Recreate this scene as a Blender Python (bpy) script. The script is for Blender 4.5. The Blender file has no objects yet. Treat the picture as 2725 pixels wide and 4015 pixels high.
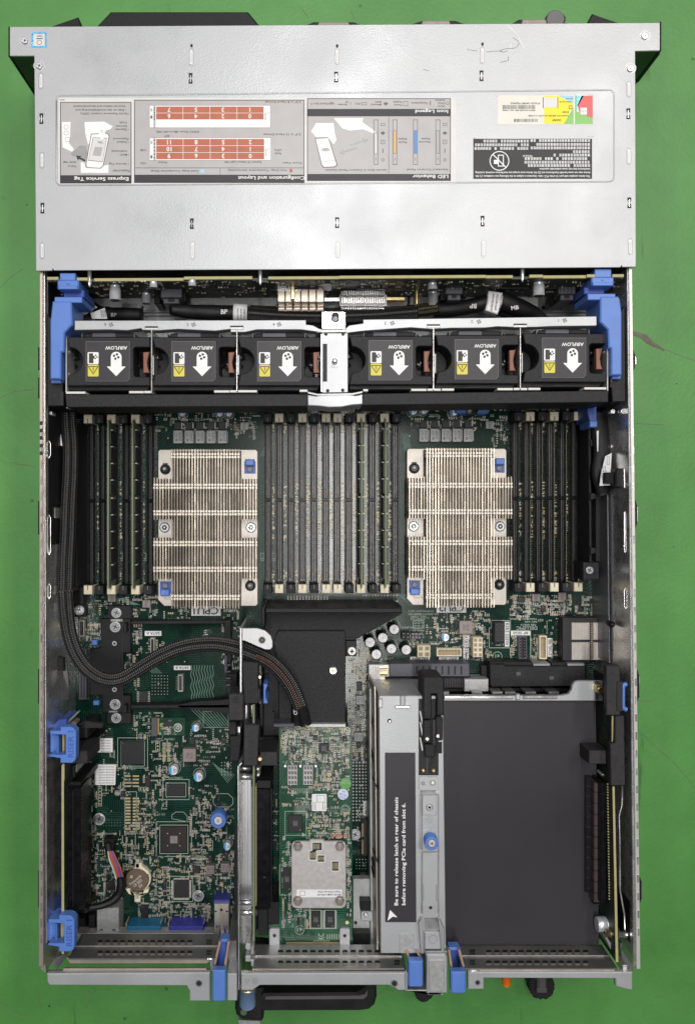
import bpy, math, random
from mathutils import Vector, Matrix
# ---------------------------------------------------------------- camera, light, exposure
SC = bpy.context.scene
COL = SC.collection
F, ZC, VX, VY = 3050.0, 652.0, 1213.0, 2007.0       # focal length (photo px), camera height (mm), optical axis in the photo
cam_d = bpy.data.cameras.new('camera'); cam = bpy.data.objects.new('camera', cam_d); COL.objects.link(cam)
cam.location = (0, 0, ZC/1000); cam.rotation_euler = (0, 0, 0)
cam_d.sensor_fit = 'VERTICAL'; cam_d.sensor_height = 24.0; cam_d.lens = 24.0*F/4015.0
cam_d.shift_x = (1362.5-VX)/4015.0; cam_d.shift_y = (VY-2007.5)/4015.0
cam_d.clip_start = 0.02; cam_d.clip_end = 50
SC.camera = cam
wd = bpy.data.worlds.new('World'); SC.world = wd; wd.use_nodes = True
bg = wd.node_tree.nodes['Background']; bg.inputs[0].default_value = (0.80, 0.86, 1.0, 1); bg.inputs[1].default_value = 0.085
def area(name, loc, sx, sy, power, col=(1, .96, .9), rot=(0, 0, 0)):
    l = bpy.data.lights.new(name, 'AREA'); l.shape = 'RECTANGLE'; l.size = sx; l.size_y = sy; l.energy = power; l.color = col
    o = bpy.data.objects.new(name, l); o.location = loc; o.rotation_euler = rot; COL.objects.link(o); return o
area('ceiling_tube_light', (0.085, 0.48, 1.9), 0.085, 2.2, 33, (1, .98, .95))
area('side_fill_light', (1.05, 1.1, 2.0), 0.25, 1.6, 22, (1, .95, .88), (0, math.radians(24), 0))  # added fill lamp on the right, softens the ceiling light
area('side_fill_light', (-1.25, 1.1, 2.0), 0.25, 1.6, 12, (1, .97, .92), (0, math.radians(-30), 0))  # added fill lamp on the left, weaker, for softness
SC.view_settings.view_transform = 'Standard'
try: SC.view_settings.look = 'None'
except Exception: pass
SC.view_settings.gamma = 1; SC.view_settings.exposure = 0
SC.render.resolution_x = 694; SC.render.resolution_y = 1024
# ---------------------------------------------------------------- materials
MATS = {}
def mk(name, col, rough=.5, metal=0., var=.12, vs=120., bump=0., bs=1500., aniso=None, spec=.5, col2=None, rv=.0):
    m = bpy.data.materials.new(name); m.use_nodes = True; nt = m.node_tree; N = nt.nodes; L = nt.links
    p = N['Principled BSDF']; p.inputs['Roughness'].default_value = rough; p.inputs['Metallic'].default_value = metal
    p.inputs['Specular IOR Level'].default_value = spec
    tc = N.new('ShaderNodeTexCoord'); mp = N.new('ShaderNodeMapping'); L.new(tc.outputs['Object'], mp.inputs[0])
    if aniso == 'y': mp.inputs['Scale'].default_value = (1, .04, 1)
    if aniso == 'x': mp.inputs['Scale'].default_value = (.04, 1, 1)
    n = N.new('ShaderNodeTexNoise'); n.inputs['Scale'].default_value = vs; n.inputs['Detail'].default_value = 5; L.new(mp.outputs[0], n.inputs[0])
    r = N.new('ShaderNodeValToRGB'); r.color_ramp.elements[0].position = .3; r.color_ramp.elements[1].position = .7
    c2 = col2 or tuple(min(1, c*(1+var)) for c in col); c1 = col if col2 else tuple(c*(1-var) for c in col)
    r.color_ramp.elements[0].color = (*c1, 1); r.color_ramp.elements[1].color = (*c2, 1)
    L.new(n.outputs[0], r.inputs[0]); L.new(r.outputs[0], p.inputs['Base Color'])
    if rv:
        mr = N.new('ShaderNodeMapRange'); mr.inputs[1].default_value = .3; mr.inputs[2].default_value = .7
        mr.inputs[3].default_value = max(.02, rough-rv); mr.inputs[4].default_value = min(1, rough+rv)
        L.new(n.outputs[0], mr.inputs[0]); L.new(mr.outputs[0], p.inputs['Roughness'])
    if bump:
        n2 = N.new('ShaderNodeTexNoise'); n2.inputs['Scale'].default_value = bs; n2.inputs['Detail'].default_value = 3; L.new(mp.outputs[0], n2.inputs[0])
        b = N.new('ShaderNodeBump'); b.inputs['Strength'].default_value = bump; b.inputs['Distance'].default_value = .0003
        L.new(n2.outputs[0], b.inputs['Height']); L.new(b.outputs[0], p.inputs['Normal'])
    MATS[name] = m; return m
mk('galv', (.44, .445, .45), .45, .6, .08, 400, .25, 1200, rv=.05)
mk('galv_dark', (.30, .30, .31), .45, .8, .25, 60, .15, 900, rv=.1)
mk('cover_metal', (.40, .41, .425), .43, .4, .045, 22, .35, 900, rv=.08)
mk('rail_metal', (.50, .44, .39), .4, .8, .2, 50, .1, 900, 'y')
mk('bright_metal', (.80, .79, .78), .28, .9, .1, 80, .1, 900, rv=.08)
mk('brushed', (.56, .56, .57), .38, .85, .10, 300, .05, 900, 'y')
mk('nickel', (.37, .325, .27), .32, .9, .16, 30, rv=.05)
mk('riser_block', (.026, .0245, .027), .58, 0, .2, 300, .6, 1000, spec=.3)
mk('rail_white', (.60, .58, .56), .42, .5, .1, 60, .1, 900, 'y')
mk('nickel_gap_shade', (.065, .052, .04), .5, .5, .2, 90)  # shade between the fins put into a dark gap colour
mk('spreader', (.46, .44, .44), .42, .4, .08, 300, .2, 900, rv=.06)
mk('nickel_bolt', (.34, .30, .28), .35, .7)
mk('slot_metal', (.21, .21, .21), .36, .7, .2, 40, .1)
mk('slot_edge', (.42, .40, .39), .35, .8)
mk('label_sheet', (.022, .020, .026), .5, 0, .12, 60)
mk('blue_grey', (.16, .24, .42), .4, .1)
mk('wall_steel', (.16, .165, .18), .35, .6, .3, 14, .2, 900)
mk('nickel_plate', (.50, .46, .42), .45, .45, .07, 200, .2, 700)
mk('screw_metal', (.62, .63, .66), .3, .95, .1, 300)
mk('brass', (.75, .58, .30), .3, .9, .1, 300)
mk('gold_pad', (.46, .40, .24), .5, .4, .15, 500)
mk('copper_strip', (.50, .30, .17), .45, .6, .2, 100)
mk('black_plastic', (.0075, .0073, .0085), .5, 0, .25, 60, .6, 1600, rv=.08, spec=.3)
mk('black_textured', (.0135, .0128, .015), .58, 0, .35, 500, 1.0, 1000, spec=.32)
mk('black_deep', (.006, .006, .007), .6, 0, .2, 60)
mk('black_sheet', (.024, .0215, .026), .46, 0, .16, 7, .3, 2500, rv=.09, spec=.4)
mk('black_gloss', (.012, .012, .014), .25, 0, .2, 60)
mk('grey_plastic', (.06, .06, .075), .45, 0, .15, 80, .3, 1500)
mk('wall_shade_liner', (.010, .0105, .012), .45, .1, .5, 14, .2, 900, rv=.1)  # dark shading put into the inner wall colour; also the black right cover
mk('blue_plastic', (.085, .185, .53), .42, 0, .08, 60, .1, 900)
mk('blue_dark', (.045, .09, .35), .4, 0, .1, 60)
mk('blue_vga', (.03, .035, .28), .35, 0, .1, 60)
mk('teal_vga', (.01, .12, .24), .35, 0, .1, 60)
mk('terracotta', (.42, .115, .06), .5, 0, .08, 90)
mk('orange', (.8, .16, .01), .4, 0, .05, 60)
mk('cream', (.66, .60, .45), .5, 0, .07, 120)
mk('white_print', (.78, .78, .78), .55, 0, .03, 100)
mk('label_grey', (.40, .385, .385), .42, 0, .04, 100)
mk('label_light', (.62, .61, .60), .42, 0, .04, 100)
mk('label_dark', (.016, .014, .019), .5, 0, .15, 100)
mk('line_grey', (.10, .095, .10), .5, 0, .1, 100)
mk('paper_white', (.70, .70, .72), .5, 0, .05, 200)
mk('ink', (.03, .03, .03), .6, 0, .1, 100)
mk('led_blue', (.04, .27, .72), .5, 0, .04, 100)
mk('led_amber', (.72, .42, .12), .5, 0, .04, 100)
mk('warn_yellow', (.62, .54, .05), .5, 0, .04, 100)
mk('holo_yellow', (.80, .66, .01), .4, 0, .04, 100)
mk('holo_green', (.20, .46, .11), .4, 0, .04, 100)
mk('holo_red', (.62, .09, .09), .4, 0, .04, 100)
mk('holo_blue', (.30, .55, .75), .4, 0, .08, 100)
mk('holo_cream', (.66, .64, .58), .4, 0, .04, 100)
mk('holo_foil', (.02, .18, .50), .3, .3, .3, 700, col2=(.25, .65, .80))
mk('smd_silver', (.40, .39, .36), .5, .3, .15, 500)
mk('smd_tan', (.42, .32, .21), .5, 0, .2, 500)
mk('smd_black', (.018, .018, .02), .45, 0, .2, 500)
mk('smd_grey', (.17, .17, .18), .45, 0, .2, 500)
mk('silk', (.30, .35, .30), .6, 0, .06, 500)
mk('chip_black', (.010, .009, .011), .5, 0, .15, 200, .2, 1500)
mk('inductor_grey', (.27, .275, .28), .45, .25, .07, 300, .2, 900)
mk('inductor_tan', (.24, .20, .19), .5, .3, .1, 300, .2, 900)
mk('ink_grey', (.12, .12, .12), .6)
mk('cap_silver', (.72, .74, .78), .35, .55, .12, 300)
mk('cap_blue', (.03, .30, .72), .45, 0, .1, 300)
mk('board_edge', (.36, .325, .15), .6, 0, .08, 200)
mk('board_edge_green', (.15, .19, .10), .6, 0, .08, 200)
mk('slot_plastic', (.006, .0058, .0075), .26, 0, .3, 200, .15, 1400, rv=.04, spec=.16)
mk('slot_brown', (.014, .010, .009), .45, 0, .2, 200)
mk('contact_metal', (.16, .155, .15), .3, .9)
mk('wire_red', (.36, .06, .035), .5); mk('wire_white', (.38, .45, .42), .5); mk('wire_blue', (.03, .08, .32), .5); mk('wire_yellow', (.55, .36, .02), .5)
mk('battery_steel', (.20, .155, .11), .4, .7, .08, 200, .1)
mk('etched', (.55, .50, .44), .5, .3)
mk('sticker_green', (.05, .26, .04), .4, 0, .1, 600, col2=(.12, .34, .10))
mk('sticker_white', (.58, .58, .68), .4)
mk('velvet_black', (.008, .008, .009), .9, 0, .3, 300, 1., 900)
mk('handle_grey', (.09, .085, .09), .4, .2, .1, 60)
mk('ear_reflection_green', (.030, .045, .035), .30, .6, .2, 60)  # table's green reflection put into the dark plate colour
def pcb(name, base, trace, rough=.38):
    m = bpy.data.materials.new(name); m.use_nodes = True; nt = m.node_tree; N = nt.nodes; L = nt.links
    p = N['Principled BSDF']; p.inputs['Roughness'].default_value = rough; p.inputs['Specular IOR Level'].default_value = .45
    tc = N.new('ShaderNodeTexCoord')
    def mask(scale_xyz, rot, wscale, lo, nscale, nlo, off):
        mp = N.new('ShaderNodeMapping'); mp.inputs['Rotation'].default_value = (0, 0, rot); L.new(tc.outputs['Object'], mp.inputs[0])
        w = N.new('ShaderNodeTexWave'); w.inputs['Scale'].default_value = wscale; w.inputs['Distortion'].default_value = 0.0
        L.new(mp.outputs[0], w.inputs[0])
        mp2 = N.new('ShaderNodeMapping'); mp2.inputs['Location'].default_value = (off, off, 0); L.new(tc.outputs['Object'], mp2.inputs[0])
        v = N.new('ShaderNodeTexVoronoi'); v.inputs['Scale'].default_value = nscale; v.distance = 'CHEBYCHEV'; L.new(mp2.outputs[0], v.inputs[0])
        a = N.new('ShaderNodeMath'); a.operation = 'GREATER_THAN'; a.inputs[1].default_value = lo; L.new(w.outputs['Fac'], a.inputs[0])
        s = N.new('ShaderNodeSeparateColor'); L.new(v.outputs['Color'], s.inputs[0])
        b = N.new('ShaderNodeMath'); b.operation = 'GREATER_THAN'; b.inputs[1].default_value = nlo; L.new(s.outputs[0], b.inputs[0])
        c = N.new('ShaderNodeMath'); c.operation = 'MULTIPLY'; L.new(a.outputs[0], c.inputs[0]); L.new(b.outputs[0], c.inputs[1])
        return c
    a = mask(1, 0, 190, .72, 70, .62, 0); b = mask(1, math.pi/2, 190, .72, 80, .62, .37); c = mask(1, math.pi/4, 150, .75, 60, .68, .71)
    s1 = N.new('ShaderNodeMath'); s1.operation = 'MAXIMUM'; L.new(a.outputs[0], s1.inputs[0]); L.new(b.outputs[0], s1.inputs[1])
    s2 = N.new('ShaderNodeMath'); s2.operation = 'MAXIMUM'; L.new(s1.outputs[0], s2.inputs[0]); L.new(c.outputs[0], s2.inputs[1])
    n = N.new('ShaderNodeTexNoise'); n.inputs['Scale'].default_value = 45; n.inputs['Detail'].default_value = 4; L.new(tc.outputs['Object'], n.inputs[0])
    mx0 = N.new('ShaderNodeMixRGB'); mx0.inputs[1].default_value = (*[c*.75 for c in base], 1); mx0.inputs[2].default_value = (*[c*1.25 for c in base], 1); L.new(n.outputs[0], mx0.inputs[0])
    mx = N.new('ShaderNodeMixRGB'); mx.inputs[2].default_value = (*trace, 1); L.new(s2.outputs[0], mx.inputs[0]); L.new(mx0.outputs[0], mx.inputs[1])
    L.new(mx.outputs[0], p.inputs['Base Color'])
    bm = N.new('ShaderNodeBump'); bm.inputs['Strength'].default_value = .3; bm.inputs['Distance'].default_value = .0002
    L.new(s2.outputs[0], bm.inputs['Height']); L.new(bm.outputs[0], p.inputs['Normal'])
    MATS[name] = m
pcb('pcb', (.0022, .019, .0125), (.009, .040, .026), .19)
pcb('pcb_card', (.004, .045, .022), (.025, .10, .055), .24)
pcb('pcb_dark', (.010, .018, .013), (.045, .055, .04), .5)
def braid(name, base, hi):
    m = bpy.data.materials.new(name); m.use_nodes = True; nt = m.node_tree; N = nt.nodes; L = nt.links
    p = N['Principled BSDF']; p.inputs['Roughness'].default_value = .35
    uv = N.new('ShaderNodeUVMap'); uv.uv_map = 'UVMap'; sp = N.new('ShaderNodeSeparateXYZ'); L.new(uv.outputs[0], sp.inputs[0])
    def lin(a, b):
        q = N.new('ShaderNodeMath'); q.operation = 'MULTIPLY'; q.inputs[1].default_value = a; L.new(sp.outputs[0], q.inputs[0])
        r = N.new('ShaderNodeMath'); r.operation = 'MULTIPLY_ADD'; r.inputs[1].default_value = b; L.new(sp.outputs[1], r.inputs[0]); L.new(q.outputs[0], r.inputs[2])
        s = N.new('ShaderNodeMath'); s.operation = 'SINE'; L.new(r.outputs[0], s.inputs[0]); return s
    a = lin(2*math.pi/3.4, 2*math.pi*4); b = lin(2*math.pi/3.4, -2*math.pi*4)
    mu = N.new('ShaderNodeMath'); mu.operation = 'MULTIPLY'; L.new(a.outputs[0], mu.inputs[0]); L.new(b.outputs[0], mu.inputs[1])
    rr = N.new('ShaderNodeValToRGB'); rr.color_ramp.elements[0].position = .35; rr.color_ramp.elements[1].position = .95
    rr.color_ramp.elements[0].color = (*base, 1); rr.color_ramp.elements[1].color = (*hi, 1)
    L.new(mu.outputs[0], rr.inputs[0]); L.new(rr.outputs[0], p.inputs['Base Color'])
    bm = N.new('ShaderNodeBump'); bm.inputs['Strength'].default_value = .8; bm.inputs['Distance'].default_value = .0005
    L.new(mu.outputs[0], bm.inputs['Height']); L.new(bm.outputs[0], p.inputs['Normal'])
    MATS[name] = m
braid('braid', (.012, .012, .013), (.105, .10, .098)); braid('braid_red', (.025, .010, .008), (.20, .085, .05)); braid('braid_gold', (.02, .018, .012), (.16, .13, .06))
def table_mat():
    m = bpy.data.materials.new('green_paint'); m.use_nodes = True; nt = m.node_tree; N = nt.nodes; L = nt.links
    p = N['Principled BSDF']; p.inputs['Roughness'].default_value = .5
    tc = N.new('ShaderNodeTexCoord')
    n = N.new('ShaderNodeTexNoise'); n.inputs['Scale'].default_value = 9; n.inputs['Detail'].default_value = 8; n.inputs['Roughness'].default_value = .65; L.new(tc.outputs['Object'], n.inputs[0])
    r = N.new('ShaderNodeValToRGB'); r.color_ramp.elements[0].position = .3; r.color_ramp.elements[1].position = .72
    r.color_ramp.elements[0].color = (.052, .190, .036, 1); r.color_ramp.elements[1].color = (.084, .270, .062, 1); L.new(n.outputs[0], r.inputs[0])
    v = N.new('ShaderNodeTexVoronoi'); v.inputs['Scale'].default_value = 26; L.new(tc.outputs['Object'], v.inputs[0])
    q = N.new('ShaderNodeValToRGB'); q.color_ramp.elements[0].position = .02; q.color_ramp.elements[1].position = .05
    q.color_ramp.elements[0].color = (.25, .25, .2, 1); q.color_ramp.elements[1].color = (1, 1, 1, 1); L.new(v.outputs['Distance'], q.inputs[0])
    mx = N.new('ShaderNodeMixRGB'); mx.blend_type = 'MULTIPLY'; mx.inputs[0].default_value = .7; L.new(r.outputs[0], mx.inputs[1]); L.new(q.outputs[0], mx.inputs[2])
    mp = N.new('ShaderNodeMapping'); mp.inputs['Rotation'].default_value = (0, 0, .5); mp.inputs['Scale'].default_value = (1, .12, 1); L.new(tc.outputs['Object'], mp.inputs[0])
    n3 = N.new('ShaderNodeTexNoise'); n3.inputs['Scale'].default_value = 60; n3.inputs['Detail'].default_value = 6; L.new(mp.outputs[0], n3.inputs[0])
    q3 = N.new('ShaderNodeValToRGB'); q3.color_ramp.elements[0].position = .27; q3.color_ramp.elements[1].position = .33
    q3.color_ramp.elements[0].color = (.45, .47, .4, 1); q3.color_ramp.elements[1].color = (1, 1, 1, 1); L.new(n3.outputs[0], q3.inputs[0])
    mx2 = N.new('ShaderNodeMixRGB'); mx2.blend_type = 'MULTIPLY'; mx2.inputs[0].default_value = 1; L.new(mx.outputs[0], mx2.inputs[1]); L.new(q3.outputs[0], mx2.inputs[2])
    L.new(mx2.outputs[0], p.inputs['Base Color'])
    n2 = N.new('ShaderNodeTexNoise'); n2.inputs['Scale'].default_value = 300; n2.inputs['Detail'].default_value = 4; L.new(tc.outputs['Object'], n2.inputs[0])
    b = N.new('ShaderNodeBump'); b.inputs['Strength'].default_value = .25; b.inputs['Distance'].default_value = .001; L.new(n2.outputs[0], b.inputs['Height']); L.new(b.outputs[0], p.inputs['Normal'])
    MATS['green_paint'] = m
table_mat()
mk('band_metal', (.80, .745, .67), .42, .6, .05, 60)
mk('tab_brown', (.20, .075, .045), .5, 0, .1, 90)
mk('cap_top', (.55, .55, .55), .5, .3, .2, 400)
mk('slot_metal_lit', (.42, .42, .42), .33, .8, .2, 40, .1)  # brighter copy of slot_metal, the middle cover's sheen put into the colour
mk('vent_tan', (.40, .34, .27), .5, .3)
mk('grey_slot', (.055, .034, .038), .5)
mk('hole_green', (.05, .14, .04), .6)
mk('dimple_shade', (.22, .22, .23), .5, .3)
mk('strip_tan', (.40, .27, .20), .45, .4)
mk('silk_trace', (.12, .24, .19), .5, 0, .06, 500)
mk('cocoa', (.012, .008, .006), .5)
mk('line_tan', (.33, .25, .16), .6)
mk('orange_gold', (.75, .42, .12), .4, .3)
mk('bare_concrete', (.12, .12, .085), .8, 0, .3, 150, .5, 600)
# ---------------------------------------------------------------- mesh helpers (mm inside, metres out)
def W(x, y, z):
    s = (ZC-z)/F; return ((x-VX)*s, -(y-VY)*s)
def PM(z): return F/(ZC-z)          # photo px per mm at height z
def offset_poly(P, d):
    n = len(P); A = sum(P[i][0]*P[(i+1) % n][1]-P[(i+1) % n][0]*P[i][1] for i in range(n)); sg = 1 if A > 0 else -1
    out = []
    for i in range(n):
        a, b, c = P[i-1], P[i], P[(i+1) % n]
        e1 = (b[0]-a[0], b[1]-a[1]); e2 = (c[0]-b[0], c[1]-b[1])
        l1 = math.hypot(*e1) or 1; l2 = math.hypot(*e2) or 1
        n1 = (-e1[1]/l1*sg, e1[0]/l1*sg); n2 = (-e2[1]/l2*sg, e2[0]/l2*sg)
        k = 1+n1[0]*n2[0]+n1[1]*n2[1]; k = max(k, .35)
        out.append((b[0]+(n1[0]+n2[0])/k*d, b[1]+(n1[1]+n2[1])/k*d))
    return out
TXT = {}
def text_data(s, font=None):
    if s in TXT: return TXT[s]
    c = bpy.data.curves.new('t', 'FONT'); c.body = s; c.size = 1; c.resolution_u = 2; c.offset = .018
    o = bpy.data.objects.new('t', c); me = bpy.data.meshes.new_from_object(o)
    V = [(v.co.x, v.co.y) for v in me.vertices]; Fc = [tuple(p.vertices) for p in me.polygons]
    bpy.data.objects.remove(o); bpy.data.curves.remove(c); bpy.data.meshes.remove(me)
    if not V: V = [(0, 0), (1, 0), (1, 1)]; Fc = []
    x0 = min(v[0] for v in V); x1 = max(v[0] for v in V)
    TXT[s] = (V, Fc, x0, x1); return TXT[s]
class MB:
    def __init__(s, origin=(0, 0, 0)): s.v = []; s.f = []; s.m = []; s.uv = {}; s.names = []; s.sm = set()
    def mi(s, n):
        if n not in s.names: s.names.append(n)
        return s.names.index(n)
    def face(s, idx, mat, smooth=False):
        s.f.append(tuple(idx)); s.m.append(s.mi(mat))
        if smooth: s.sm.add(len(s.f)-1)
    def prism(s, P, z1, z0, mat, ch=0., bottom=False, top=True):   # world mm polygon
        A = sum(P[i][0]*P[(i+1) % len(P)][1]-P[(i+1) % len(P)][0]*P[i][1] for i in range(len(P)))
        if A < 0: P = P[::-1]
        n = len(P); b = len(s.v)
        rings = [(P, z0), (P, z1-ch)] if ch else [(P, z0), (P, z1)]
        if ch: rings.append((offset_poly(P, ch), z1))
        for Q, z in rings:
            for p in Q: s.v.append((p[0], p[1], z))
        for r in range(len(rings)-1):
            for i in range(n):
                j = (i+1) % n; s.face((b+r*n+i, b+r*n+j, b+(r+1)*n+j, b+(r+1)*n+i), mat)
        k = b+(len(rings)-1)*n
        if top: s.face(range(k, k+n), mat)
        if bottom: s.face(range(b+n-1, b-1, -1), mat)
    def poly(s, pts, zt, zb, mat, ch=0.):                           # photo px polygon measured at zt
        s.prism([W(x, y, zt) for x, y in pts], zt, zb, mat, ch)
    def r(s, x0, y0, x1, y1, zt, zb, mat, ch=0.):
        s.poly([(x0, y0), (x1, y0), (x1, y1), (x0, y1)], zt, zb, mat, ch)
    def rr(s, x0, y0, x1, y1, zt, zb, mat, rad=10, ch=0., cut=None):
        P = []
        for (cx, cy, a0) in ((x1-rad, y0+rad, -90), (x1-rad, y1-rad, 0), (x0+rad, y1-rad, 90), (x0+rad, y0+rad, 180)):
            for k in range(5):
                a = math.radians(a0+k*22.5); P.append((cx+rad*math.cos(a), cy+rad*math.sin(a)))
        s.poly(P, zt, zb, mat, ch)
    def box(s, x0, y0, z0, x1, y1, z1, mat, ch=0.):                 # world / local mm
        s.prism([(x0, y0), (x1, y0), (x1, y1), (x0, y1)], z1, z0, mat, ch, bottom=True)
    def sheet(s, pts, z, mat):
        b = len(s.v); Q = [W(x, y, z) for x, y in pts]
        A = sum(Q[i][0]*Q[(i+1) % len(Q)][1]-Q[(i+1) % len(Q)][0]*Q[i][1] for i in range(len(Q)))
        if A < 0: Q = Q[::-1]
        for q in Q: s.v.append((q[0], q[1], z))
        s.face(range(b, b+len(Q)), mat)
    def sr(s, x0, y0, x1, y1, z, mat): s.sheet([(x0, y0), (x1, y0), (x1, y1), (x0, y1)], z, mat)
    def frame(s, x0, y0, x1, y1, t, z, mat):
        s.sr(x0, y0, x1, y0+t, z, mat); s.sr(x0, y1-t, x1, y1, z, mat); s.sr(x0, y0+t, x0+t, y1-t, z, mat); s.sr(x1-t, y0+t, x1, y1-t, z, mat)
    def line(s, x0, y0, x1, y1, t, z, mat):
        dx, dy = x1-x0, y1-y0; l = math.hypot(dx, dy) or 1; nx, ny = -dy/l*t/2, dx/l*t/2
        s.sheet([(x0+nx, y0+ny), (x1+nx, y1+ny), (x1-nx, y1-ny), (x0-nx, y0-ny)], z, mat)
    def pl(s, pts, t, z, mat):
        for a, b in zip(pts, pts[1:]): s.line(*a, *b, t, z, mat)
    def cyl(s, px, py, rad, zt, zb, mat, seg=20, ch=0., r2=None, topmat=None):   # rad in px at zt
        cx, cy = W(px, py, zt); r = rad/PM(zt); s.cylw(cx, cy, r, zt, zb, mat, seg, ch, topmat)
    def cylw(s, cx, cy, r, zt, zb, mat, seg=20, ch=0., topmat=None):
        b = len(s.v); rings = [(r, zb), (r, zt-ch)]+([(r-ch, zt)] if ch else [])
        for rad, z in rings:
            for k in range(seg):
                a = 2*math.pi*k/seg; s.v.append((cx+rad*math.cos(a), cy+rad*math.sin(a), z))
        for q in range(len(rings)-1):
            for k in range(seg):
                j = (k+1) % seg; s.face((b+q*seg+k, b+q*seg+j, b+(q+1)*seg+j, b+(q+1)*seg+k), mat, True)
        k = b+(len(rings)-1)*seg; s.face(range(k, k+seg), topmat or mat)
    def disc(s, px, py, rad, z, mat, seg=20, a0=0, a1=360):
        pts = [(px+rad*math.cos(math.radians(a0+(a1-a0)*k/seg)), py+rad*math.sin(math.radians(a0+(a1-a0)*k/seg))) for k in range(seg+(0 if a1-a0 >= 360 else 1))]
        s.sheet(pts, z, mat)
    def ring(s, px, py, r0, r1, z, mat, seg=24):
        for k in range(seg):
            a, b = 2*math.pi*k/seg, 2*math.pi*(k+1)/seg
            s.sheet([(px+r0*math.cos(a), py+r0*math.sin(a)), (px+r1*math.cos(a), py+r1*math.sin(a)), (px+r1*math.cos(b), py+r1*math.sin(b)), (px+r0*math.cos(b), py+r0*math.sin(b))], z, mat)
    def tube(s, pts, r, mat, seg=10, cap=True, sub=1, flat=1.0):    # pts world mm (x,y,z); r number or list
        pts = [Vector(p) for p in pts]
        if not isinstance(r, (list, tuple)): r = [r]*len(pts)
        if sub > 1:                                                 # Catmull-Rom
            Q = []; R = []
            for i in range(len(pts)-1):
                p0 = pts[max(i-1, 0)]; p1 = pts[i]; p2 = pts[i+1]; p3 = pts[min(i+2, len(pts)-1)]
                for k in range(sub):
                    t = k/sub; Q.append(.5*((2*p1)+(p2-p0)*t+(2*p0-5*p1+4*p2-p3)*t*t+(3*p1-p0-3*p2+p3)*t**3)); R.append(r[i]*(1-t)+r[i+1]*t)
            Q.append(pts[-1]); R.append(r[-1]); pts, r = Q, R
        b = len(s.v); n = len(pts); L = 0; Ls = []
        for i, p in enumerate(pts):
            if i: L += (p-pts[i-1]).length
            Ls.append(L)
            t = (pts[min(i+1, n-1)]-pts[max(i-1, 0)]).normalized()
            up = Vector((0, 0, 1)) if abs(t.z) < .9 else Vector((1, 0, 0))
            u = t.cross(up).normalized(); w = u.cross(t).normalized()
            for k in range(seg):
                a = 2*math.pi*k/seg; q = p+u*(r[i]*math.cos(a))+w*(r[i]*flat*math.sin(a)); s.v.append(tuple(q))
        for i in range(n-1):
            for k in range(seg):
                j = (k+1) % seg; s.face((b+i*seg+k, b+(i+1)*seg+k, b+(i+1)*seg+j, b+i*seg+j), mat, True)
                s.uv[len(s.f)-1] = [(Ls[i], k/seg), (Ls[i+1], k/seg), (Ls[i+1], (k+1)/seg), (Ls[i], (k+1)/seg)]
        if cap: s.face(range(b+seg-1, b-1, -1), mat); s.face(range(b+(n-1)*seg, b+n*seg), mat)
    def text(s, st, cx, cy, h, z, mat, rot=180, width=None, align='c', maxw=None):   # cap height h px; centred on (cx,cy) photo px
        V, Fc, x0, x1 = text_data(st); capH = .69
        sc = h/capH; sx = sc
        if width: sx = width/(x1-x0)
        if maxw and (x1-x0)*sx > maxw: sx = maxw/(x1-x0)
        a = math.radians(rot); ca, sa = math.cos(a), math.sin(a); b = len(s.v)
        ox = (x0+x1)/2 if align == 'c' else x0
        for vx, vy in V:
            X = (vx-ox)*sx; Y = (vy-capH/2)*sc
            X, Y = X*ca-Y*sa, X*sa+Y*ca
            wx, wy = W(cx+X, cy-Y, z); s.v.append((wx, wy, z))
        for f in Fc: s.face([b+i for i in f], mat)
    def build(s, name, parent=None, root=None, label=None, kind=None, loc=None):
        me = bpy.data.meshes.new(name)
        o0 = Vector((0, 0, 0))
        if root is not None: o0 = ORG[root.name]
        me.from_pydata([((x-o0[0])/1000, (y-o0[1])/1000, (z-o0[2])/1000) for x, y, z in s.v], [], s.f)
        for n in s.names: me.materials.append(MATS[n])
        for i, p in enumerate(me.polygons):
            p.material_index = s.m[i]; p.use_smooth = i in s.sm
        if s.uv:
            ul = me.uv_layers.new(name='UVMap')
            for fi, uvs in s.uv.items():
                st = me.polygons[fi].loop_start
                for k, q in enumerate(uvs): ul.data[st+k].uv = q
        o = bpy.data.objects.new(name, me); COL.objects.link(o)
        if parent is not None: o.parent = parent
        if label: o['label'] = label
        if kind: o['kind'] = kind
        return o
ORG = {}
def thing(name, label, cat, px, py, z, group=None, rot=0.):
    o = bpy.data.objects.new(name, None); COL.objects.link(o); o.empty_display_size = .01
    x, y = W(px, py, z); o.location = (x/1000, y/1000, z/1000); ORG[o.name] = (x, y, z)
    o['label'] = label; o['category'] = cat
    if group: o['group'] = group
    return o
def local_thing(name, label, cat, group=None):
    o = bpy.data.objects.new(name, None); COL.objects.link(o); o.empty_display_size = .01
    o['label'] = label; o['category'] = cat; ORG[o.name] = (0, 0, 0)
    if group: o['group'] = group
    return o
def kids(o): return [c for c in bpy.data.objects if c.parent is o]
KIDS = {}
def copy_tree(o, parent=None):
    c = o.copy(); COL.objects.link(c); c.parent = parent
    if o.name not in KIDS: KIDS[o.name] = kids(o)
    for ch in KIDS[o.name]: copy_tree(ch, c)
    return c
RND = random.Random(7)
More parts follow.
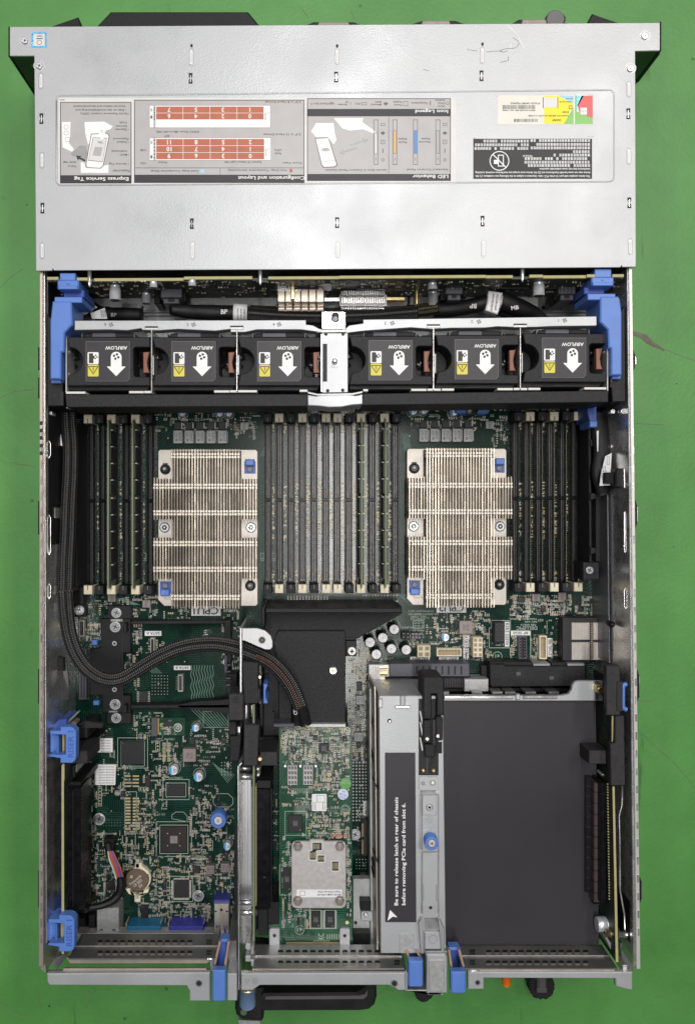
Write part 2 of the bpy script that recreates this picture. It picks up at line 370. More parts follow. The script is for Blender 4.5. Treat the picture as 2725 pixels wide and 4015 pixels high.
def screw(mb, px, py, rad, z, mat='screw_metal', h=1.5, washer=None, slot=True):
    if washer: mb.cyl(px, py, rad*1.3, z-h*.6, z-h, washer, 22)
    mb.cyl(px, py, rad, z, z-h, mat, 22, .25)
    if slot:
        for a in (25, 115):
            ca, sa = math.cos(math.radians(a)), math.sin(math.radians(a))
            mb.line(px-ca*rad*.6, py-sa*rad*.6, px+ca*rad*.6, py+sa*rad*.6, rad*.22, z+.06, 'smd_black')
def smd(mb, x0, y0, x1, y1, n, z, seed=0, pal=None, big=1.):
    R = random.Random(seed); pal = pal or (('smd_silver', 4), ('smd_tan', 3), ('smd_black', 3), ('smd_grey', 2), ('silk', 3), ('gold_pad', 1))
    names = [p[0] for p in pal]; wts = [p[1] for p in pal]; k = 0; pm = PM(z)
    while k < n:
        gx, gy = R.uniform(x0, x1), R.uniform(y0, y1); hor = R.random() < .5; cnt = R.choice((1, 2, 2, 3, 4, 5, 7)); l = R.uniform(.8, 2.1)*big; w = R.uniform(.45, 1.)*big; h = R.uniform(.3, .9)
        mat = R.choices(names, wts)[0]; gap = w*R.uniform(1.5, 2.2)
        for i in range(cnt):
            px, py = (gx+i*gap*pm, gy) if hor else (gx, gy+i*gap*pm)
            if px > x1 or py > y1: break
            dx, dy = (w/2*pm, l/2*pm) if hor else (l/2*pm, w/2*pm)
            if mat == 'silk':
                if R.random() < .5: mb.sr(px-dx*.35, py-dy*1.1, px+dx*.35, py+dy*1.1, z+.08, 'silk')
                else: mb.frame(px-dx, py-dy, px+dx, py+dy, .9, z+.08, 'silk')
            elif mat == 'smd_tan' or mat == 'smd_grey':
                mb.r(px-dx, py-dy, px+dx, py+dy, z+h, z, 'smd_silver')
                if hor: mb.r(px-dx*1.05, py-dy*.5, px+dx*1.05, py+dy*.5, z+h+.06, z, mat)
                else: mb.r(px-dx*.5, py-dy*1.05, px+dx*.5, py+dy*1.05, z+h+.06, z, mat)
            else: mb.r(px-dx, py-dy, px+dx, py+dy, z+(h if mat != 'gold_pad' else .15), z, mat)
            k += 1
# ---------------------------------------------------------------- table (setting)
T = MB(); T.prism([(-1100, -1300), (1100, -1300), (1100, 1300), (-1100, 1300)], 0, -20, 'green_paint', 0, True)
def chip(pts): T.sheet(pts, .12, 'bare_concrete')
chip([(2476, 1298), (2500, 1302), (2535, 1313), (2560, 1340), (2590, 1360), (2608, 1372), (2600, 1377), (2580, 1366), (2560, 1360), (2530, 1345), (2515, 1330), (2490, 1318), (2476, 1315)])
for pts in ([(0, 1130), (40, 1090), (90, 1055)], [(0, 1560), (60, 1535), (140, 1525)], [(2480, 2745), (2560, 2750)], [(2500, 2860), (2560, 2920), (2640, 2990), (2725, 3090)], [(1180, 30), (1210, 70)], [(1375, 40), (1390, 75)], [(150, 3905), (165, 3960)], [(0, 3930), (120, 4000)], [(380, 3870), (340, 3950)], [(2610, 1372), (2680, 1400), (2725, 1415)], [(20, 1810), (140, 1830)], [(2480, 1660), (2600, 1665)]):
    T.pl(pts, 1.6, .1, 'bare_concrete')
T.ring(15, 775, 6, 8, .1, 'bare_concrete'); T.disc(2651, 1504, 3, .1, 'ink'); T.disc(2640, 2145, 2.5, .1, 'ink'); T.disc(195, 3945, 4, .1, 'ink'); T.disc(107, 803, 3, .1, 'ink')
tb = T.build('table'); tb['kind'] = 'structure'
# ---------------------------------------------------------------- chassis
ch = thing('server_chassis', 'large silver metal rack server case with flat printed cover, lying on the green table', 'server case', 1320, 2000, 0)
M = MB()
M.poly([(300, 480), (2330, 480), (2340, 3580), (292, 3580)], 2, .6, 'galv'); M.poly([(2335, 3570), (2462, 3570), (2462, 3680), (2335, 3680)], 30, 28, 'wall_shade_liner')            # floor of the case
for x in (560, 760, 1000, 1250, 1700, 2013, 2130): M.cyl(x, 1205, 9, 2.6, 2, 'galv_dark', 16); M.cyl(x, 1205, 5, 2.8, 2, 'black_deep', 12)
for x in range(480, 2200, 150): M.r(x, 1190, x+60, 1212, 2.8, 2, 'galv_dark')
M.r(300, 1215, 2300, 1226, 5, 2, 'galv', .6); M.r(330, 1236, 2300, 1240, 5, 2, 'galv_dark')
M.build('bottom_tray', ch, ch)
# side walls
M = MB()
M.poly([(157, 1058), (170, 1058), (171, 3790), (153, 3790)], 84, .8, 'rail_metal', .3)
for (a, b_) in ((1360, 1450), (1480, 1560), (1965, 2095), (2625, 2760), (3416, 3560)):
    M.poly([(151, a), (158, a+12), (158, b_-12), (151, b_)], 70, 40, 'black_plastic')
M.poly([(173, 1058), (179, 1058), (186, 3700), (180, 3700)], 81, 2, 'bright_metal', .3)
for y in range(1680, 3700, 62): M.r(161, y, 167, y+34, 84.3, 84, 'galv_dark')
for y in (1652, 1681, 1710, 1740, 1770): M.r(158, y, 168, y+14, 84.4, 84, 'black_deep')
M.poly([(183, 1062), (190, 1062), (192, 3700), (184, 3700)], 76, 2, 'wall_shade_liner')
M.poly([(192, 1880), (205, 1880), (208, 3560), (194, 3560)], 60, 2, 'wall_shade_liner', 1)
def bends(mb, xo, xi, ys, z, mat='bright_metal'):
    for (a, b_) in ys:
        P = [(xo, a), (xi, a+28), (xi, b_-28), (xo, b_)]
        mb.tube([(*W(x, y, z), z) for x, y in P], .5, mat, 8)
bends(M, 185, 200, [(1712, 1812), (2002, 2192), (2270, 2366)], 74)
for y in (1625, 1950, 2452, 2560, 2700, 3020): M.cyl(232, y, 6, 30, 24, 'screw_metal', 14)
for (y0, y1) in ((1990, 2032), (2300, 2330), (2365, 2400)): M.r(208, y0, 218, y1, 62, 40, 'bright_metal', .5)
for (y0, y1) in ((1700, 1780), (1850, 2000), (2050, 2170), (2210, 2290)): M.r(214, y0, 217, y1, 56, 50, 'galv')
M.cyl(196, 1620, 9, 70, 60, 'bright_metal', 16); M.cyl(200, 2575, 8, 66, 60, 'bright_metal', 16)
for y in (3210, 3290, 3420): M.r(214, y, 217, y+40, 40, 30, 'galv_dark')
M.build('side_wall', ch, ch)
M = MB()
M.poly([(2464, 1045), (2477, 1045), (2510, 3800), (2494, 3800)], 84, .8, 'rail_white', .3)
for y in range(1680, 3700, 70): M.poly([(2468+(y-1045)*.0118, y), (2475+(y-1045)*.0118, y), (2475+(y-1000)*.0118, y+30), (2468+(y-1000)*.0118, y+30)], 84.3, 84, 'bright_metal')
M.poly([(2456, 1050), (2462, 1050), (2489, 3790), (2482, 3790)], 82, 2, 'bright_metal', .3)
M.poly([(2449, 1052), (2454, 1052), (2478, 3700), (2470, 3700)], 77, 2, 'wall_shade_liner')
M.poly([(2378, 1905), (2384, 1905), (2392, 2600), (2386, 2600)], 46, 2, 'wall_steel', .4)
for (a, b_) in ((1372, 1455), (1960, 2075), (2625, 2755), (3435, 3545)):
    x = 2478+(a-1045)*.0118; M.poly([(x, a), (x+9, a+25), (x+9, b_-25), (x, b_)], 70, 40, 'black_plastic'); M.poly([(x+8, a+25), (x+10, a+30), (x+10, b_-30), (x+8, b_-25)], 71, 40, 'bright_metal')
bends(M, 2463, 2446, [(1812, 1938), (1982, 2188), (2285, 2405)], 74)
for (y0, y1, x) in ((1985, 2020, 2424), (2345, 2382, 2428), (2130, 2170, 2428)): M.r(x, y0, x+14, y1, 62, 40, 'bright_metal', .6)
for (y0, y1) in ((1740, 1830), (2030, 2110), (2130, 2290), (2400, 2560)): M.r(2421, y0, 2424, y1, 58, 50, 'galv')
M.cyl(2402, 1750, 9, 50, 40, 'screw_metal', 16); M.cyl(2402, 1613, 8, 66, 60, 'bright_metal', 16); M.cyl(2444, 1612, 10, 76, 70, 'bright_metal', 16)
M.cyl(2410, 2100, 6, 50, 44, 'galv_dark', 12); M.cyl(2403, 2450, 12, 60, 50, 'black_gloss', 16, 2); M.cyl(2449, 2563, 11, 66, 60, 'bright_metal', 16); M.cyl(2449, 2563, 5, 66.3, 66, 'black_deep', 16)
M.build('side_wall', ch, ch)
# front part of the case: drive bay under the cover
M = MB()
CV = [(39, 105), (2587, 89), (2586, 198), (2489, 200), (2492, 1046), (2438, 1047), (2436, 1040), (2430, 1048), (1200, 1056), (212, 1060), (209, 1052), (205, 1061), (143, 1062), (136, 219), (38, 219)]
inner = [(150, 130), (2475, 116), (2478, 1035), (156, 1045)]
M.prism([W(x, y, 87) for x, y in inner], 85.6, 1, 'black_plastic', 0, False)
M.build('drive_bay', ch, ch)
for i, P in enumerate(([(34, 104), (40, 104), (40, 219), (34, 219)], [(2586, 84), (2592, 84), (2592, 198), (2586, 198)])):
    M = MB(); M.poly(P, 87.5, 2, 'black_plastic', .3)
    # bracket plate seen below the corner of the cover
    if i == 0:
        M.poly([(38, 214), (137, 214), (137, 222), (38, 222)], 85.5, 2, 'ear_reflection_green')
        Q = W(38, 222, 85.5); R2 = W(137, 222, 85.5)
        for k in range(4):
            for j in range(8):
                x = Q[0]+22+k*4.5; z = 66-j*4; y = Q[1]-.15
                b = len(M.v); M.v += [(x, y, z), (x+1.8, y, z), (x+1.8, y, z-1.8), (x, y, z-1.8)]; M.face((b, b+1, b+2, b+3), 'black_deep')
        for (dx, z) in ((14, 74), (24, 58)):
            b = len(M.v)
            for a in range(12): M.v.append((Q[0]+dx+2*math.cos(a*math.pi/6), Q[1]-.2, z+2*math.sin(a*math.pi/6)))
            M.face(range(b, b+12), 'galv_dark')
    else:
        M.poly([(2489, 194), (2587, 194), (2587, 201), (2489, 201)], 85.5, 2, 'ear_reflection_green')
        M.poly([(2570, 198), (2586, 198), (2586, 212), (2570, 212)], 50, 10, 'black_plastic'); M.poly([(2540, 198), (2586, 198), (2586, 208), (2540, 208)], 22, 6, 'black_plastic')
    M.build('rack_ear', ch, ch)
# cover
M = MB(); M.prism([W(x, y, 87) for x, y in CV], 87, 85.8, 'cover_metal', .25)
def ridge(mb, x0, y0, x1, y1, x2, y2, x3, y3, z, rad=.55, mat='cover_metal'):
    C = [(x0, y0), (x1, y1), (x2, y2), (x3, y3)]; P = []
    for i in range(4):
        a, b_, c = C[i-1], C[i], C[(i+1) % 4]
        d1 = math.hypot(a[0]-b_[0], a[1]-b_[1]); d2 = math.hypot(c[0]-b_[0], c[1]-b_[1])
        p = (b_[0]+(a[0]-b_[0])*22/d1, b_[1]+(a[1]-b_[1])*22/d1); q = (b_[0]+(c[0]-b_[0])*22/d2, b_[1]+(c[1]-b_[1])*22/d2)
        for k in range(6):
            t = k/5; P.append(((1-t)**2*p[0]+2*t*(1-t)*b_[0]+t*t*q[0], (1-t)**2*p[1]+2*t*(1-t)*b_[1]+t*t*q[1]))
    P.append(P[0]); mb.tube([(*W(x, y, z), z) for x, y in P], rad, mat, 8, flat=.6)
ridge(M, 223, 375, 2406, 353, 2406, 712, 223, 727, 87.0)
def bow(mb, x, y, h=42):
    for s in (1, -1):
        mb.sheet([(x-8, y-s*h/2), (x+8, y-s*h/2), (x+7, y-s*h*.16), (x+3, y), (x-3, y), (x-7, y-s*h*.16)], 87.06, 'black_deep')
    mb.r(x-1.6, y-h*.30, x+1.6, y+h*.34, 87.25, 87, 'bright_metal')
for x, y in ((748, 307), (1318, 302), (1887, 297), (164, 465), (2462, 446), (168, 816), (753, 877), (1322, 873), (1891, 867), (2466, 795)): bow(M, x, y)
for x, y, h, ho in ((751, 225, 56, 1), (1321, 222, 48, 1), (1890, 217, 52, 1), (162, 317, 52, 0), (2464, 350, 48, 0), (166, 628, 50, 0), (2464, 613, 50, 0), (167, 983, 52, 0), (756, 982, 58, 0), (1324, 980, 50, 0), (1895, 975, 56, 0), (2469, 967, 50, 0)):
    M.rr(x-9, y-h/2-7, x+9, y+h/2+7, 87.05, 86.9, 'dimple_shade', 8.5); M.rr(x-7.4, y-h/2-5, x+7.4, y+h/2+5, 87.15, 86.9, 'galv', 7); M.rr(x-5, y-h/2, x+5, y+h/2, 87.6, 86.9, 'white_print', 4.8, .3)  # embossed ovals: shaded rim and white highlight painted on
    M.sr(x-1, y-h/2+8, x+1.6, y+h/2-6, 87.66, 'galv_dark')
    if ho: M.disc(x+1, y-h/2-16, 5, 87.1, 'black_deep', 10); M.disc(x+1, y-h/2-20, 5, 87.12, 'black_deep', 10)
for pts in ([(1830, 195), (1850, 197), (1870, 200)], [(1905, 204), (1930, 201), (1955, 200), (1970, 203)], [(1958, 199), (1985, 190), (2005, 190), (2022, 187), (2035, 172), (2030, 160), (2010, 148)], [(1960, 200), (1975, 205), (1990, 198)], [(1960, 245), (1992, 237), (1993, 220)], [(1660, 272), (1682, 278)]):
    M.pl(pts, 1.7, 87.05, 'line_grey')
for pts in ([(1990, 95), (2030, 140), (2055, 190)], [(2003, 170), (2000, 190)], [(1042, 1056), (1068, 1025)], [(1980, 98), (2010, 120)], [(1865, 98), (1867, 106)]): M.pl(pts, 1.5, 87.05, 'white_print')
RR = random.Random(3)
for k in range(60):
    x, y = RR.uniform(180, 2400), RR.uniform(120, 1040)
    if 350 < y < 740: continue
    a = RR.uniform(0, 3.14); l = RR.uniform(3, 16); M.line(x, y, x+l*math.cos(a), y+l*math.sin(a), RR.uniform(.7, 1.4), 87.04, RR.choice(('galv_dark', 'galv', 'label_grey', 'white_print')))
cover = M.build('top_cover', ch, ch)
for x, y, r_ in ((98, 158, 12), (155, 257, 12), (2528, 140, 12), (2471, 267, 12)):
    M = MB(); M.ring(x, y, r_*1.3, r_*1.85, 87.06, 'galv'); screw(M, x, y, r_, 88.3, h=1.3); M.build('screw', cover, ch)
# processor badge
M = MB(); M.sr(125, 126, 185, 186, 87.10, 'holo_foil'); M.sr(133, 133, 177, 180, 87.14, 'label_light')
M.ring(156, 166, 8, 10, 87.17, 'ink_grey', 16); M.sr(148, 137, 166, 139, 87.17, 'ink_grey'); M.sr(146, 142, 168, 144, 87.17, 'ink_grey'); M.sr(144, 149, 170, 153, 87.17, 'ink_grey')
M.build('badge', cover, ch, label='small square white badge with a blue foil border')
# ---- information label (all print upside down)
Z0, Z1, Z2, Z3 = 87.10, 87.14, 87.18, 87.22
M = MB()
M.rr(230, 383, 1788, 722, Z0, 87, 'label_light', 8)
def P_(x, y): return (150+x/1.752, 350+y/1.752)                       # crop helpers
def Q_(x, y): return (1000+x/1.752, 350+y/1.752)
def panel(x0, y0, x1, y1, bars):
    M.sr(x0, y0, x1, y1, Z1, 'line_grey'); M.sr(x0+3.5, y0+3.5, x1-3.5, y1-3.5, Z2, 'label_grey')
    for a, b_ in bars: M.sr(x0, a, x1, b_, Z3, 'label_dark')
panel(237, 400, 517, 719, [(687, 719)]); panel(527, 391, 1194, 717, [(685, 717)]); panel(1204, 385, 1767, 709, [(427, 456), (682, 709)])
ZT = 87.27
def t(s, x, y, h, mat='line_grey', **k): M.text(s, x, y, h, ZT, mat, 180, **k)
t('Express Service Tag', 399, 702, 13, 'white_print', width=213)
t('Configuration and Layout', 1065, 698, 13, 'white_print', width=262)
t('LED Behavior', 1687, 692, 13, 'white_print', width=140)
t('Icon Legend', 1692, 437, 13, 'white_print', width=128)
for s, x, y, w in (('Features:', 476, 670, 68), ('• Service Tag', 468, 643, 78), ('• MAC', 490, 607, 38), ('Addresses', 470, 593, 62), ('• Default', 483, 557, 48), ('Password', 475, 544, 60), ('• Express', 480, 508, 54), ('Service', 478, 495, 44), ('Code', 485, 481, 30), ('•Quick Resource Locator (QRL)', 412, 446, 190), ('- Scan to see troubleshooting and', 398, 432, 200), ('how-to videos and documentation', 390, 417, 204), ('Pull to', 283, 652, 32), ('open tag', 276, 637, 52)):
    t(s, x, y, 7.5 if s != 'Features:' else 9, width=w)
# hand and phone drawing
def S(pts, mat, z=ZT): M.sheet([P_(*p) for p in pts], z, mat)
S([(165, 225), (225, 225), (222, 330), (215, 370), (250, 415), (235, 430), (170, 400)], 'white_print')
S([(320, 225), (455, 222), (515, 255), (500, 275), (465, 285), (440, 345), (400, 350), (345, 380), (325, 300)], 'white_print', ZT+.01)
S([(295, 500), (320, 505), (330, 540), (485, 520), (485, 575), (295, 575)], 'white_print')
S([(365, 305), (478, 300), (492, 320), (450, 530), (430, 545), (335, 540), (328, 520)], 'line_grey', ZT+.02)
S([(369, 310), (476, 305), (487, 322), (446, 526), (428, 540), (338, 535), (333, 518)], 'white_print', ZT+.03)
S([(378, 330), (474, 335), (446, 500), (345, 490)], 'line_grey', ZT+.04); S([(381, 333), (471, 338), (444, 496), (348, 486)], 'label_light', ZT+.05)
S([(390, 395), (445, 398), (432, 460), (375, 455)], 'label_grey', ZT+.06)
M.text('QRL', *P_(427, 365), 8, ZT+.07, 'line_grey', 170)
S([(415, 225), (455, 222), (465, 290), (450, 345), (430, 345), (415, 300)], 'white_print', ZT+.08)
for y in (285, 293): M.line(*P_(430, y), *P_(450, y), 1.2, ZT+.09, 'line_grey')
S([(225, 440), (290, 385), (330, 390), (345, 440), (330, 480), (280, 465), (235, 455)], 'inductor_grey', ZT+.02)
S([(262, 455), (300, 458), (290, 468), (330, 485), (322, 497), (282, 478), (275, 490)], 'ink', ZT+.04)
for x, y, rr_ in ((195, 260, 16), (195, 300, 16), (205, 345, 18)): M.ring(*P_(x, y), rr_*.5, rr_*.58, ZT+.02, 'line_grey', 14)
# terracotta grids
def grid(x0, y0, x1, y1, cols, rows, nums, white=None):
    M.sr(x0-26, y0-4, x1+26, y1+(32 if white else 4), ZT, 'line_grey'); M.sr(x0-25, y0-3, x1+25, y1+(31 if white else 3), ZT+.01, 'white_print')
    M.sr(x0-10, y0-3, x0-2, y1+(31 if white else 3), ZT+.015, 'label_grey')
    for k in range(6): M.sr(x0-9, y0+4+k*(y1-y0)/6, x0-3, y0+9+k*(y1-y0)/6, ZT+.02, 'line_grey'); M.sr(x1+3, y0+(y1-y0)*.5+k*5, x1+9, y0+(y1-y0)*.5+k*5+2, ZT+.02, 'line_grey')
    M.sr(x0-22, y0+8, x0-14, y0+20, ZT+.02, 'label_grey'); M.sr(x0-22, y1-16, x0-14, y1-4, ZT+.02, 'line_grey'); M.ring(x1+17, y0+(y1-y0)*.5, 4, 5, ZT+.02, 'line_grey', 10)
    cw = (x1-x0)/cols; rh = (y1-y0)/rows
    for c in range(cols):
        for q in range(rows):
            M.sr(x0+c*cw+.8, y0+q*rh+.8, x0+(c+1)*cw-.8, y0+(q+1)*rh-.8, ZT+.03, 'terracotta')
            M.text(nums[c][q], x0+(c+.5)*cw-2, y0+(q+.5)*rh, rh*.62, ZT+.05, 'white_print', 180)
grid(613, 417, 1035, 469, 4, 2, (('7', '6'), ('5', '4'), ('3', '2'), ('1', '0')), True)
grid(613, 544, 1037, 625, 4, 3, (('11', '10', '9'), ('8', '7', '6'), ('5', '4', '3'), ('2', '1', '0')))
for s, x, y, w in (('3.5" x 8 Hard Drives', 1110, 400, 140), ('3.5" x 12 Hard Drives', 1107, 527, 146), ('Front View', 1146, 639, 74), ('System ID Status Light Bar', 952, 636, 148), ('Power', 638, 637, 36), ('VGA', 563, 640, 24), ('USB', 563, 589, 24), ('EST', 655, 533, 20), ('iDRAC Direct (Micro-AB USB)', 698, 517, 168), ('Cold Swap Touchpoints (blue)', 686, 671, 188), ('Hot Swap Touchpoints (terracotta)', 1010, 668, 230), ('Fault', 1090, 602, 26), ('LEDs', 1090, 589, 28)): t(s, x, y, 7.5, width=w)
M.sr(530, 657, 1190, 659, ZT, 'line_grey'); M.sr(863, 659, 865, 684, ZT, 'line_grey'); M.sr(787, 664, 801, 678, ZT, 'holo_blue'); M.sr(1135, 662, 1147, 675, ZT, 'terracotta')
# LED panel
def SQ(pts, mat, z=ZT): M.sheet([Q_(*p) for p in pts], z, mat)
M.sr(1523, 458, 1525, 680, ZT, 'line_grey')
for x, mat, ih in ((1255, 'label_grey', (282, 442)), (1101, 'led_blue', (282, 442)), (960, 'led_amber', (282, 442)), (830, 'label_light', (300, 445))):
    a = Q_(x-16, 208); b_ = Q_(x+16, 518); M.frame(a[0], a[1], b_[0], b_[1], 2, ZT, 'line_grey')
    a = Q_(x-10, ih[0]); b_ = Q_(x+10, ih[1]); M.sr(a[0], a[1], b_[0], b_[1], ZT+.01, 'line_grey'); M.sr(a[0]+1.5, a[1]+1.5, b_[0]-1.5, b_[1]-1.5, ZT+.02, mat)
    M.text('i', *Q_(x, 480), 11, ZT+.02, 'line_grey', 180)
for x in (1303, 878):
    M.frame(*Q_(x-15, 232), *Q_(x+15, 250), 1.6, ZT, 'line_grey'); SQ([(x-17, 300), (x, 288), (x+17, 300), (x, 314)], 'line_grey'); M.frame(*Q_(x-15, 348), *Q_(x+14, 376), 1.6, ZT, 'line_grey')
    M.line(*Q_(x-4, 366), *Q_(x+4, 358), 2, ZT, 'line_grey'); M.sr(*Q_(x-3, 408), *Q_(x+3, 436), ZT, 'line_grey'); M.ring(*Q_(x, 485), 4, 6, ZT, 'line_grey', 12)
for s, x, y, w in (('Normal', 1164, 362, 44), ('State', 1172, 341, 34), ('Fault', 1013, 364, 32), ('State', 1013, 342, 34), ('Standard Control Panel', 1184, 552, 162), ('Quick Sync 2 Control Panel Option', 693, 556, 240), ('Hard', 1280, 116, 26), ('Drive', 1280, 96, 28), ('Activity', 1270, 76, 40), ('Temperature', 1130, 95, 66), ('Power', 980, 108, 32), ('Supply', 978, 88, 36), ('Memory', 830, 106, 42), ('Bank', 845, 88, 26), ('PCI', 705, 98, 20), ('System', 600, 106, 38), ('ID', 630, 86, 10), ('Quick Sync 2', 442, 100, 68)):
    q = Q_(x, y); t(s, q[0], q[1], 7, width=w)
M.ring(*Q_(1322, 96), 5, 6.5, ZT, 'line_grey', 12); M.sr(*Q_(1200, 80), *Q_(1206, 108), ZT, 'line_grey'); M.frame(*Q_(1018, 82), *Q_(1050, 114), 1.6, ZT, 'line_grey'); SQ([(880, 98), (898, 86), (916, 98), (898, 112)], 'line_grey'); M.frame(*Q_(732, 90), *Q_(766, 108), 1.6, ZT, 'line_grey'); M.text('i', *Q_(656, 98), 12, ZT, 'line_grey', 180)
for rr_ in (6, 10, 14): M.pl([(Q_(525, 112)[0]+rr_*math.cos(math.radians(a)), Q_(525, 112)[1]+rr_*.8*math.sin(math.radians(a))-2) for a in (200, 235, 270, 305, 340)], 1.6, ZT, 'line_grey')
SQ([(540, 198), (745, 198), (735, 225), (828, 290), (820, 305), (740, 275), (650, 285), (600, 270)], 'white_print')
SQ([(412, 335), (505, 330), (567, 520), (550, 535), (470, 540), (455, 520)], 'line_grey', ZT+.01); SQ([(417, 340), (502, 335), (560, 518), (546, 530), (473, 534), (460, 516)], 'white_print', ZT+.02)
SQ([(385, 290), (420, 232), (540, 232), (548, 300), (560, 350), (540, 380), (500, 330), (420, 330)], 'white_print', ZT+.015)
for k, rr_ in enumerate((8, 14, 20)): M.pl([(Q_(485, 445)[0]+rr_*math.cos(math.radians(a)), Q_(485, 445)[1]-8+rr_*.7*math.sin(math.radians(a))) for a in (210, 240, 270, 300, 330)], 2.4, ZT+.03, 'line_grey')
M.line(*Q_(462, 500), *Q_(555, 488), 1, ZT+.03, 'line_grey')
SQ([(653, 378), (740, 350), (733, 335), (780, 345), (750, 372), (745, 360), (657, 390)], 'inductor_grey'); SQ([(698, 395), (612, 422), (606, 410), (577, 438), (616, 446), (613, 434), (700, 407)], 'inductor_grey')
M.text('1AX10', 245, 391, 5, ZT, 'line_grey', 180)
M.build('information_label', cover, ch, label='long light grey information label with upside-down print and terracotta grids')
# licence sticker
M = MB(); C3 = lambda x, y: (1800+x/1.971, 340+y/1.971)
M.rr(1950, 374, 2323, 489, Z1, 87, 'holo_cream', 8)
def SC3(pts, mat, z=Z2): M.sheet([C3(*p) for p in pts], z, mat)
SC3([(655, 70), (790, 70), (885, 130), (810, 288), (655, 288)], 'holo_yellow'); SC3([(765, 70), (880, 70), (880, 130)], 'holo_blue', Z3); SC3([(880, 160), (885, 288), (805, 288)], 'holo_green', Z3)
SC3([(893, 70), (905, 70), (905, 288), (893, 288)], 'holo_green'); SC3([(905, 190), (1030, 240), (1030, 288), (905, 288)], 'holo_green', Z2+.01); SC3([(905, 70), (960, 70), (915, 150), (905, 190)], 'holo_foil', Z3); SC3([(945, 70), (1030, 70), (1030, 242), (930, 205), (912, 140)], 'holo_red', Z3)
for a, b_ in ((935, 162), (961, 162), (935, 190), (961, 190)): SC3([(a, b_), (a+24, b_), (a+24, b_+25), (a, b_+25)], 'white_print', ZT)
SC3([(882, 70), (892, 70), (892, 288), (882, 288)], 'holo_cream', ZT)
SC3([(650, 82), (758, 82), (758, 162), (650, 162)], 'label_light', ZT); SC3([(645, 82), (650, 82), (650, 165), (645, 165)], 'ink', ZT+.01); SC3([(758, 82), (763, 82), (763, 165), (758, 165)], 'ink', ZT+.01)
x = 335
while x < 585: w = RR.choice((2, 3, 5)); SC3([(x, 142), (x+w, 142), (x+w, 172), (x, 172)], 'ink', ZT); x += w+RR.choice((3, 4, 6))
x = 423
while x < 603: w = RR.choice((2, 3, 5)); SC3([(x, 248), (x+w, 248), (x+w, 272), (x, 272)], 'ink', ZT); x += w+RR.choice((3, 4, 6))
for s, x, y, w, h in (('3TXCD GKPBT PQHKG', 510, 128, 115, 6), ('00977-210-437-930  X21-13606', 460, 182, 128, 5), ('WINDOWS SERVER 2016 STD 16 CORE', 690, 224, 158, 5), ('Dell', 822, 197, 24, 7), ('Product Key No.', 818, 118, 50, 5), ('Microsoft', 850, 93, 26, 4), ('DKNNP', 752, 258, 34, 8)):
    q = C3(x, y); M.text(s, q[0], q[1], h, ZT+.02, 'ink', 180, width=w)
M.frame(*C3(845, 145), *C3(872, 172), 2, ZT+.01, 'ink')
for x0, y0 in ((285, 68), (990, 60)): SC3([(x0, y0), (x0+50, y0), (x0+50, y0+6), (x0, y0+6)], 'galv_dark', 87.05)
M.build('license_sticker', cover, ch, label='cream sticker with a red, green and yellow end and bar codes')
M = MB(); M.sr(1855, 544, 2320, 701, Z1, 'ink')
for i, s in enumerate(('This device complies with part 15 of the FCC rules. Operation is subject to the following two conditions: (1) this', 'device may not cause harmful interference and (2) this device must accept any interference received, including', 'interference that may cause undesirable operation.')):
    if i < 2: M.text(s, 2088, 691-i*14, 7.5, Z2, 'white_print', 180, width=450)
    else: M.text(s, 2212, 663, 7.5, Z2, 'white_print', 180, width=200)
def glyphs(x0, y0, x1, h):      # rows of dense characters too small to read
    x = x1
    while x > x0+h*.6:
        if RR.random() > .06:
            for k in range(3): M.sr(x-h*.85, y0+k*h*.4, x, y0+k*h*.4+h*.17, Z2, 'white_print')
            for k in range(2): M.sr(x-h*(.3+.4*k), y0, x-h*(.16+.4*k), y0+h, Z3, 'white_print')
            if RR.random() < .5: M.sr(x-h*.85, y0, x-h*.7, y0+h, Z3, 'white_print')
        x -= h*1.12
for (a, b_, c) in ((2062, 644, 2312), (2055, 631, 2310), (2055, 617, 2312), (2165, 603, 2312), (2245, 590, 2310), (2080, 575, 2312), (2090, 561, 2312), (2082, 546, 2312), (1862, 577, 2070), (1862, 563, 2072), (1897, 548, 2072)): glyphs(a, b_, c, 10)
M.text('VCCI-A', 2068, 612, 8, ZT, 'white_print', 180)
C = C3(310, 573); M.ring(C[0], C[1], 35, 38.5, Z2, 'white_print', 36); M.frame(C[0]-6, C[1]-24, C[0]+17, C[1]+22, 3.5, Z2, 'white_print'); M.line(C[0]-26, C[1]-26, C[0]+26, C[1]+26, 4, Z3, 'white_print'); M.sr(C[0]-22, C[1]-4, C[0]-6, C[1]+12, Z2, 'white_print')
M.sr(1851, 540, 1866, 543, 87.05, 'galv_dark'); M.sr(2302, 533, 2328, 536, 87.05, 'galv_dark')
M.build('regulatory_sticker', cover, ch, label='black sticker with rows of white upside-down print')
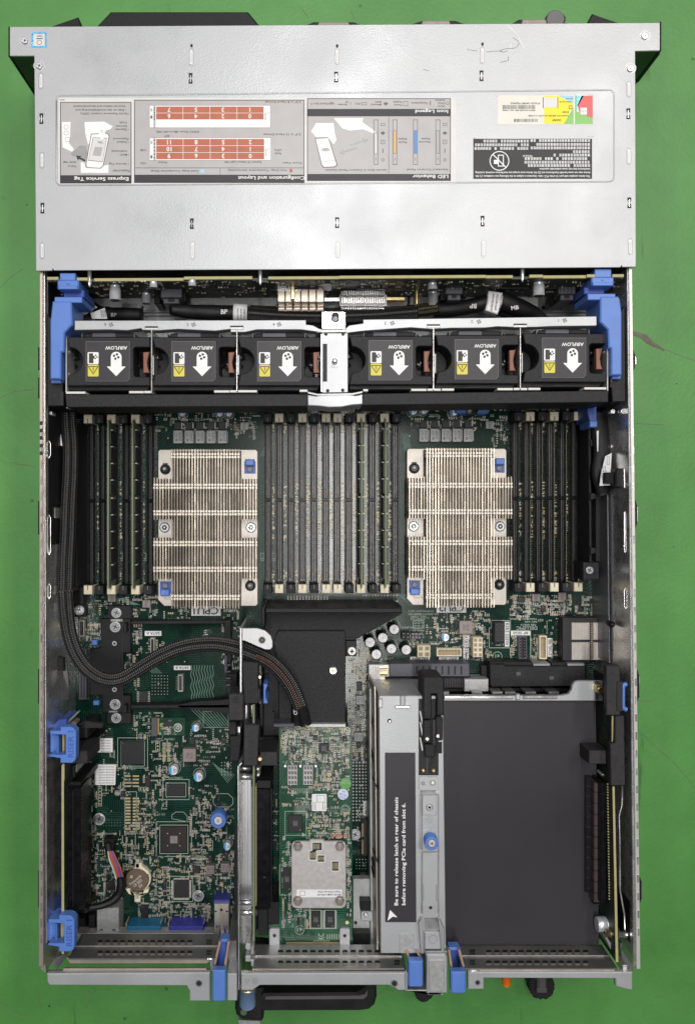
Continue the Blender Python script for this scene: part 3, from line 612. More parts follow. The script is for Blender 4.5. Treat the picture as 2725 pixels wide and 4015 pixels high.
# bezel and front handles sticking out beyond the cover
M = MB(); M.poly([(368, 112), (434, 43), (973, 43), (1030, 112)], 62, 10, 'black_plastic', 1.5); M.build('front_bezel', ch, ch, label='black trapezoid bezel block sticking out past the front edge')
M = MB(); M.poly([(180, 112), (308, 65), (324, 112)], 60, 20, 'black_plastic', .8); M.build('front_latch', ch, ch)
M = MB(); M.poly([(2297, 100), (2321, 52), (2440, 95)], 60, 20, 'black_plastic', .8); M.build('front_latch', ch, ch)
for P, c in (([(1172, 110), (1230, 84), (1388, 84), (1452, 110)], (1250, 1366)), ([(1583, 105), (1655, 79), (1788, 79), (1856, 105)], (1656, 1762)), ([(1990, 100), (2035, 74), (2160, 74), (2270, 100)], (2048, 2140))):
    M = MB(); M.poly(P, 60, 20, 'black_plastic', 1); M.poly([(c[0], P[1][1]+1), (c[1], P[1][1]+1), (c[1]+8, 105), (c[0]-8, 105)], 62, 30, 'inductor_tan', .6); M.build('front_grip', ch, ch)
M = MB(); cx, cy = W(2174, 70, 60); M.cylw(cx, cy-2, 7, 62, 40, 'handle_grey', 26, .6)
for k in range(14):
    a = math.radians(10+k*12.3); x, y = W(2174+37*math.cos(a), 84-27*math.sin(a), 58); M.cylw(x, y, 1.1, 60, 42, 'black_gloss', 8)
M.build('front_knob', ch, ch, label='round black ribbed knob at the front edge')
# ---------------------------------------------------------------- backplane board behind the cover edge
bp = thing('backplane_board', 'narrow upright circuit board with pale edge just below the front cover, above the fans', 'circuit board', 1310, 1090, 2)
YB = W(0, 1092, 83)[1]                      # world y of the board plane
def wx(px, z): return W(px, 0, z)[0]
M = MB()
def edge_y(px, z=83): return W(px, 1090-(px-250)*.0055, z)[1]
segs = [(186, 230, 86, 1), (302, 345, 84, 1), (370, 722, 82, 0), (722, 990, 85, 1), (1052, 1330, 84, 0), (1330, 1905, 85, 1), (1905, 2010, 84, 0), (2075, 2128, 85, 1), (2128, 2300, 83, 0), (2300, 2333, 85, 1), (2400, 2445, 85, 1)]
for a, b_, zt, q in segs:
    ya, yb = edge_y(a), edge_y(b_); xa, xb = wx(a, zt), wx(b_, zt)
    M.prism([(xa, ya), (xb, yb), (xb, yb-2.2), (xa, ya-2.2)], zt, zt-2.2, 'board_edge', .2)
xa, xb = wx(186, 83), wx(2445, 83); ya, yb = edge_y(186), edge_y(2445)
M.prism([(xa, ya), (xb, yb), (xb, yb-2), (xa, ya-2)], 80.5, 38, 'pcb_dark')
M.build('circuit_board', bp, bp)
def on_board(px, py, depth=0):              # z on the board face hit by photo point
    # solve for z so that W(px,py,z).y == board plane
    lo, hi = 5, 84
    for _ in range(30):
        z = (lo+hi)/2; y = W(px, py, z)[1]; Y = edge_y(px)-2-depth
        if y > Y: lo = z
        else: hi = z
    return z
M = MB(); R = random.Random(5)
for k in range(420):
    px, py = R.uniform(200, 2430), 1100+R.random()**1.3*70
    z = on_board(px, py); x = W(px, py, z)[0]; y = edge_y(px)-2
    w, h, d = R.uniform(.4, 1.3), R.uniform(.4, 1.3), R.uniform(.4, 1.1)
    for q in range(R.choice((1, 2, 3))): M.box(x+q*w*1.6, y-d, z-h/2, x+q*w*1.6+w, y, z+h/2, R.choices(('smd_silver', 'gold_pad', 'smd_black', 'smd_grey', 'smd_tan'), (3, 2, 4, 2, 2))[0])
for (a, b_) in ((840, 940), (1150, 1250), (1400, 1500), (1520, 1590), (1960, 2080), (2120, 2180)):
    z = on_board(a, 1128); xa, xb = wx(a, z), wx(b_, z); M.box(xa, edge_y(a)-3.4, z-3, xb, edge_y(a)-2, z+1, 'black_plastic')
M.build('surface_components', bp, bp, kind='stuff')
def hcap(px, py, r, ln, lift=0):            # can standing out of the upright board
    z = on_board(px, py-20); x = W(px, py, z)[0]; y = edge_y(px)-2
    m = MB(); m.tube([(x, y, z), (x, y-1.2, z), (x, y-1.8, z), (x, y-2.4, z), (x, y-ln, z)], [r*.9, r*.92, r*.82, r, r], 'cap_silver', 20); m.tube([(x, y-ln, z), (x, y-ln-.2, z)], [r*.9, r*.85], 'handle_grey', 20)
    m.build('capacitor', bp, bp)
for a in ((453, 1140, 4.2, 11), (603, 1122, 2.8, 5), (575, 1170, 3.6, 8), (755, 1112, 2.8, 5), (1696, 1165, 4.0, 11), (1695, 1130, 3.6, 5), (2111, 1128, 4.2, 10)): hcap(*a)
# press-fit connectors and plugs
M = MB(); z = 62
M.r(1088, 1123, 1182, 1140, z, 30, 'bright_metal', .3)
for k in range(6):
    x0 = 1089+k*30.5; M.r(x0, 1140 if k < 3 else 1123, x0+28.5, 1184, z, 44, 'nickel', .4); M.r(x0+1, 1186, x0+29, 1222, z-9, 30, 'nickel', .6)
    for j in range(3): M.r(x0+3, 1190+j*11, x0+26, 1196+j*11, z-8.6, z-9, 'inductor_tan')
M.r(1271, 1166, 1331, 1182, 50, 40, 'bright_metal', .3); M.r(1140, 1092, 1156, 1175, 66, 55, 'brass', .6); M.r(1266, 1090, 1300, 1122, 72, 60, 'inductor_grey', .3)
M.build('heat_sink_block', bp, bp)
M = MB()
for k in range(19):
    x0 = 1338+k*9.2
    for j, (a, b_) in enumerate(((1138, 1158), (1164, 1190))): M.r(x0, a, x0+6.2, b_, 58-j*2, 30, 'bright_metal', .5)
    M.r(x0-2, 1194, x0+4, 1213, 50, 30, 'bright_metal', .6)
M.r(1332, 1155, 1516, 1200, 52, 30, 'galv_dark'); M.r(1512, 1162, 1590, 1180, 50, 40, 'brass', .8); M.r(1627, 1090, 1641, 1196, 52, 40, 'brass', 1)
M.build('comb_connector', bp, bp)
for P in ((631, 1103, 714, 1191), (1746, 1103, 1814, 1177), (2188, 1117, 2256, 1177)):
    M = MB(); x0, y0, x1, y1 = P; w = x1-x0
    M.r(x0, y0, x1, y1-24, 60, 28, 'grey_plastic', .6); M.r(x0+w*.12, y1-30, x1-w*.12, y1, 57, 28, 'grey_plastic', .6); M.r(x0+w*.35, y1-20, x1-w*.35, y1-8, 57.4, 50, 'black_plastic')
    for k in range(4): M.r(x0+w*(.1+.22*k), y0, x0+w*(.13+.22*k), y0+32, 60.5, 58, 'black_plastic')
    M.r(x0-w*.3, y0+36, x0, y1, 48, 28, 'black_plastic', .6); M.r(x1, y0+40, x1+w*.2, y1-10, 48, 28, 'black_plastic', .6)
    M.build('power_plug', bp, bp)
for x, y in ((347, 1078), (1020, 1070), (2053, 1058)):
    M = MB()
    p = W(x, y, 84); q = W(x, y+42, 84); M.tube([(p[0], p[1]+4, 80), (q[0], q[1]+3, 80), (q[0], q[1], 80)], [1.6, 1.6, .5], 'bright_metal', 12)
    M.build('guide_pin', bp, bp)
# ---------------------------------------------------------------- fan cage
ZF = 84
cg = thing('fan_cage', 'silver sheet-metal fan cage with black lower beam and two blue lever handles', 'fan cage', 1320, 1420, 2)
M = MB(); ZB = 86
def beam(P): M.poly(P, ZB, ZB-9, 'cover_metal', .3)
beam([(294, 1257), (1200, 1255), (1200, 1272), (1228, 1276), (1250, 1288), (1262, 1292), (1262, 1304), (1240, 1300), (1180, 1292), (1008, 1292), (960, 1302), (905, 1302), (905, 1290), (845, 1297), (700, 1290), (615, 1296), (560, 1294), (555, 1287), (500, 1295), (430, 1292), (294, 1294)])
beam([(1355, 1288), (1370, 1276), (1424, 1268), (1424, 1253), (2338, 1240), (2338, 1277), (2160, 1279), (2100, 1282), (2020, 1283), (1950, 1280), (1900, 1285), (1770, 1286), (1690, 1290), (1610, 1284), (1440, 1296), (1400, 1300), (1355, 1306)])
M.poly([(1262, 1290), (1355, 1288), (1372, 1302), (1240, 1304)], ZB-.6, 60, 'galv', .3)
M.rr(1262, 1222, 1355, 1290, 87, 84, 'bright_metal', 6, .3)
M.rr(1299, 1224, 1331, 1264, 87.3, 84.5, 'black_deep', 14); M.cyl(1315, 1250, 13, 87.8, 84, 'black_gloss', 18, .5)
M.poly([(1262, 1306), (1364, 1306), (1364, 1538), (1264, 1540)], 86, 10, 'cover_metal', .3)
for x, y in ((1278, 1310), (1345, 1310), (1285, 1532), (1344, 1530)): M.disc(x, y, 7, 86.05, 'black_deep', 12)
M.r(1266, 1348, 1283, 1496, 86.1, 85, 'black_deep'); M.r(1258, 1310, 1264, 1536, 86.6, 10, 'bright_metal', .3)
M.cyl(1314, 1422, 20, 86.5, 86, 'galv', 22); M.cyl(1314, 1424, 15, 86.9, 86, 'galv_dark', 22); M.cyl(1313, 1414, 11, 91, 86, 'bright_metal', 20, 1.4)
beam_low = [(1206, 1548), (1240, 1553), (1262, 1549), (1364, 1546), (1395, 1551), (1422, 1545), (1422, 1585), (1380, 1588), (1340, 1596), (1290, 1597), (1250, 1592), (1207, 1590)]
M.poly(beam_low, 85.4, 60, 'cover_metal', .6)
M.poly([(1206, 1534), (1245, 1543), (1385, 1540), (1422, 1532), (1422, 1541), (1385, 1549), (1245, 1552), (1206, 1543)], 85, 70, 'galv_dark', .3)
for i, P in enumerate(((260, 336), (507, 565), (567, 598), (840, 900), (902, 932), (934, 1008), (1175, 1206), (1424, 1443), (1612, 1672), (1675, 1728), (1732, 1780), (1950, 2010), (2013, 2066), (2070, 2118), (2290, 2376))):
    y = 1540-(P[0]-260)*.0082; M.r(P[0], y-5, P[1], y+4, 85.6, 74, 'label_light', .2)
for x in (595, 929, 1699, 2039):
    d = (x-595)*.0072
    M.r(x-27, 1279-d, x+27, 1294-d, ZB+.3, 78, 'galv', .3); M.r(x-25, 1279-d, x+25, 1285-d, ZB+.5, ZB, 'black_deep')
    M.r(x-2.6, 1292-d, x+3.4, 1538-d, 86.4, 8, 'bright_metal', .4); M.r(x+5, 1395-d, x+9, 1470-d, 83, 60, 'galv_dark')
for x0, s in ((258, 1), (2384, -1)):
    y0 = 1320 if s > 0 else 1300
    M.r(min(x0, x0+s*6), y0, max(x0, x0+s*6), 1540, 84, 10, 'galv', .3)
    for y in (1380, 1432, 1466): M.cyl(x0+s*(6 if y == 1432 else 14), y, 6, 80, 70, 'bright_metal', 12, 1)
    M.r(min(x0-s*15, x0-s*8), 1380, max(x0-s*15, x0-s*8), 1500, 82, 50, 'grey_plastic', .4)
for n, nx, ix, y in ((6, 414, 437, 1273), (5, 737, 760, 1273), (4, 1075, 1095, 1272), (3, 1511, 1538, 1267), (2, 1850, 1877, 1261), (1, 2189, 2213, 1256)):
    M.text(str(n), nx, y, 12, ZB+.05, 'ink_grey', 180)
    for a in range(4):
        q = math.radians(a*90+20); M.disc(ix+6*math.cos(q), y+6*math.sin(q), 3.6, ZB+.05, 'ink_grey', 10)
    M.disc(ix, y, 1.6, ZB+.06, 'ink_grey', 8)
M.build('frame', cg, cg)
M = MB(); M.poly([(257, 1546), (1206, 1545), (1206, 1593), (262, 1597)], 84.6, 50, 'black_textured', .5); M.poly([(1424, 1543), (2384, 1531), (2384, 1577), (1422, 1589)], 84.6, 50, 'black_textured', .5)
M.poly([(262, 1597), (1206, 1594), (1206, 1597), (262, 1600)], 78, 70, 'label_light')
M.build('lower_beam', cg, cg)
M = MB(); M.poly([(186, 1230), (250, 1310), (248, 1540), (250, 1592), (188, 1592)], 80, 8, 'black_plastic', .5); M.sheet([(205, 1551), (222, 1541), (222, 1560)], 80.1, 'black_deep')
M.poly([(238, 1536), (250, 1536), (250, 1590), (240, 1590)], 81, 40, 'black_deep')
M.build('end_bracket', cg, cg); M = MB(); M.poly([(2388, 1275), (2448, 1200), (2452, 1575), (2400, 1575), (2396, 1520), (2388, 1520)], 80, 8, 'black_plastic', .5); M.sheet([(2415, 1526), (2432, 1536), (2415, 1547)], 80.1, 'black_deep')
M.build('end_bracket', cg, cg)
M = MB(); M.poly([(207, 1181), (281, 1181), (285, 1272), (254, 1306), (252, 1380), (241, 1382), (240, 1486), (198, 1486), (198, 1260)], 89, 60, 'blue_plastic', .9)
M.rr(215, 1164, 323, 1187, 88, 60, 'blue_plastic', 4, .5); M.r(202, 1486, 240, 1502, 84, 60, 'blue_plastic', .5); M.r(251, 1137, 331, 1166, 78, 50, 'blue_dark', .6)
M.rr(226, 1097, 310, 1134, 86, 60, 'blue_plastic', 4, .8); M.r(236, 1070, 297, 1100, 84, 50, 'blue_plastic', .5); M.r(230, 1120, 305, 1134, 87.4, 80, 'blue_plastic', .4); M.sheet([(262, 1112), (276, 1112), (269, 1120)], 86.1, 'blue_dark')
M.r(228, 1494, 250, 1500, 70, 60, 'blue_dark')
M.build('lever_handle', cg, cg)
M = MB(); M.poly([(2352, 1172), (2354, 1162), (2424, 1162), (2430, 1172), (2437, 1228), (2437, 1471), (2395, 1471), (2395, 1366), (2385, 1364), (2382, 1292), (2352, 1262)], 89, 60, 'blue_plastic', .9)
M.rr(2303, 1151, 2412, 1176, 88, 60, 'blue_plastic', 4, .5); M.r(2398, 1471, 2433, 1486, 84, 60, 'blue_plastic', .5); M.r(2289, 1126, 2368, 1153, 78, 50, 'blue_dark', .6)
M.rr(2319, 1086, 2406, 1120, 86, 60, 'blue_plastic', 4, .8); M.r(2331, 1054, 2396, 1088, 84, 50, 'blue_plastic', .5); M.r(2324, 1107, 2402, 1120, 87.4, 80, 'blue_plastic', .4); M.sheet([(2354, 1096), (2368, 1096), (2361, 1104)], 86.1, 'blue_dark')
M.build('lever_handle', cg, cg)
# ---------------------------------------------------------------- six fans
fan = thing('cooling_fan', 'x', 'cooling fan', 425, 1420, ZF, 'six black cooling fans in a row across the case')
M = MB(); P = [(264, 1322), (589, 1322), (589, 1361), (534, 1361), (527, 1364), (524, 1370), (525, 1468), (528, 1474), (535, 1477), (589, 1479), (589, 1512), (264, 1512)]
for k in range(13):
    a = math.radians(90-k*15); P.append((273+53*math.cos(a), 1415+53*math.sin(a)))
P = P[:12]+[p for p in P[12:] if p[0] >= 264]
M.poly(P, ZF, 62, 'black_textured', .5); M.r(262, 1322, 590, 1514, 63, 8, 'black_plastic')
M.poly([(270, 1512), (590, 1512), (588, 1520), (578, 1534), (270, 1534)], 79, 8, 'black_plastic', .8)
M.poly([(340, 1308), (375, 1303), (500, 1303), (530, 1308), (545, 1322), (325, 1322)], 80, 10, 'black_textured', .5)
M.r(362, 1304, 455, 1322, 80.4, 70, 'grey_plastic', .4)
for x in (323, 528): M.r(x-1.5, 1306, x+1.5, 1324, 82, 60, 'handle_grey')
M.build('housing', fan, fan)
for q in (W(273, 1415, 60), W(560, 1415, 60)):         # blades seen through the finger holes
    M = MB()
    for k in range(5):
        a = math.radians(k*72+20); M.tube([(q[0], q[1], 66), (q[0]+9*math.cos(a), q[1]+9*math.sin(a), 64)], [2.2, 3.2], 'black_gloss', 8, flat=.3)
    M.build('fan_blades', fan, fan)
M = MB(); M.poly([(338, 1338), (510, 1338), (510, 1484), (500, 1495), (338, 1495)], ZF+.15, ZF, 'line_grey'); M.poly([(340, 1340), (508, 1340), (508, 1483), (499, 1493), (340, 1493)], ZF+.25, ZF, 'label_dark')
M.text('AIRFLOW', 457, 1364, 13, ZF+.3, 'white_print', 180, width=86)
ar = [(436, 1437)]+[(457+21*math.cos(math.radians(a)), 1399+20*math.sin(math.radians(a))) for a in range(180, 361, 20)]+[(478, 1437), (494, 1437), (457, 1475), (420, 1437)]
M.sheet(ar, ZF+.3, 'white_print')
for a in range(4):
    q = math.radians(a*90+20); M.disc(457+9*math.cos(q), 1398+9*math.sin(q), 5, ZF+.36, 'ink', 10)
M.rr(345, 1381, 388, 1428, ZF+.32, ZF, 'white_print', 4); M.rr(346, 1430, 388, 1476, ZF+.32, ZF, 'warn_yellow', 4)
M.sheet([(350, 1385), (366, 1385), (368, 1398), (373, 1402), (368, 1408), (368, 1424), (350, 1424)], ZF+.38, 'ink')
for a in range(4):
    q = math.radians(a*90+10); M.disc(376+6*math.cos(q), 1399+6*math.sin(q), 3.4, ZF+.38, 'ink', 8)
tri = [(348, 1437), (386, 1437), (367, 1466)]; M.pl(tri+[tri[0]], 3, ZF+.38, 'ink'); M.sr(365.5, 1440, 368.5, 1451, ZF+.38, 'ink'); M.disc(367, 1455, 1.8, ZF+.38, 'ink', 8)
M.build('airflow_label', fan, fan)
M = MB(); M.poly([(562, 1381), (588, 1379), (582, 1400), (578, 1421), (581, 1442), (588, 1462), (563, 1462)], 80, 75, 'tab_brown', .4); M.build('release_tab', fan, fan)
fans = [fan]; L0 = ['leftmost of the six black fans, next to the left blue lever, below number 6', 'black fan with airflow label second from the left, below number 5', 'black fan just left of the bare silver centre post, below number 4', 'black fan just right of the bare silver centre post, below number 3', 'black fan second from the right in the fan row, below number 2', 'rightmost black fan, next to the right blue lever, below number 1']
base = fan.location.copy()
for i, (tx, ty) in enumerate(((457, 1364), (793, 1364), (1128, 1364), (1564, 1360), (1901, 1356), (2243, 1350))):
    o = fan if i == 0 else copy_tree(fan)
    o.location = (base.x+(tx-457)/PM(ZF)/1000, base.y-(ty-1364)/PM(ZF)/1000, base.z); o['label'] = L0[i]
# ---------------------------------------------------------------- cables between backplane and fans
def path(pts): return [(*W(x, y, z), z) for x, y, z in pts]
c1 = thing('power_cable', 'black sleeved cable marked BP running from left towards the centre between fans and backplane', 'cable', 700, 1230, 20)
M = MB(); M.tube(path([(420, 1232, 40), (500, 1234, 42), (560, 1236, 42)]), 5.5, 'black_plastic', 14, sub=4); M.tube(path([(668, 1215, 60), (740, 1222, 55), (830, 1226, 50), (920, 1228, 50), (975, 1232, 50)]), [3.5, 5.5, 6, 6, 6], 'black_plastic', 14, sub=5)
M.tube(path([(970, 1232, 50), (1080, 1240, 46), (1200, 1244, 44), (1330, 1244, 44), (1460, 1240, 44), (1560, 1232, 44), (1640, 1226, 46)]), 6.2, 'braid', 16, sub=6)
M.tube(path([(985, 1222, 45), (1100, 1226, 40), (1250, 1232, 40), (1450, 1232, 40), (1600, 1222, 44), (1720, 1206, 48)]), 5, 'braid_gold', 14, sub=6)
M.text('BP', 880, 1222, 17, 56.4, 'label_light', 0, width=26); M.text('BP', 448, 1234, 14, 47.6, 'inductor_grey', 0, width=22)
M.build('sleeve', c1, c1)
M = MB(); M.tube(path([(918, 1226, 50), (972, 1228, 50)]), 6.9, 'paper_white', 18); 
for i, s in enumerate(('Made in China', 'DP/N 0TW', 'CN-07H3')): M.text(s, 933+i*13, 1230, 6, 57.2, 'ink', 90, maxw=44)
M.build('label_tag', c1, c1)
M = MB()
for k in range(5): M.tube(path([(665+k*9, 1190, 50), (672+k*8, 1212, 46), (700+k*6, 1224-k*2, 48), (740, 1224-k*2, 50)]), 1., ['black_plastic', 'black_gloss', 'wire_yellow', 'black_plastic', 'black_gloss'][k], 8, sub=4)
M.r(710, 1197, 738, 1212, 46, 30, 'wire_yellow', .6)
M.build('wires', c1, c1)
c2 = thing('signal_cable', 'black cable with two white printed wraps beside the left blue lever', 'cable', 370, 1220, 30)
M = MB(); M.tube(path([(330, 1160, 30), (350, 1200, 32), (390, 1228, 34), (430, 1232, 38)]), 6, 'black_plastic', 14, sub=4); M.build('sleeve', c2, c2)
M = MB(); M.poly([(290, 1192), (335, 1150), (350, 1172), (382, 1205), (330, 1236), (305, 1225)], 44, 43, 'paper_white', .2); M.poly([(355, 1228), (412, 1206), (422, 1250), (362, 1250)], 46, 45, 'paper_white', .2)
for i, s in enumerate(('China', '078TPR', '0036-A00')): M.text(s, 322+i*12, 1212-i*14, 8, 44.1, 'ink', -45)
for i in range(3): M.text('0787TPR', 400+i*7, 1230, 5, 46.1, 'ink', 95, maxw=36)
M.build('label_tag', c2, c2)
c3 = thing('power_cable', 'black cable marked MB with a broad white printed wrap above fans 1 and 2', 'cable', 1940, 1200, 20)
M = MB(); M.tube(path([(1700, 1216, 42), (1780, 1212, 44), (1850, 1200, 48), (1910, 1182, 50)]), 6, 'black_plastic', 14, sub=5); M.tube(path([(1940, 1165, 50), (1985, 1188, 50), (2040, 1210, 48), (2090, 1232, 44), (2130, 1262, 40)]), [7.5, 7.5, 7, 6, 5], 'black_plastic', 16, sub=5)
M.tube(path([(1960, 1215, 44), (2000, 1235, 42), (2060, 1250, 40)]), 5, 'black_gloss', 14, sub=4); M.tube(path([(1726, 1205, 40), (1740, 1228, 38), (1790, 1232, 38)]), 2, 'wire_red', 8, sub=4)
M.text('BP', 1854, 1200, 17, 54.6, 'label_light', 180, width=27); M.text('MB', 2018, 1206, 15, 57, 'label_light', 8, width=30); M.build('sleeve', c3, c3)
M = MB(); M.poly([(1914, 1139), (1970, 1146), (1975, 1165), (1966, 1195), (1950, 1232), (1903, 1216), (1911, 1180)], 57.6, 50, 'paper_white', .8)
for i, s in enumerate(('Made in China', 'DP/N 0DC35X', 'CN-0DC35X-76100')): M.text(s, 1962-i*16, 1185, 7, 57.9, 'ink', 82, maxw=70)
M.build('label_tag', c3, c3)
# ---------------------------------------------------------------- motherboard
ZP = 10.0
mb_ = thing('motherboard', 'dark green main circuit board covering most of the case floor, with memory slots and connectors', 'circuit board', 1300, 2600, 8.4)
M = MB()
M.poly([(272, 1560), (2345, 1560), (2352, 2320), (2352, 2600), (2395, 2600), (2398, 2925), (2240, 2925), (2240, 2760), (1480, 2700), (1455, 2700), (1455, 3420), (1412, 3420), (1412, 3440), (1380, 3452), (1380, 3468), (1100, 3468), (1100, 3640), (940, 3646), (285, 3646), (285, 2300), (272, 2290)], ZP, 8.4, 'pcb')
M.r(2350, 2318, 2356, 2560, 20, 8, 'board_edge'); M.r(2356, 2560, 2396, 2572, 12, 8, 'board_edge'); M.r(2388, 2572, 2396, 2600, 14, 8, 'board_edge')
M.build('circuit_board', mb_, mb_)
# printed marks
M = MB(); z = ZP+.06
def plate(x0, y0, x1, y1, s, h, rot=180, **k): M.sr(x0, y0, x1, y1, z, 'paper_white'); M.text(s, (x0+x1)/2, (y0+y1)/2, h, z+.05, 'ink', rot, **k)
plate(751, 2376, 866, 2414, 'CPU1', 28, width=98); plate(1711, 2366, 1827, 2402, 'CPU2', 28, width=98)
plate(290, 2419, 307, 2503, 'SATA_ODD', 10, -90, width=76); plate(569, 2474, 634, 2493, 'SATA A', 10, width=52); plate(683, 2610, 748, 2627, 'SATA B', 10, width=52)
plate(1608, 2575, 1684, 2592, 'BAT PWR', 10, width=64); plate(1721, 2575, 1797, 2593, 'BAT SIG', 10, width=62); plate(1816, 2491, 1837, 2586, 'RSR2 225W', 12, -90, width=86); plate(1978, 2438, 1996, 2535, 'RSR3 225W', 12, -90, width=88)
plate(2001, 2473, 2079, 2491, 'BP SIG0', 10, width=58); plate(2145, 2502, 2164, 2575, 'BP SIG2', 10, -90, width=62); plate(1425, 3142, 1442, 3197, 'IDSDM', 9, -90, width=44)
M.text('DELLEMC', 2064, 2463, 13, z, 'silk', 180, width=82)
for s, x, y, w in (('PBB 00BC4', 2070, 2450, 60), ('REV A00', 2080, 2438, 48), ('MADE IN CHINA', 2050, 2427, 104), ('NVRAM_CLR', 1637, 2427, 58), ('PWR_REMOTE', 1598, 2460, 50), ('ALL RIGHTS RESERVED', 1660, 2408, 120), ('COPYRIGHT 2017', 1650, 2396, 100), ('DELL CORP', 1640, 2418, 60), ('PWRD_EN', 1640, 2472, 44), ('J_USB', 1525, 2584, 34), ('J_PS1', 1700, 2592, 36), ('J_BP2', 1875, 2586, 34), ('J_BP0', 1958, 2529, 32), ('P_SPIVR_INTRO', 665, 2898, 40), ('P_SPINCE_DUAL', 688, 3050, 56), ('U_CH9', 520, 3015, 24)):
    M.text(s, x, y, 7, z, 'silk', 180, width=w)
for x, y, r_ in ((1949, 2574, 17),):
    M.ring(x, y, r_, r_+2.4, z, 'silk', 28); M.text('e1', x, y, 15, z, 'silk', 180)
def outline(pts, t=2.2): M.pl(pts+[pts[0]], t, z+.02, 'silk')
outline([(1927, 2433), (2000, 2433), (2000, 2491), (2001, 2473), (2079, 2473), (2079, 2588), (2018, 2588), (2000, 2575), (2000, 2540), (1917, 2540), (1917, 2462), (1927, 2462)], 3)
outline([(463, 2893), (580, 2893), (580, 3011), (463, 3011)]); outline([(476, 2906), (568, 2906), (568, 3004), (476, 3004)]); outline([(640, 3056), (743, 3056), (743, 3135), (640, 3135)]); outline([(652, 3070), (730, 3070), (730, 3124), (652, 3124)])
outline([(614, 3222), (752, 3222), (752, 3358), (614, 3358)]); outline([(628, 3235), (738, 3235), (738, 3347), (628, 3347)]); outline([(666, 3436), (757, 3436), (757, 3535), (666, 3535)]); outline([(680, 3450), (744, 3450), (744, 3522), (680, 3522)])
outline([(387, 3085), (400, 3085), (400, 3160), (387, 3160)]); outline([(545, 3087), (582, 3087), (582, 3101), (545, 3101)]); outline([(490, 3104), (537, 3104), (537, 3266), (490, 3266)]); outline([(496, 3270), (532, 3270), (532, 3364), (496, 3364)]); outline([(612, 2906), (628, 2906), (628, 2945), (612, 2945)])
outline([(837, 3130), (850, 3112), (895, 3112), (914, 3130), (914, 3152), (900, 3164), (850, 3164), (837, 3150)]); outline([(675, 3210), (675, 3195), (690, 3184), (720, 3184), (735, 3200), (735, 3222)], 1.8)
outline([(820, 3296), (835, 3296), (835, 3334), (820, 3334)]); outline([(794, 3331), (808, 3331), (808, 3366), (794, 3366)]); outline([(614, 3455), (655, 3455), (655, 3512), (614, 3512)])
outline([(798, 2790), (896, 2790), (896, 2852), (798, 2852)], 1.6)
outline([(1619, 2433), (1661, 2433), (1661, 2464), (1619, 2464)], 2.4)
for q in range(3):
    for w_ in range(2): M.ring(1628+q*13, 2442+w_*14, 3.2, 5, z+.03, 'silk', 12)
M.sheet([(2045, 2405), (2060, 2392), (2060, 2400)], z, 'silk')
for x, y, s in ((417, 2862, 1), (2264, 2402, 1), (2300, 2402, 1)): M.sheet([(x-6, y+6), (x+6, y+6), (x, y-6)], z, 'silk')
for k in range(9):                                   # wavy length-matched traces
    x0 = 752+k*10.4; pts = [(x0+3.4*math.sin(j*.75+k*.5)*(1 if 2 < j < 22 else 0), 2608+j*5.8) for j in range(25)]
    M.pl(pts, 2.6, z, 'silk_trace')
for k in range(9): M.line(752+k*13, 2782, 830+k*9, 2858-k*2, 2.4, z, 'silk_trace')
for k in range(6): M.line(835+k*5, 2990+k*4, 895+k*5, 3070-k*6, 2.0, z, 'silk_trace')
for (x0, y0, x1, y1, n_, dx) in ((690, 2440, 660, 2424, 16, 12), (452, 2345, 520, 2372, 6, 6), (1020, 1790, 1045, 1740, 6, 5), (1575, 1700, 1590, 1780, 7, 4), (2050, 2420, 2110, 2340, 5, 5), (1560, 2330, 1610, 2375, 7, 5), (560, 2600, 600, 2640, 6, 7)):
    for k in range(n_): M.line(x0+k*dx, y0, x1+k*dx, y1, 1.6, z, 'silk_trace')
def dots(x0, y0, nx, ny, px, py, r_, mat='smd_silver'):
    for i in range(nx):
        for j in range(ny): M.disc(x0+i*px, y0+j*py, r_, z+.03, mat, 8)
dots(1385, 2990, 5, 19, 12.5, 12.6, 3.4); dots(1130, 2338, 14, 8, 11.8, 6, 3.6); dots(1424, 2334, 12, 2, 12, 24, 4); dots(598, 2650, 6, 7, 12, 12, 1.8); dots(620, 2560, 4, 4, 12, 12, 1.6); dots(870, 2990, 4, 5, 12, 12, 2); dots(396, 3215, 8, 3, 11, 11, 1.5, 'silk_trace'); dots(1398, 3370, 4, 4, 12, 12, 2.2); dots(1200, 3500, 2, 3, 12, 12, 2)
for j in range(11):
    for x in (489, 522): M.sr(x, 3040+j*13.2 if j < 4 else 3127+(j-4)*12, x+24, 3046+j*13.2 if j < 4 else 3134+(j-4)*12, z+.02, 'gold_pad')
for j in range(7, 11):
    for x in (489, 522): M.sr(x, 3127+j*12, x+24, 3134+j*12, z+.02, 'gold_pad')
for j in range(14):
    for x in (638, 657): M.sr(x, 2912+j*5.4, x+13, 2915+j*5.4, z+.02, 'gold_pad')
for j in range(7):
    for y in (3406, 3428): M.sr(616+j*7, y, 619+j*7, y+15, z+.02, 'gold_pad')
for j in range(6): M.disc(393.5, 3092+j*12, 3, z+.03, 'gold_pad', 8)
for x, y in ((552, 3094), (564, 3094), (575, 3094), (620, 2913), (620, 2926), (620, 2939), (827, 3303), (827, 3315), (827, 3328), (801, 3338), (801, 3348), (801, 3359)): M.disc(x, y, 3.4, z+.03, 'gold_pad', 10)
for x, y in ((432, 2858), (812, 2866), (760, 3093), (438, 3180), (574, 3019), (725, 2594), (623, 2681), (534, 2394), (508, 2566), (660, 1718), (1003, 1717), (1606, 1709), (1964, 1706), (2264, 2388)): M.disc(x, y, 4.5, z+.04, 'black_deep', 12); M.disc(x, y, 2.6, z+.07, 'copper_strip', 10)
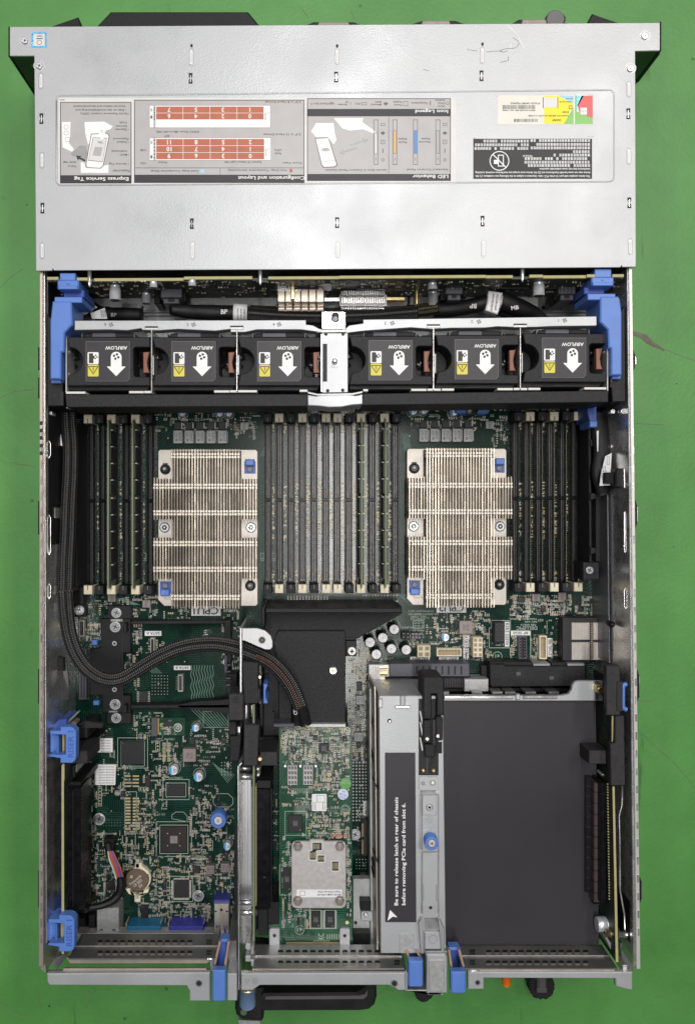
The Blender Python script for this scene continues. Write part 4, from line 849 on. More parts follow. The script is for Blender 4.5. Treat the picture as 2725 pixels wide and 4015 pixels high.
for (bx, ax, ay) in ((1022, 0, 0), (1068, 0, 0), (2040, 0, 0), (2087, 0, 0), (2133, 0, 0), (2180, 0, 0), (2227, 0, 0), (330, 0, 0), (376, 0, 0), (470, 0, 0), (562, 0, 0), (1435, 0, 0), (1481, 0, 0), (1528, 0, 0)): M.frame(bx, 2168, bx+13, 2200, 1.6, z+.02, 'silk'); M.sheet([(bx+3, 2188), (bx+10, 2188), (bx+6.5, 2195)], z+.03, 'silk')
M.build('printed_marks', mb_, mb_)
# small surface parts nobody could count
M = MB(); z = ZP
sp = [(285, 1600, 1020, 1650, 260), (1020, 1585, 1560, 1622, 240), (1580, 1585, 2300, 1612, 260), (560, 1640, 1020, 1690, 150), (1580, 1625, 1990, 1690, 190), (920, 1655, 1010, 1755, 40), (1925, 1640, 1990, 1755, 50),
      (290, 2330, 620, 2420, 260), (450, 2440, 560, 2510, 60), (310, 2440, 400, 2540, 120), (520, 2440, 545, 2720, 70), (486, 2560, 520, 2640, 60), (640, 2380, 750, 2440, 60), (870, 2390, 940, 2640, 170), (540, 2500, 650, 2560, 50), (760, 2470, 840, 2520, 40),
      (520, 2790, 640, 2900, 120), (640, 2820, 700, 2880, 110), (700, 2860, 900, 3010, 150), (760, 2880, 880, 2950, 60), (590, 2900, 700, 3050, 150), (370, 2870, 460, 3000, 30), (450, 2990, 520, 3120, 90), (560, 3000, 660, 3200, 170), (740, 3080, 860, 3200, 150), (530, 3130, 620, 3280, 170), (380, 3080, 480, 3120, 30),
      (360, 3250, 480, 3540, 380), (480, 3220, 620, 3420, 300), (740, 3190, 830, 3450, 330), (830, 3170, 930, 3300, 110), (840, 3330, 930, 3540, 190), (600, 3350, 830, 3460, 300), (580, 3460, 680, 3560, 130), (620, 3540, 830, 3640, 330), (760, 3440, 900, 3560, 80), (540, 3520, 640, 3600, 90), (300, 3400, 390, 3640, 90), (900, 3540, 935, 3640, 50),
      (350, 3000, 380, 3560, 130), (330, 2930, 360, 3000, 20),
      (1362, 2500, 1445, 2990, 620), (1380, 2560, 1440, 2900, 260), (1445, 2560, 1500, 2600, 30), (1700, 2395, 1900, 2540, 330), (1850, 2390, 1920, 2500, 50), (1650, 2420, 1720, 2540, 60), (2010, 2330, 2240, 2410, 480), (1990, 2330, 2080, 2430, 120), (2100, 2420, 2200, 2600, 90), (1800, 2480, 1930, 2590, 90), (2000, 2490, 2030, 2590, 50), (1590, 2480, 1640, 2540, 40), (2250, 2330, 2345, 2420, 70), (2080, 2490, 2112, 2590, 70),
      (1400, 3060, 1450, 3400, 110), (1030, 3100, 1100, 3640, 150)]
for i, (a, b_, c, d, n_) in enumerate(sp): smd(M, a, b_, c, d, int(n_*(1.55 if a < 940 and b_ > 2780 else 1.2)), z, i*13+1, None, .85 if b_ > 2780 else 1.)
# gold-speckled strips between the memory slots
R = random.Random(21)
def strip(x, y0, y1, n_):
    for k in range(n_):
        y = R.uniform(y0, y1); xx = x+R.uniform(-5, 5); w, h = R.uniform(1.6, 4.5), R.uniform(1.2, 3.6); M.r(xx-w, y-h, xx+w, y+h, z+R.uniform(.2, .7), z, R.choices(('gold_pad', 'smd_silver', 'smd_tan', 'smd_grey'), (4, 4, 2, 1))[0])
for xs in ([335, 381, 427, 472, 517, 562], [1070, 1117, 1163, 1208, 1255, 1300, 1345, 1391, 1437, 1483, 1529], [2040, 2087, 2133, 2180, 2227, 2270]):
    for x in xs: strip(x, 1890, 2120, 44); strip(x, 2235, 2300, 14); strip(x, 1660, 1700, 12); 
    for x in xs:
        for y in range(1668, 2296, 7): M.disc(x-8, y, 1.6, z+.05, 'gold_pad' if R.random() < .7 else 'smd_silver', 6)
M.build('surface_components', mb_, mb_, kind='stuff')
# memory slots
def slot_parts(mat):
    s = MB(); L = 129.5/2; k0 = 3.2
    for x in (-2.95, 1.15):
        s.box(x, -L, 0, x+1.8, k0-1.2, 7.4, 'slot_plastic', .25); s.box(x, k0+1.2, 0, x+1.8, L, 7.4, 'slot_plastic', .25)
    s.box(-1.15, -L, 0, 1.15, L, 5.0, 'black_deep'); s.box(-2.95, k0-1.2, 0, 2.95, k0+1.2, 8.2, 'slot_plastic', .2)
    for k in range(-63, 64):
        y = k*1.0
        if abs(y-k0) < 1.6: continue
        for x in (-1.0, .62): s.box(x, y-.28, 5.0, x+.38, y+.28, 6.9, 'contact_metal')
        for x in (-2.72, 2.2): s.box(x, y-.30, 7.3, x+.52, y+.22, 7.62, 'slot_plastic')
    s.box(-2.6, L, 0, 2.6, L+2, 12, 'slot_plastic', .4); s.box(-2.6, -L-2, 0, 2.6, -L, 12, 'slot_plastic', .4)
    return s
def latch_parts(sg, mat):
    s = MB(); y0, y1 = (65.2, 72.2) if sg > 0 else (-72.2, -65.2)
    s.box(-3.4, y0, 0, 3.4, y1, 18, mat, .5); ym = (y0+y1)/2
    s.box(-1.1, ym-.6, 18, 1.1, ym+.6, 18.25, mat); s.box(-.35, ym, 18.2, .35, (y0 if sg > 0 else y1), 18.32, 'line_grey')
    if sg < 0: s.box(-2.9, y0+.4, 18, 2.9, y0+1.2, 18.4, mat); s.box(-2.9, y0+1.9, 18, 2.9, y0+2.5, 18.3, mat)
    return s
ORG['zero'] = (0, 0, 0)
class Z0_: name = 'zero'
banks = [(345.6, 0, 6, 1625, 2331), (1049.6, 1, 12, 1622, 2325), (2032.5, 1, 6, 1613, 2324)]
proto = {}
xsl = [[345.6, 390, 437, 484, 531.5, 580], [1049.6, 1095, 1141, 1186, 1232, 1279, 1324, 1370, 1415.6, 1463, 1508, 1555], [2032.5, 2079, 2126, 2173, 2221, 2267]]
cols = ['wbwbwb', 'bwbwbwwbwbwb', 'bwbwbw']; yy = [(1978, -1), (1973.5, 0), (1968.5, 0)]
SLOTPOS = []
for bi in range(3):
    for i, x in enumerate(xsl[bi]):
        c = cols[bi][i]; X, Y = W(x, yy[bi][0]-(i*.4 if bi == 2 else 0), 28); SLOTPOS.append((bi, i, X, Y, c))
        loc = ((X-ORG[mb_.name][0])/1000, (Y-ORG[mb_.name][1])/1000, (ZP-ORG[mb_.name][2])/1000)
        if c not in proto:
            o = slot_parts(c).build('memory_slot', mb_, Z0_)
            if c == 'w': o['label'] = 'memory slot with cream latches'
            for sg in (1, -1): latch_parts(sg, 'cream' if c == 'w' else 'black_textured').build('latch', o, Z0_)
            proto[c] = o
        else: o = copy_tree(proto[c], mb_)
        o.location = loc
# inductors, chips, capacitors, connectors
def part(name, fn, label=None):
    m = MB(); fn(m); return m.build(name, mb_, mb_, label=label)
for xs, y0, y1 in (([698, 742, 785, 828, 872], 1687, 1739), ([1661, 1704, 1748, 1791, 1835], 1680, 1733)):
    for i, x in enumerate(xs):
        def f(m, x=x, y0=y0, y1=y1):
            m.r(x-18, y0, x+18, y1, 15, ZP, 'inductor_grey', .4); m.r(x+18, y0+6, x+21, y1-4, 12, ZP, 'smd_silver')
            for q, s in enumerate(('M 157', 'J2%d%d' % (i+3, 4+i % 3))): m.text(s, x-6+q*14, (y0+y1)/2, 8, 15.05, 'line_grey', 90, width=34)
        part('inductor', f)
        part('power_chip', lambda m, x=x, y0=y0: (m.r(x-14, y0-32, x+12, y0-3, 11.5, ZP, 'chip_black', .2), m.r(x+14, y0-30, x+18, y0-8, 11, ZP, 'smd_silver')))
for x, y in ((959, 1671), (1920, 1666), (440, 2345), (575, 2368), (2101, 2343), (2203, 2338)):
    part('inductor', lambda m, x=x, y=y: (m.rr(x-16, y-15, x+16, y+15, 14, ZP, 'inductor_tan' if y > 2000 else 'inductor_grey', 3, .3), m.text('3R2', x, y, 11, 14.05, 'line_grey', 90)))
for x, y, s in ((743, 2962, 'R75'), (825, 3412, 'R20'), (883, 3404, 'R20'), (1826, 2460, 'R75'), (1412, 2745, '1R5'), (1406, 2890, '1R5')):
    w = 26 if s == 'R75' else 17
    part('inductor', lambda m, x=x, y=y, s=s, w=w: (m.rr(x-w, y-w, x+w, y+w, 15, ZP, 'inductor_tan' if x < 1400 or x > 1500 else 'inductor_grey', 3, .4), m.text(s, x+8, y, 11, 15.05, 'line_grey', 90), m.text('743', x-6, y, 11, 15.05, 'line_grey', 90)))
for x, y, r_ in ((713, 1617, 15), (859, 1618, 15), (896, 1618, 15), (1620, 1610, 16), (1661, 1607, 16), (1780, 1614, 16), (767, 2856, 14), (680, 3022, 18), (778, 3048, 18), (891, 3320, 14), (1746, 2500, 15)):
    def f(m, x=x, y=y, r_=r_):
        X, Y = W(x, y, 18); R_ = r_/PM(18); m.cylw(X, Y, R_*1.12, 11.2, ZP, 'smd_black', 22); m.cylw(X, Y, R_, 18, 11.2, 'cap_silver', 26, .3)
        m.disc(x, y, r_*.93, 18.03, 'cap_blue', 22, 110, 250); m.ring(x+VX*0-(x-VX)*.012, y-(y-VY)*.012, r_*1.28, r_*1.36, ZP+.12, 'silk', 26)
        m.text('102', x+4, y, r_*.45, 18.06, 'ink_grey', 90); m.text('2.5', x+r_*.6, y, r_*.35, 18.06, 'ink_grey', 90)
    part('capacitor', f)
for x, y in ((1546, 2468), (1501, 2501), (1451, 2519), (1535, 2544), (1593, 2548), (1476, 2566)):
    def f(m, x=x, y=y):
        X, Y = W(x, y, 27); m.cylw(X, Y, 4.5, 27, ZP, 'black_gloss', 28, .5); m.disc(x, y, 17.5, 27.05, 'cap_top', 26)
        for a in (20, 95, 150): m.line(x-15*math.cos(math.radians(a)), y-15*math.sin(math.radians(a)), x+15*math.cos(math.radians(a)), y+15*math.sin(math.radians(a)), 1.2, 27.1, 'inductor_grey')
        m.ring(x-6, y-12, 27, 28.5, ZP+.1, 'silk', 26)
    part('capacitor', f, 'black can capacitor with a bright scored top')
def legs(m, x0, y0, x1, y1, n_, side='x'):
    for k in range(n_):
        if side == 'x':
            y = y0+(k+.5)*(y1-y0)/n_; m.r(x0-9, y-1.6, x0, y+1.6, ZP+.5, ZP, 'smd_silver'); m.r(x1, y-1.6, x1+9, y+1.6, ZP+.5, ZP, 'smd_silver')
        else:
            x = x0+(k+.5)*(x1-x0)/n_; m.r(x-1.6, y0-9, x+1.6, y0, ZP+.5, ZP, 'smd_silver'); m.r(x-1.6, y1, x+1.6, y1+9, ZP+.5, ZP, 'smd_silver')
def LEGS(m, a):
    if a[:2] in ((547, 2710), (416, 3456), (614, 3455), (682, 3452)): legs(m, *a[:4], 8 if a[0] != 682 else 18)
    if a[:2] in ((554, 3549), (475, 3103), (682, 3452)): legs(m, *a[:4], 8 if a[0] != 682 else 16, 'y')
for (x0, y0, x1, y1, h) in ((476, 2908, 565, 2996, 2), (654, 3074, 727, 3121, 1.4), (682, 3452, 742, 3520, 2), (554, 3549, 583, 3603, 2.2), (547, 2710, 580, 2759, 2), (416, 3456, 452, 3492, 2), (742, 2890, 765, 2918, 1.5), (785, 2890, 798, 2908, 1.5), (475, 3103, 492, 3125, 1.4), (570, 3040, 590, 3082, 2), (756, 3396, 785, 3424, 1.5), (818, 3352, 832, 3378, 1.5), (880, 3340, 895, 3372, 2), (868, 2892, 890, 2916, 1.4), (1399, 2675, 1420, 2710, 2), (1400, 2768, 1412, 2786, 2), (1399, 2912, 1414, 2934, 2), (1764, 2448, 1780, 2466, 2), (2120, 2374, 2140, 2398, 2), (2030, 2340, 2058, 2362, 3), (1570, 1610, 1590, 1625, 2), (2250, 1600, 2290, 1625, 3), (640, 3455, 655, 3512, .5)):
    part('chip', lambda m, a=(x0, y0, x1, y1, h): (LEGS(m, a), m.r(*a[:4], ZP+a[4], ZP, 'chip_black', .2), m.disc(a[0]+7, a[1]+7, 2.4, ZP+a[4]+.05, 'line_grey', 8)))
def f(m):
    m.r(633, 3240, 734, 3342, 11.2, ZP, 'chip_black', .2); m.sr(636, 3243, 731, 3339, 11.26, 'cocoa'); m.r(668, 3278, 697, 3307, 12, ZP, 'inductor_tan', .1); m.r(671, 3281, 694, 3304, 12.1, 12, 'smd_grey')
    for a, b_ in ((658, 3268), (706, 3268), (658, 3316), (706, 3316)): m.disc(a, b_, 2.4, 11.3, 'silk', 8)
part('processor_chip', f, 'large square brown-black chip with a small bare die')
def conn(x0, y0, x1, y1, h, mat, nx, ny, hole='black_deep', pin=None):
    def f(m):
        m.r(x0, y0, x1, y1, ZP+h, ZP, mat, .3)
        cw, rh = (x1-x0)/nx, (y1-y0)/ny
        for i in range(nx):
            for j in range(ny):
                a, b_, c, d = x0+i*cw+cw*.16, y0+j*rh+rh*.16, x0+(i+1)*cw-cw*.16, y0+(j+1)*rh-rh*.16
                m.sr(a, b_, c, d, ZP+h+.05, hole)
                if pin: m.sr((a+c)/2-1.3, (b_+d)/2-1.3, (a+c)/2+1.3, (b_+d)/2+1.3, ZP+h+.1, pin)
    return f
def conn2(x0, y0, x1, y1, h, wall, inner, nx, ny, pin):
    def f(m):
        m.frame3(x0, y0, x1, y1, 4, ZP+h, ZP, wall)
        m.sr(x0+3, y0+3, x1-3, y1-3, ZP+h-3, inner)
        for i in range(nx):
            for j in range(ny):
                x = x0+(i+.5)*(x1-x0)/nx; y = y0+(j+.5)*(y1-y0)/ny; m.r(x-1.8, y-1.8, x+1.8, y+1.8, ZP+h-1, ZP+h-3, pin)
    return f
def frame3(m, x0, y0, x1, y1, t_, zt, zb, mat):
    m.r(x0, y0, x1, y0+t_, zt, zb, mat); m.r(x0, y1-t_, x1, y1, zt, zb, mat); m.r(x0, y0+t_, x0+t_, y1-t_, zt, zb, mat); m.r(x1-t_, y0+t_, x1, y1-t_, zt, zb, mat)
MB.frame3 = frame3
part('header_connector', conn(1636, 2531, 1687, 2577, 10, 'cream', 2, 2, 'line_tan', 'black_deep'), 'cream four-hole power connector')
part('header_connector', conn2(1712, 2543, 1809, 2573, 6, 'cream', 'line_tan', 8, 2, 'gold_pad'), 'cream two-row pin header')
part('header_connector', conn(1854, 2500, 1892, 2577, 10, 'cream', 2, 4, 'line_tan', 'black_deep'), 'cream eight-hole power connector')
part('header_connector', conn(1938, 2440, 1978, 2520, 10, 'chip_black', 2, 4, 'black_deep', 'smd_grey'), 'black eight-hole power connector')
part('header_connector', conn2(2032, 2495, 2065, 2584, 6, 'grey_plastic', 'black_deep', 2, 8, 'smd_grey'), 'black two-row pin header')
part('header_connector', conn2(2114, 2493, 2143, 2584, 6, 'cream', 'line_tan', 2, 8, 'gold_pad'), 'cream upright pin header')
part('jumper_block', conn(1574, 2478, 1607, 2506, 7, 'black_plastic', 2, 2, 'black_deep', 'smd_silver')); part('jumper_block', conn(1613, 2480, 1650, 2506, 5, 'black_plastic', 3, 2, 'smd_grey'))
for (x0, y0, x1, y1) in ((312, 2433, 332, 2497), (590, 2502, 607, 2568), (698, 2646, 718, 2713)):
    part('sata_connector', lambda m, a=(x0, y0, x1, y1): (m.r(*a, 15, ZP, 'smd_silver', .3), m.r(a[0]+4, a[1]+4, a[2]-4, a[3]-6, 15.1, 14, 'black_deep'), m.sr(a[0]+8, a[1]+8, a[2]-9, a[3]-10, 15.2, 'grey_plastic'), [m.sr(a[0]-7, a[1]+6+k*7, a[0]-3, a[1]+8+k*7, ZP+.1, 'silk') for k in range(8)]))
part('mezzanine_connector', lambda m: (m.r(310, 2545, 341, 2744, 16, ZP, 'grey_plastic', .4), m.r(318, 2550, 324, 2738, 16.2, 15, 'black_deep'), m.r(329, 2550, 334, 2738, 16.2, 15, 'black_deep'), [m.sr(343, 2550+k*7, 350, 2552+k*7, ZP+.1, 'silk') for k in range(28)]))
def f(m):
    m.r(1414, 3210, 1457, 3358, 17, ZP, 'black_gloss', .5); m.r(1428, 3224, 1440, 3346, 17.2, 16, 'black_deep')
    for k in range(34):
        if 14 < k < 18: continue
        m.sr(1418, 3230+k*3.5, 1426, 3231.6+k*3.5, 17.1, 'copper_strip' if k % 2 else 'gold_pad'); m.sr(1442, 3230+k*3.5, 1450, 3231.4+k*3.5, 17.1, 'smd_grey')
part('card_slot', f)
def f(m):
    m.r(618, 2814, 727, 2883, 13, 12, 'pcb_card'); m.r(594, 2814, 618, 2888, 15, ZP, 'handle_grey', .4)
    for k in range(16): m.sr(618, 2818+k*3.9, 625, 2820+k*3.9, 13.1, 'orange_gold')
    m.r(647, 2828, 674, 2848, 14, 13, 'chip_black'); smd(m, 628, 2818, 690, 2880, 90, 13, 99)
    m.ring(712, 2830, 4, 8, 13.05, 'black_deep', 14); m.ring(712, 2872, 4, 8, 13.05, 'black_deep', 14); m.ring(698, 2853, 12, 17, 13.1, 'smd_silver', 20); screw(m, 698, 2853, 9, 15.5)
part('storage_card', f)
for x, y, r_ in ((457.6, 2403, 15), (453, 2458, 16), (453, 2762, 16), (457, 2816, 15), (312, 2393, 15), (390, 3212, 18), (778, 3513, 17), (1392, 3273, 17), (1900, 2627, 16), (891, 2595, 12)):
    zz = 14 if x > 700 or y > 3000 else 18
    part('screw', lambda m, x=x, y=y, r_=r_, zz=zz: screw(m, x, y, r_, zz, h=2, washer='galv'))
def bk(m):
    m.poly([(423, 2375), (516, 2375), (516, 2426), (408, 2426), (408, 2412), (423, 2408)], 16.5, ZP, 'black_plastic', .4)
    m.poly([(396, 2426), (514, 2426), (514, 2560), (483, 2560), (483, 2726), (514, 2726), (514, 2795), (403, 2795), (403, 2726), (354, 2726), (354, 2545), (396, 2540)], 16.5, ZP, 'black_plastic', .5)
    m.poly([(421, 2795), (516, 2795), (516, 2837), (421, 2837)], 16, ZP, 'black_plastic', .4); m.r(481, 2426, 484, 2795, 16.9, 16, 'black_deep'); m.r(396, 2480, 482, 2482, 16.9, 16, 'black_deep'); m.r(404, 2740, 482, 2742, 16.9, 16, 'black_deep')
    m.r(434, 2427, 483, 2438, 18, 16, 'bright_metal', .3); m.r(427, 2787, 463, 2794, 18, 16, 'bright_metal', .3)
    for x, y in ((450, 2523), (450, 2704)): m.cyl(x, y, 12, 17.4, 16, 'black_plastic', 18); m.cyl(x, y, 9, 18, 16, 'galv', 18); m.cyl(x, y, 5, 18.1, 16, 'black_deep', 14)
    m.r(486, 2444, 497, 2478, 24, 16, 'black_textured', .5); m.r(486, 2766, 497, 2796, 24, 16, 'black_textured', .5)
    m.r(359, 2511, 382, 2531, 15, ZP, 'blue_plastic', .6); m.r(366, 2748, 389, 2766, 15, ZP, 'blue_plastic', .6)
part('card_holder', bk, 'long black plastic holder with four screws')
def rods(m):
    for (y, x1) in ((2441, 905), (2771, 905)): m.poly([(514, y-5), (x1, y-9), (x1, y+5), (514, y+6)], 22, ZP, 'black_textured', .4)
    m.poly([(880, 2432), (905, 2430), (908, 2600), (888, 2640), (882, 2600)], 24, ZP, 'black_plastic', .4); m.r(890, 2640, 930, 2720, 26, ZP, 'black_plastic', .4); m.r(880, 2570, 892, 2640, 28, 12, 'grey_plastic', .4)
    for k in range(4): m.r(886, 2604+k*26, 906, 2612+k*26, 30, 20, 'grey_plastic', .4)
    m.poly([(905, 2800), (905, 2740), (870, 2745), (760, 2752), (700, 2764), (700, 2772)], 22, ZP, 'black_plastic')
part('guide_rail', rods)
part('mount_post', lambda m: (m.r(283, 2370, 340, 2418, 14, ZP, 'black_plastic', .5), m.r(289, 2300, 330, 2372, 20, ZP, 'black_plastic', .5)))
def f(m):
    m.cyl(856, 3219, 31, 22, 11, 'blue_plastic', 32, .6); m.ring(856, 3219, 17, 19, 22.05, 'blue_dark', 24); m.cyl(856, 3219, 16, 22.6, 20, 'label_light', 24, .6); m.cyl(856, 3219, 8, 22.8, 20, 'galv', 6)
    X, Y = W(863, 3196, ZP); m.ring(862, 3202, 29, 31, ZP+.1, 'silk', 30)
part('thumbscrew', f, 'blue round thumbscrew with a steel centre')
part('usb_port', lambda m: (m.r(841, 3545, 898, 3662, 26, ZP, 'nickel_plate', .4), m.r(838, 3528, 902, 3546, 22, ZP, 'blue_vga', .3), [m.r(a, 3571, a+9, 3576, 26.2, 25, 'black_deep') for a in (842, 886)], m.r(864, 3563, 873, 3572, 26.2, 25, 'black_deep'), [m.poly([(a, 3628), (a+3, 3628), (a+8, 3660), (a+2, 3660)], 26.2, 25, 'blue_vga') for a in (848, 878)], [m.poly([(a+10, 3628), (a+13, 3628), (a+6, 3660), (a+3, 3660)], 26.3, 25, 'blue_vga') for a in (850, 880)]))
part('usb_port', lambda m: (m.r(1445, 2605, 1528, 2668, 22, ZP, 'galv', .4), [m.poly([(1490, 2614+k*22), (1520, 2610+k*22), (1520, 2627+k*22), (1490, 2624+k*22)], 22.2, 21, 'brass') for k in range(3)], m.r(1490, 2620, 1520, 2624, 22.4, 21, 'black_deep'), m.r(1490, 2644, 1520, 2648, 22.4, 21, 'black_deep'), m.text('17/22', 1478, 2636, 12, 22.1, 'smd_tan', 90, width=40)), 'bright steel socket with springs at the right of the duct')
part('network_port', lambda m: (m.r(381, 3560, 467, 3660, 26, ZP, 'galv', .4), [m.cyl(a, 3650, 7, 26.2, 20, 'black_deep', 14) for a in (398, 447)], [m.cyl(a, 3652, 4, 26.5, 20, 'bright_metal', 10) for a in (398, 447)]))
def vga(m, x0, x1, mat):
    m.rr(x0+6, 3633, x1-6, 3650, 25, ZP, mat, 6, .8); m.r(x0, 3648, x1, 3657, 24, ZP, mat, .5); m.r(x0+6, 3653, x1-6, 3658, 24.4, 22, 'galv', .2); m.r(x0+20, 3618, x1-24, 3634, 18, ZP, mat if mat == 'blue_vga' else 'pcb', .3)
    for a in (x0+4, x1-8): m.r(a, 3618, a+3, 3640, 20, ZP, 'smd_silver')
part('serial_port', lambda m: vga(m, 491, 637, 'teal_vga')); part('video_port', lambda m: vga(m, 656, 806, 'blue_vga'))
part('audio_block', lambda m: (m.r(348, 3590, 375, 3650, 22, ZP, 'black_plastic', .5), m.r(300, 3600, 335, 3650, 20, ZP, 'black_plastic', .5)))
# power supply connector, storage connectors
def f(m):
    m.r(1528, 2602, 1840, 2653, 28, ZP, 'grey_plastic', .4); m.r(1510, 2654, 1845, 2698, 24, ZP, 'black_plastic', .5); m.r(1512, 2700, 1843, 2710, 20, 8, 'black_deep')
    for k in range(8): m.r(1631+k*24.8, 2612, 1638+k*24.8, 2645, 28.2, 27, 'black_deep')
    for k in range(7): m.r(1530+k*42, 2657, 1560+k*42, 2662, 24.3, 24, 'black_deep')
    for k in range(14): m.r(1745+k*6.5, 2656, 1746.5+k*6.5, 2696, 24.2, 24, 'line_grey')
part('power_connector', f, 'long slate-grey connector with eight vertical slits')
def f(m):
    m.poly([(1919, 2605), (1980, 2605), (1980, 2612), (2294, 2612), (2296, 2690), (1930, 2694), (1921, 2686)], 30, ZP, 'black_textured', .6); m.r(1919, 2594, 2086, 2612, 26, ZP, 'black_plastic', .4); m.r(2160, 2596, 2218, 2612, 26, ZP, 'black_plastic', .4)
    for a in (2090, 2224): m.r(a, 2602, a+66, 2617, 28, ZP, 'inductor_grey', .3)
    m.r(1945, 2697, 2240, 2712, 22, 8, 'black_plastic', .4)
    for a, b_ in ((2026, 2622), (2156, 2638)): m.r(a, b_, a+32, b_+14, 30.2, 28, 'black_deep'); m.r(a, b_+26, a+28, b_+38, 30.2, 28, 'black_deep'); m.r(a+16, b_+12, a+30, b_+27, 30.1, 28, 'black_deep'); m.r(a-2, b_+12, a+14, b_+27, 30.1, 29, 'handle_grey')
    m.r(1925, 2602, 1945, 2616, 26.3, 24, 'pcb'); m.r(1885, 2608, 1920, 2660, 18, ZP, 'black_plastic', .4); m.r(2294, 2610, 2300, 2700, 28, ZP, 'black_plastic')
part('riser_connector', f, 'long black cover block at the lower right of the board')
def f(m):
    m.r(2203, 2420, 2354, 2592, 22, ZP, 'chip_black', .6)
    for x0, x1 in ((2240, 2312), (2324, 2354)):
        for y0, y1 in ((2441, 2509), (2518, 2588)):
            m.r(x0, y0, x1, y1, 23, 20, 'nickel_plate', .3)
            for k in range(5): m.r(x0+6+k*(x1-x0-8)/5, y0+4, x0+6.8+k*(x1-x0-8)/5, y1-4, 23.15, 23, 'label_light')
    for y in range(2444, 2586, 7): m.sr(2315, y, 2322, y+3, 30.1, 'smd_tan')
part('card_edge_socket', f, 'black socket block with four plated squares')
def f(m): m.rr(1788, 1578, 1916, 1621, 24, ZP, 'blue_plastic', 6, .6); m.cyl(1850, 1605, 26, 25, 20, 'black_gloss', 24, .5); m.cyl(1842, 1608, 12, 28, 22, 'bright_metal', 18, 1.5)
part('board_handle', f, 'small blue tab with dark screw under the lower fan beam')
# cable guides standing on the board edges
part('cable_guide', lambda m: (m.poly([(289, 1640), (303, 1640), (303, 2300), (289, 2300)], 40, ZP, 'black_textured', .4), [m.poly([(271, a), (292, a-8), (292, a+28), (271, a+20)], 42, 30, 'black_textured', .4) for a in (1775, 2012, 2290)], m.r(289, 1600, 300, 1650, 30, ZP, 'blue_dark')))
part('cable_guide', lambda m: (m.poly([(2305, 1630), (2316, 1630), (2319, 2204), (2310, 2204)], 40, ZP, 'black_textured', .4), [m.poly([(2314, a), (2333, a+3), (2336, a+22), (2314, a+30)], 42, 30, 'black_textured', .4) for a in (1722, 1932, 2145)], m.poly([(2335, 1600), (2348, 1600), (2350, 2200), (2335, 2200)], 30, ZP, 'black_plastic'), m.poly([(2284, 2205), (2347, 2205), (2349, 2272), (2286, 2275)], 40, ZP, 'black_textured', .5)))
part('screw', lambda m: screw(m, 2311, 2236, 15, 41.5, h=1.5))
def f(m): m.poly([(2300, 1575), (2337, 1575), (2339, 1652), (2311, 1652), (2303, 1620)], 50, 20, 'blue_dark', .5); m.rr(2311, 1650, 2341, 1675, 52, 30, 'blue_plastic', 4, .6)
part('board_handle', f, 'upright blue tab at the right end of the fans')
# ---------------------------------------------------------------- memory modules
def dimm(px, py, z1=38.2):
    return px
dm = local_thing('memory_module', 'x', 'memory module', 'memory modules standing in the slots')
M = MB(); M.box(-.6, -66.7, -21, .6, 66.7, 9, 'board_edge_green'); M.build('circuit_board', dm, dm)
for sgn in (1, -1):
    M = MB()
    for k in range(9):
        y = -60+k*13.3+(4 if k > 4 else 0)*.3; a, b_ = (.65, 1.9) if sgn > 0 else (-1.9, -.65); M.box(a, y, -12, b_, y+11, 7, 'chip_black', .1)
        a, b_ = (.65, 2.3) if sgn > 0 else (-2.3, -.65); M.box(a, y+11.4, -2, b_, y+12.2, 3, 'smd_silver')
    M.build('memory_chips', dm, dm)
DL = {(0, 2): 'memory module standing in the left bank, nearest the braided cable', (0, 4): 'memory module in the left bank, the one nearer the left heat sink', (1, 8): 'memory module in the centre bank, the one further from the right heat sink', (1, 10): 'memory module in the centre bank, second slot from the right heat sink'}
first = True
for bi, i, X, Y, c in SLOTPOS:
    if (bi, i) in DL:
        o = dm if first else copy_tree(dm); first = False
        o.location = (X/1000, Y/1000, .0285); o['label'] = DL[(bi, i)]
# ---------------------------------------------------------------- heat sinks
hs = local_thing('heat_sink', 'x', 'heat sink', 'two finned processor heat sinks')
BX, BY = 40.4, 63.6
M = MB(); M.prism([(-BX+5, -BY), (BX-1.5, -BY), (BX, -BY+1.5), (BX, BY-1.5), (BX-1.5, BY), (-BX+1.5, BY), (-BX, BY-1.5), (-BX, -BY+5)], 20, 11, 'nickel_plate', .4, True)
for tri in ([(-34.8, -57.8), (-34.8, -50), (-27.5, -57.8)],):
    for a, b_ in zip(tri, tri[1:]+tri[:1]):
        dx, dy = b_[0]-a[0], b_[1]-a[1]; l = math.hypot(dx, dy); nx, ny = -dy/l*.18, dx/l*.18; M.prism([(a[0]+nx, a[1]+ny), (b_[0]+nx, b_[1]+ny), (b_[0]-nx, b_[1]-ny), (a[0]-nx, a[1]-ny)], 20.06, 19.9, 'smd_grey')
M.build('base_plate', hs, hs)
M = MB(); R = random.Random(11); ZT_ = 36.
def flange(x, y0, y1):                       # folded top edge of a fin; uneven, right-hand ones tilted to catch the ceiling lamp
    n_ = max(1, int((y1-y0)/7)); s_ = .42*math.tan(math.radians(1.6*math.sin(x*.23)+(3.2 if 15 < x < 30 else 0)+R.uniform(-1.1, 1.1)))
    for k in range(n_):
        a, c = y0+(y1-y0)*k/n_, y0+(y1-y0)*(k+1)/n_; q = len(M.v); d = s_+R.uniform(-.008, .008)
        M.v += [(x-.42, a, ZT_-d), (x+.42, a, ZT_+d), (x+.42, c, ZT_+d), (x-.42, c, ZT_-d), (x-.42, a, ZT_-.7), (x+.42, a, ZT_-.7), (x+.42, c, ZT_-.7), (x-.42, c, ZT_-.7)]
        M.face((q, q+1, q+2, q+3), 'nickel'); M.face((q+3, q+7, q+4, q), 'nickel'); M.face((q+1, q+5, q+6, q+2), 'nickel')
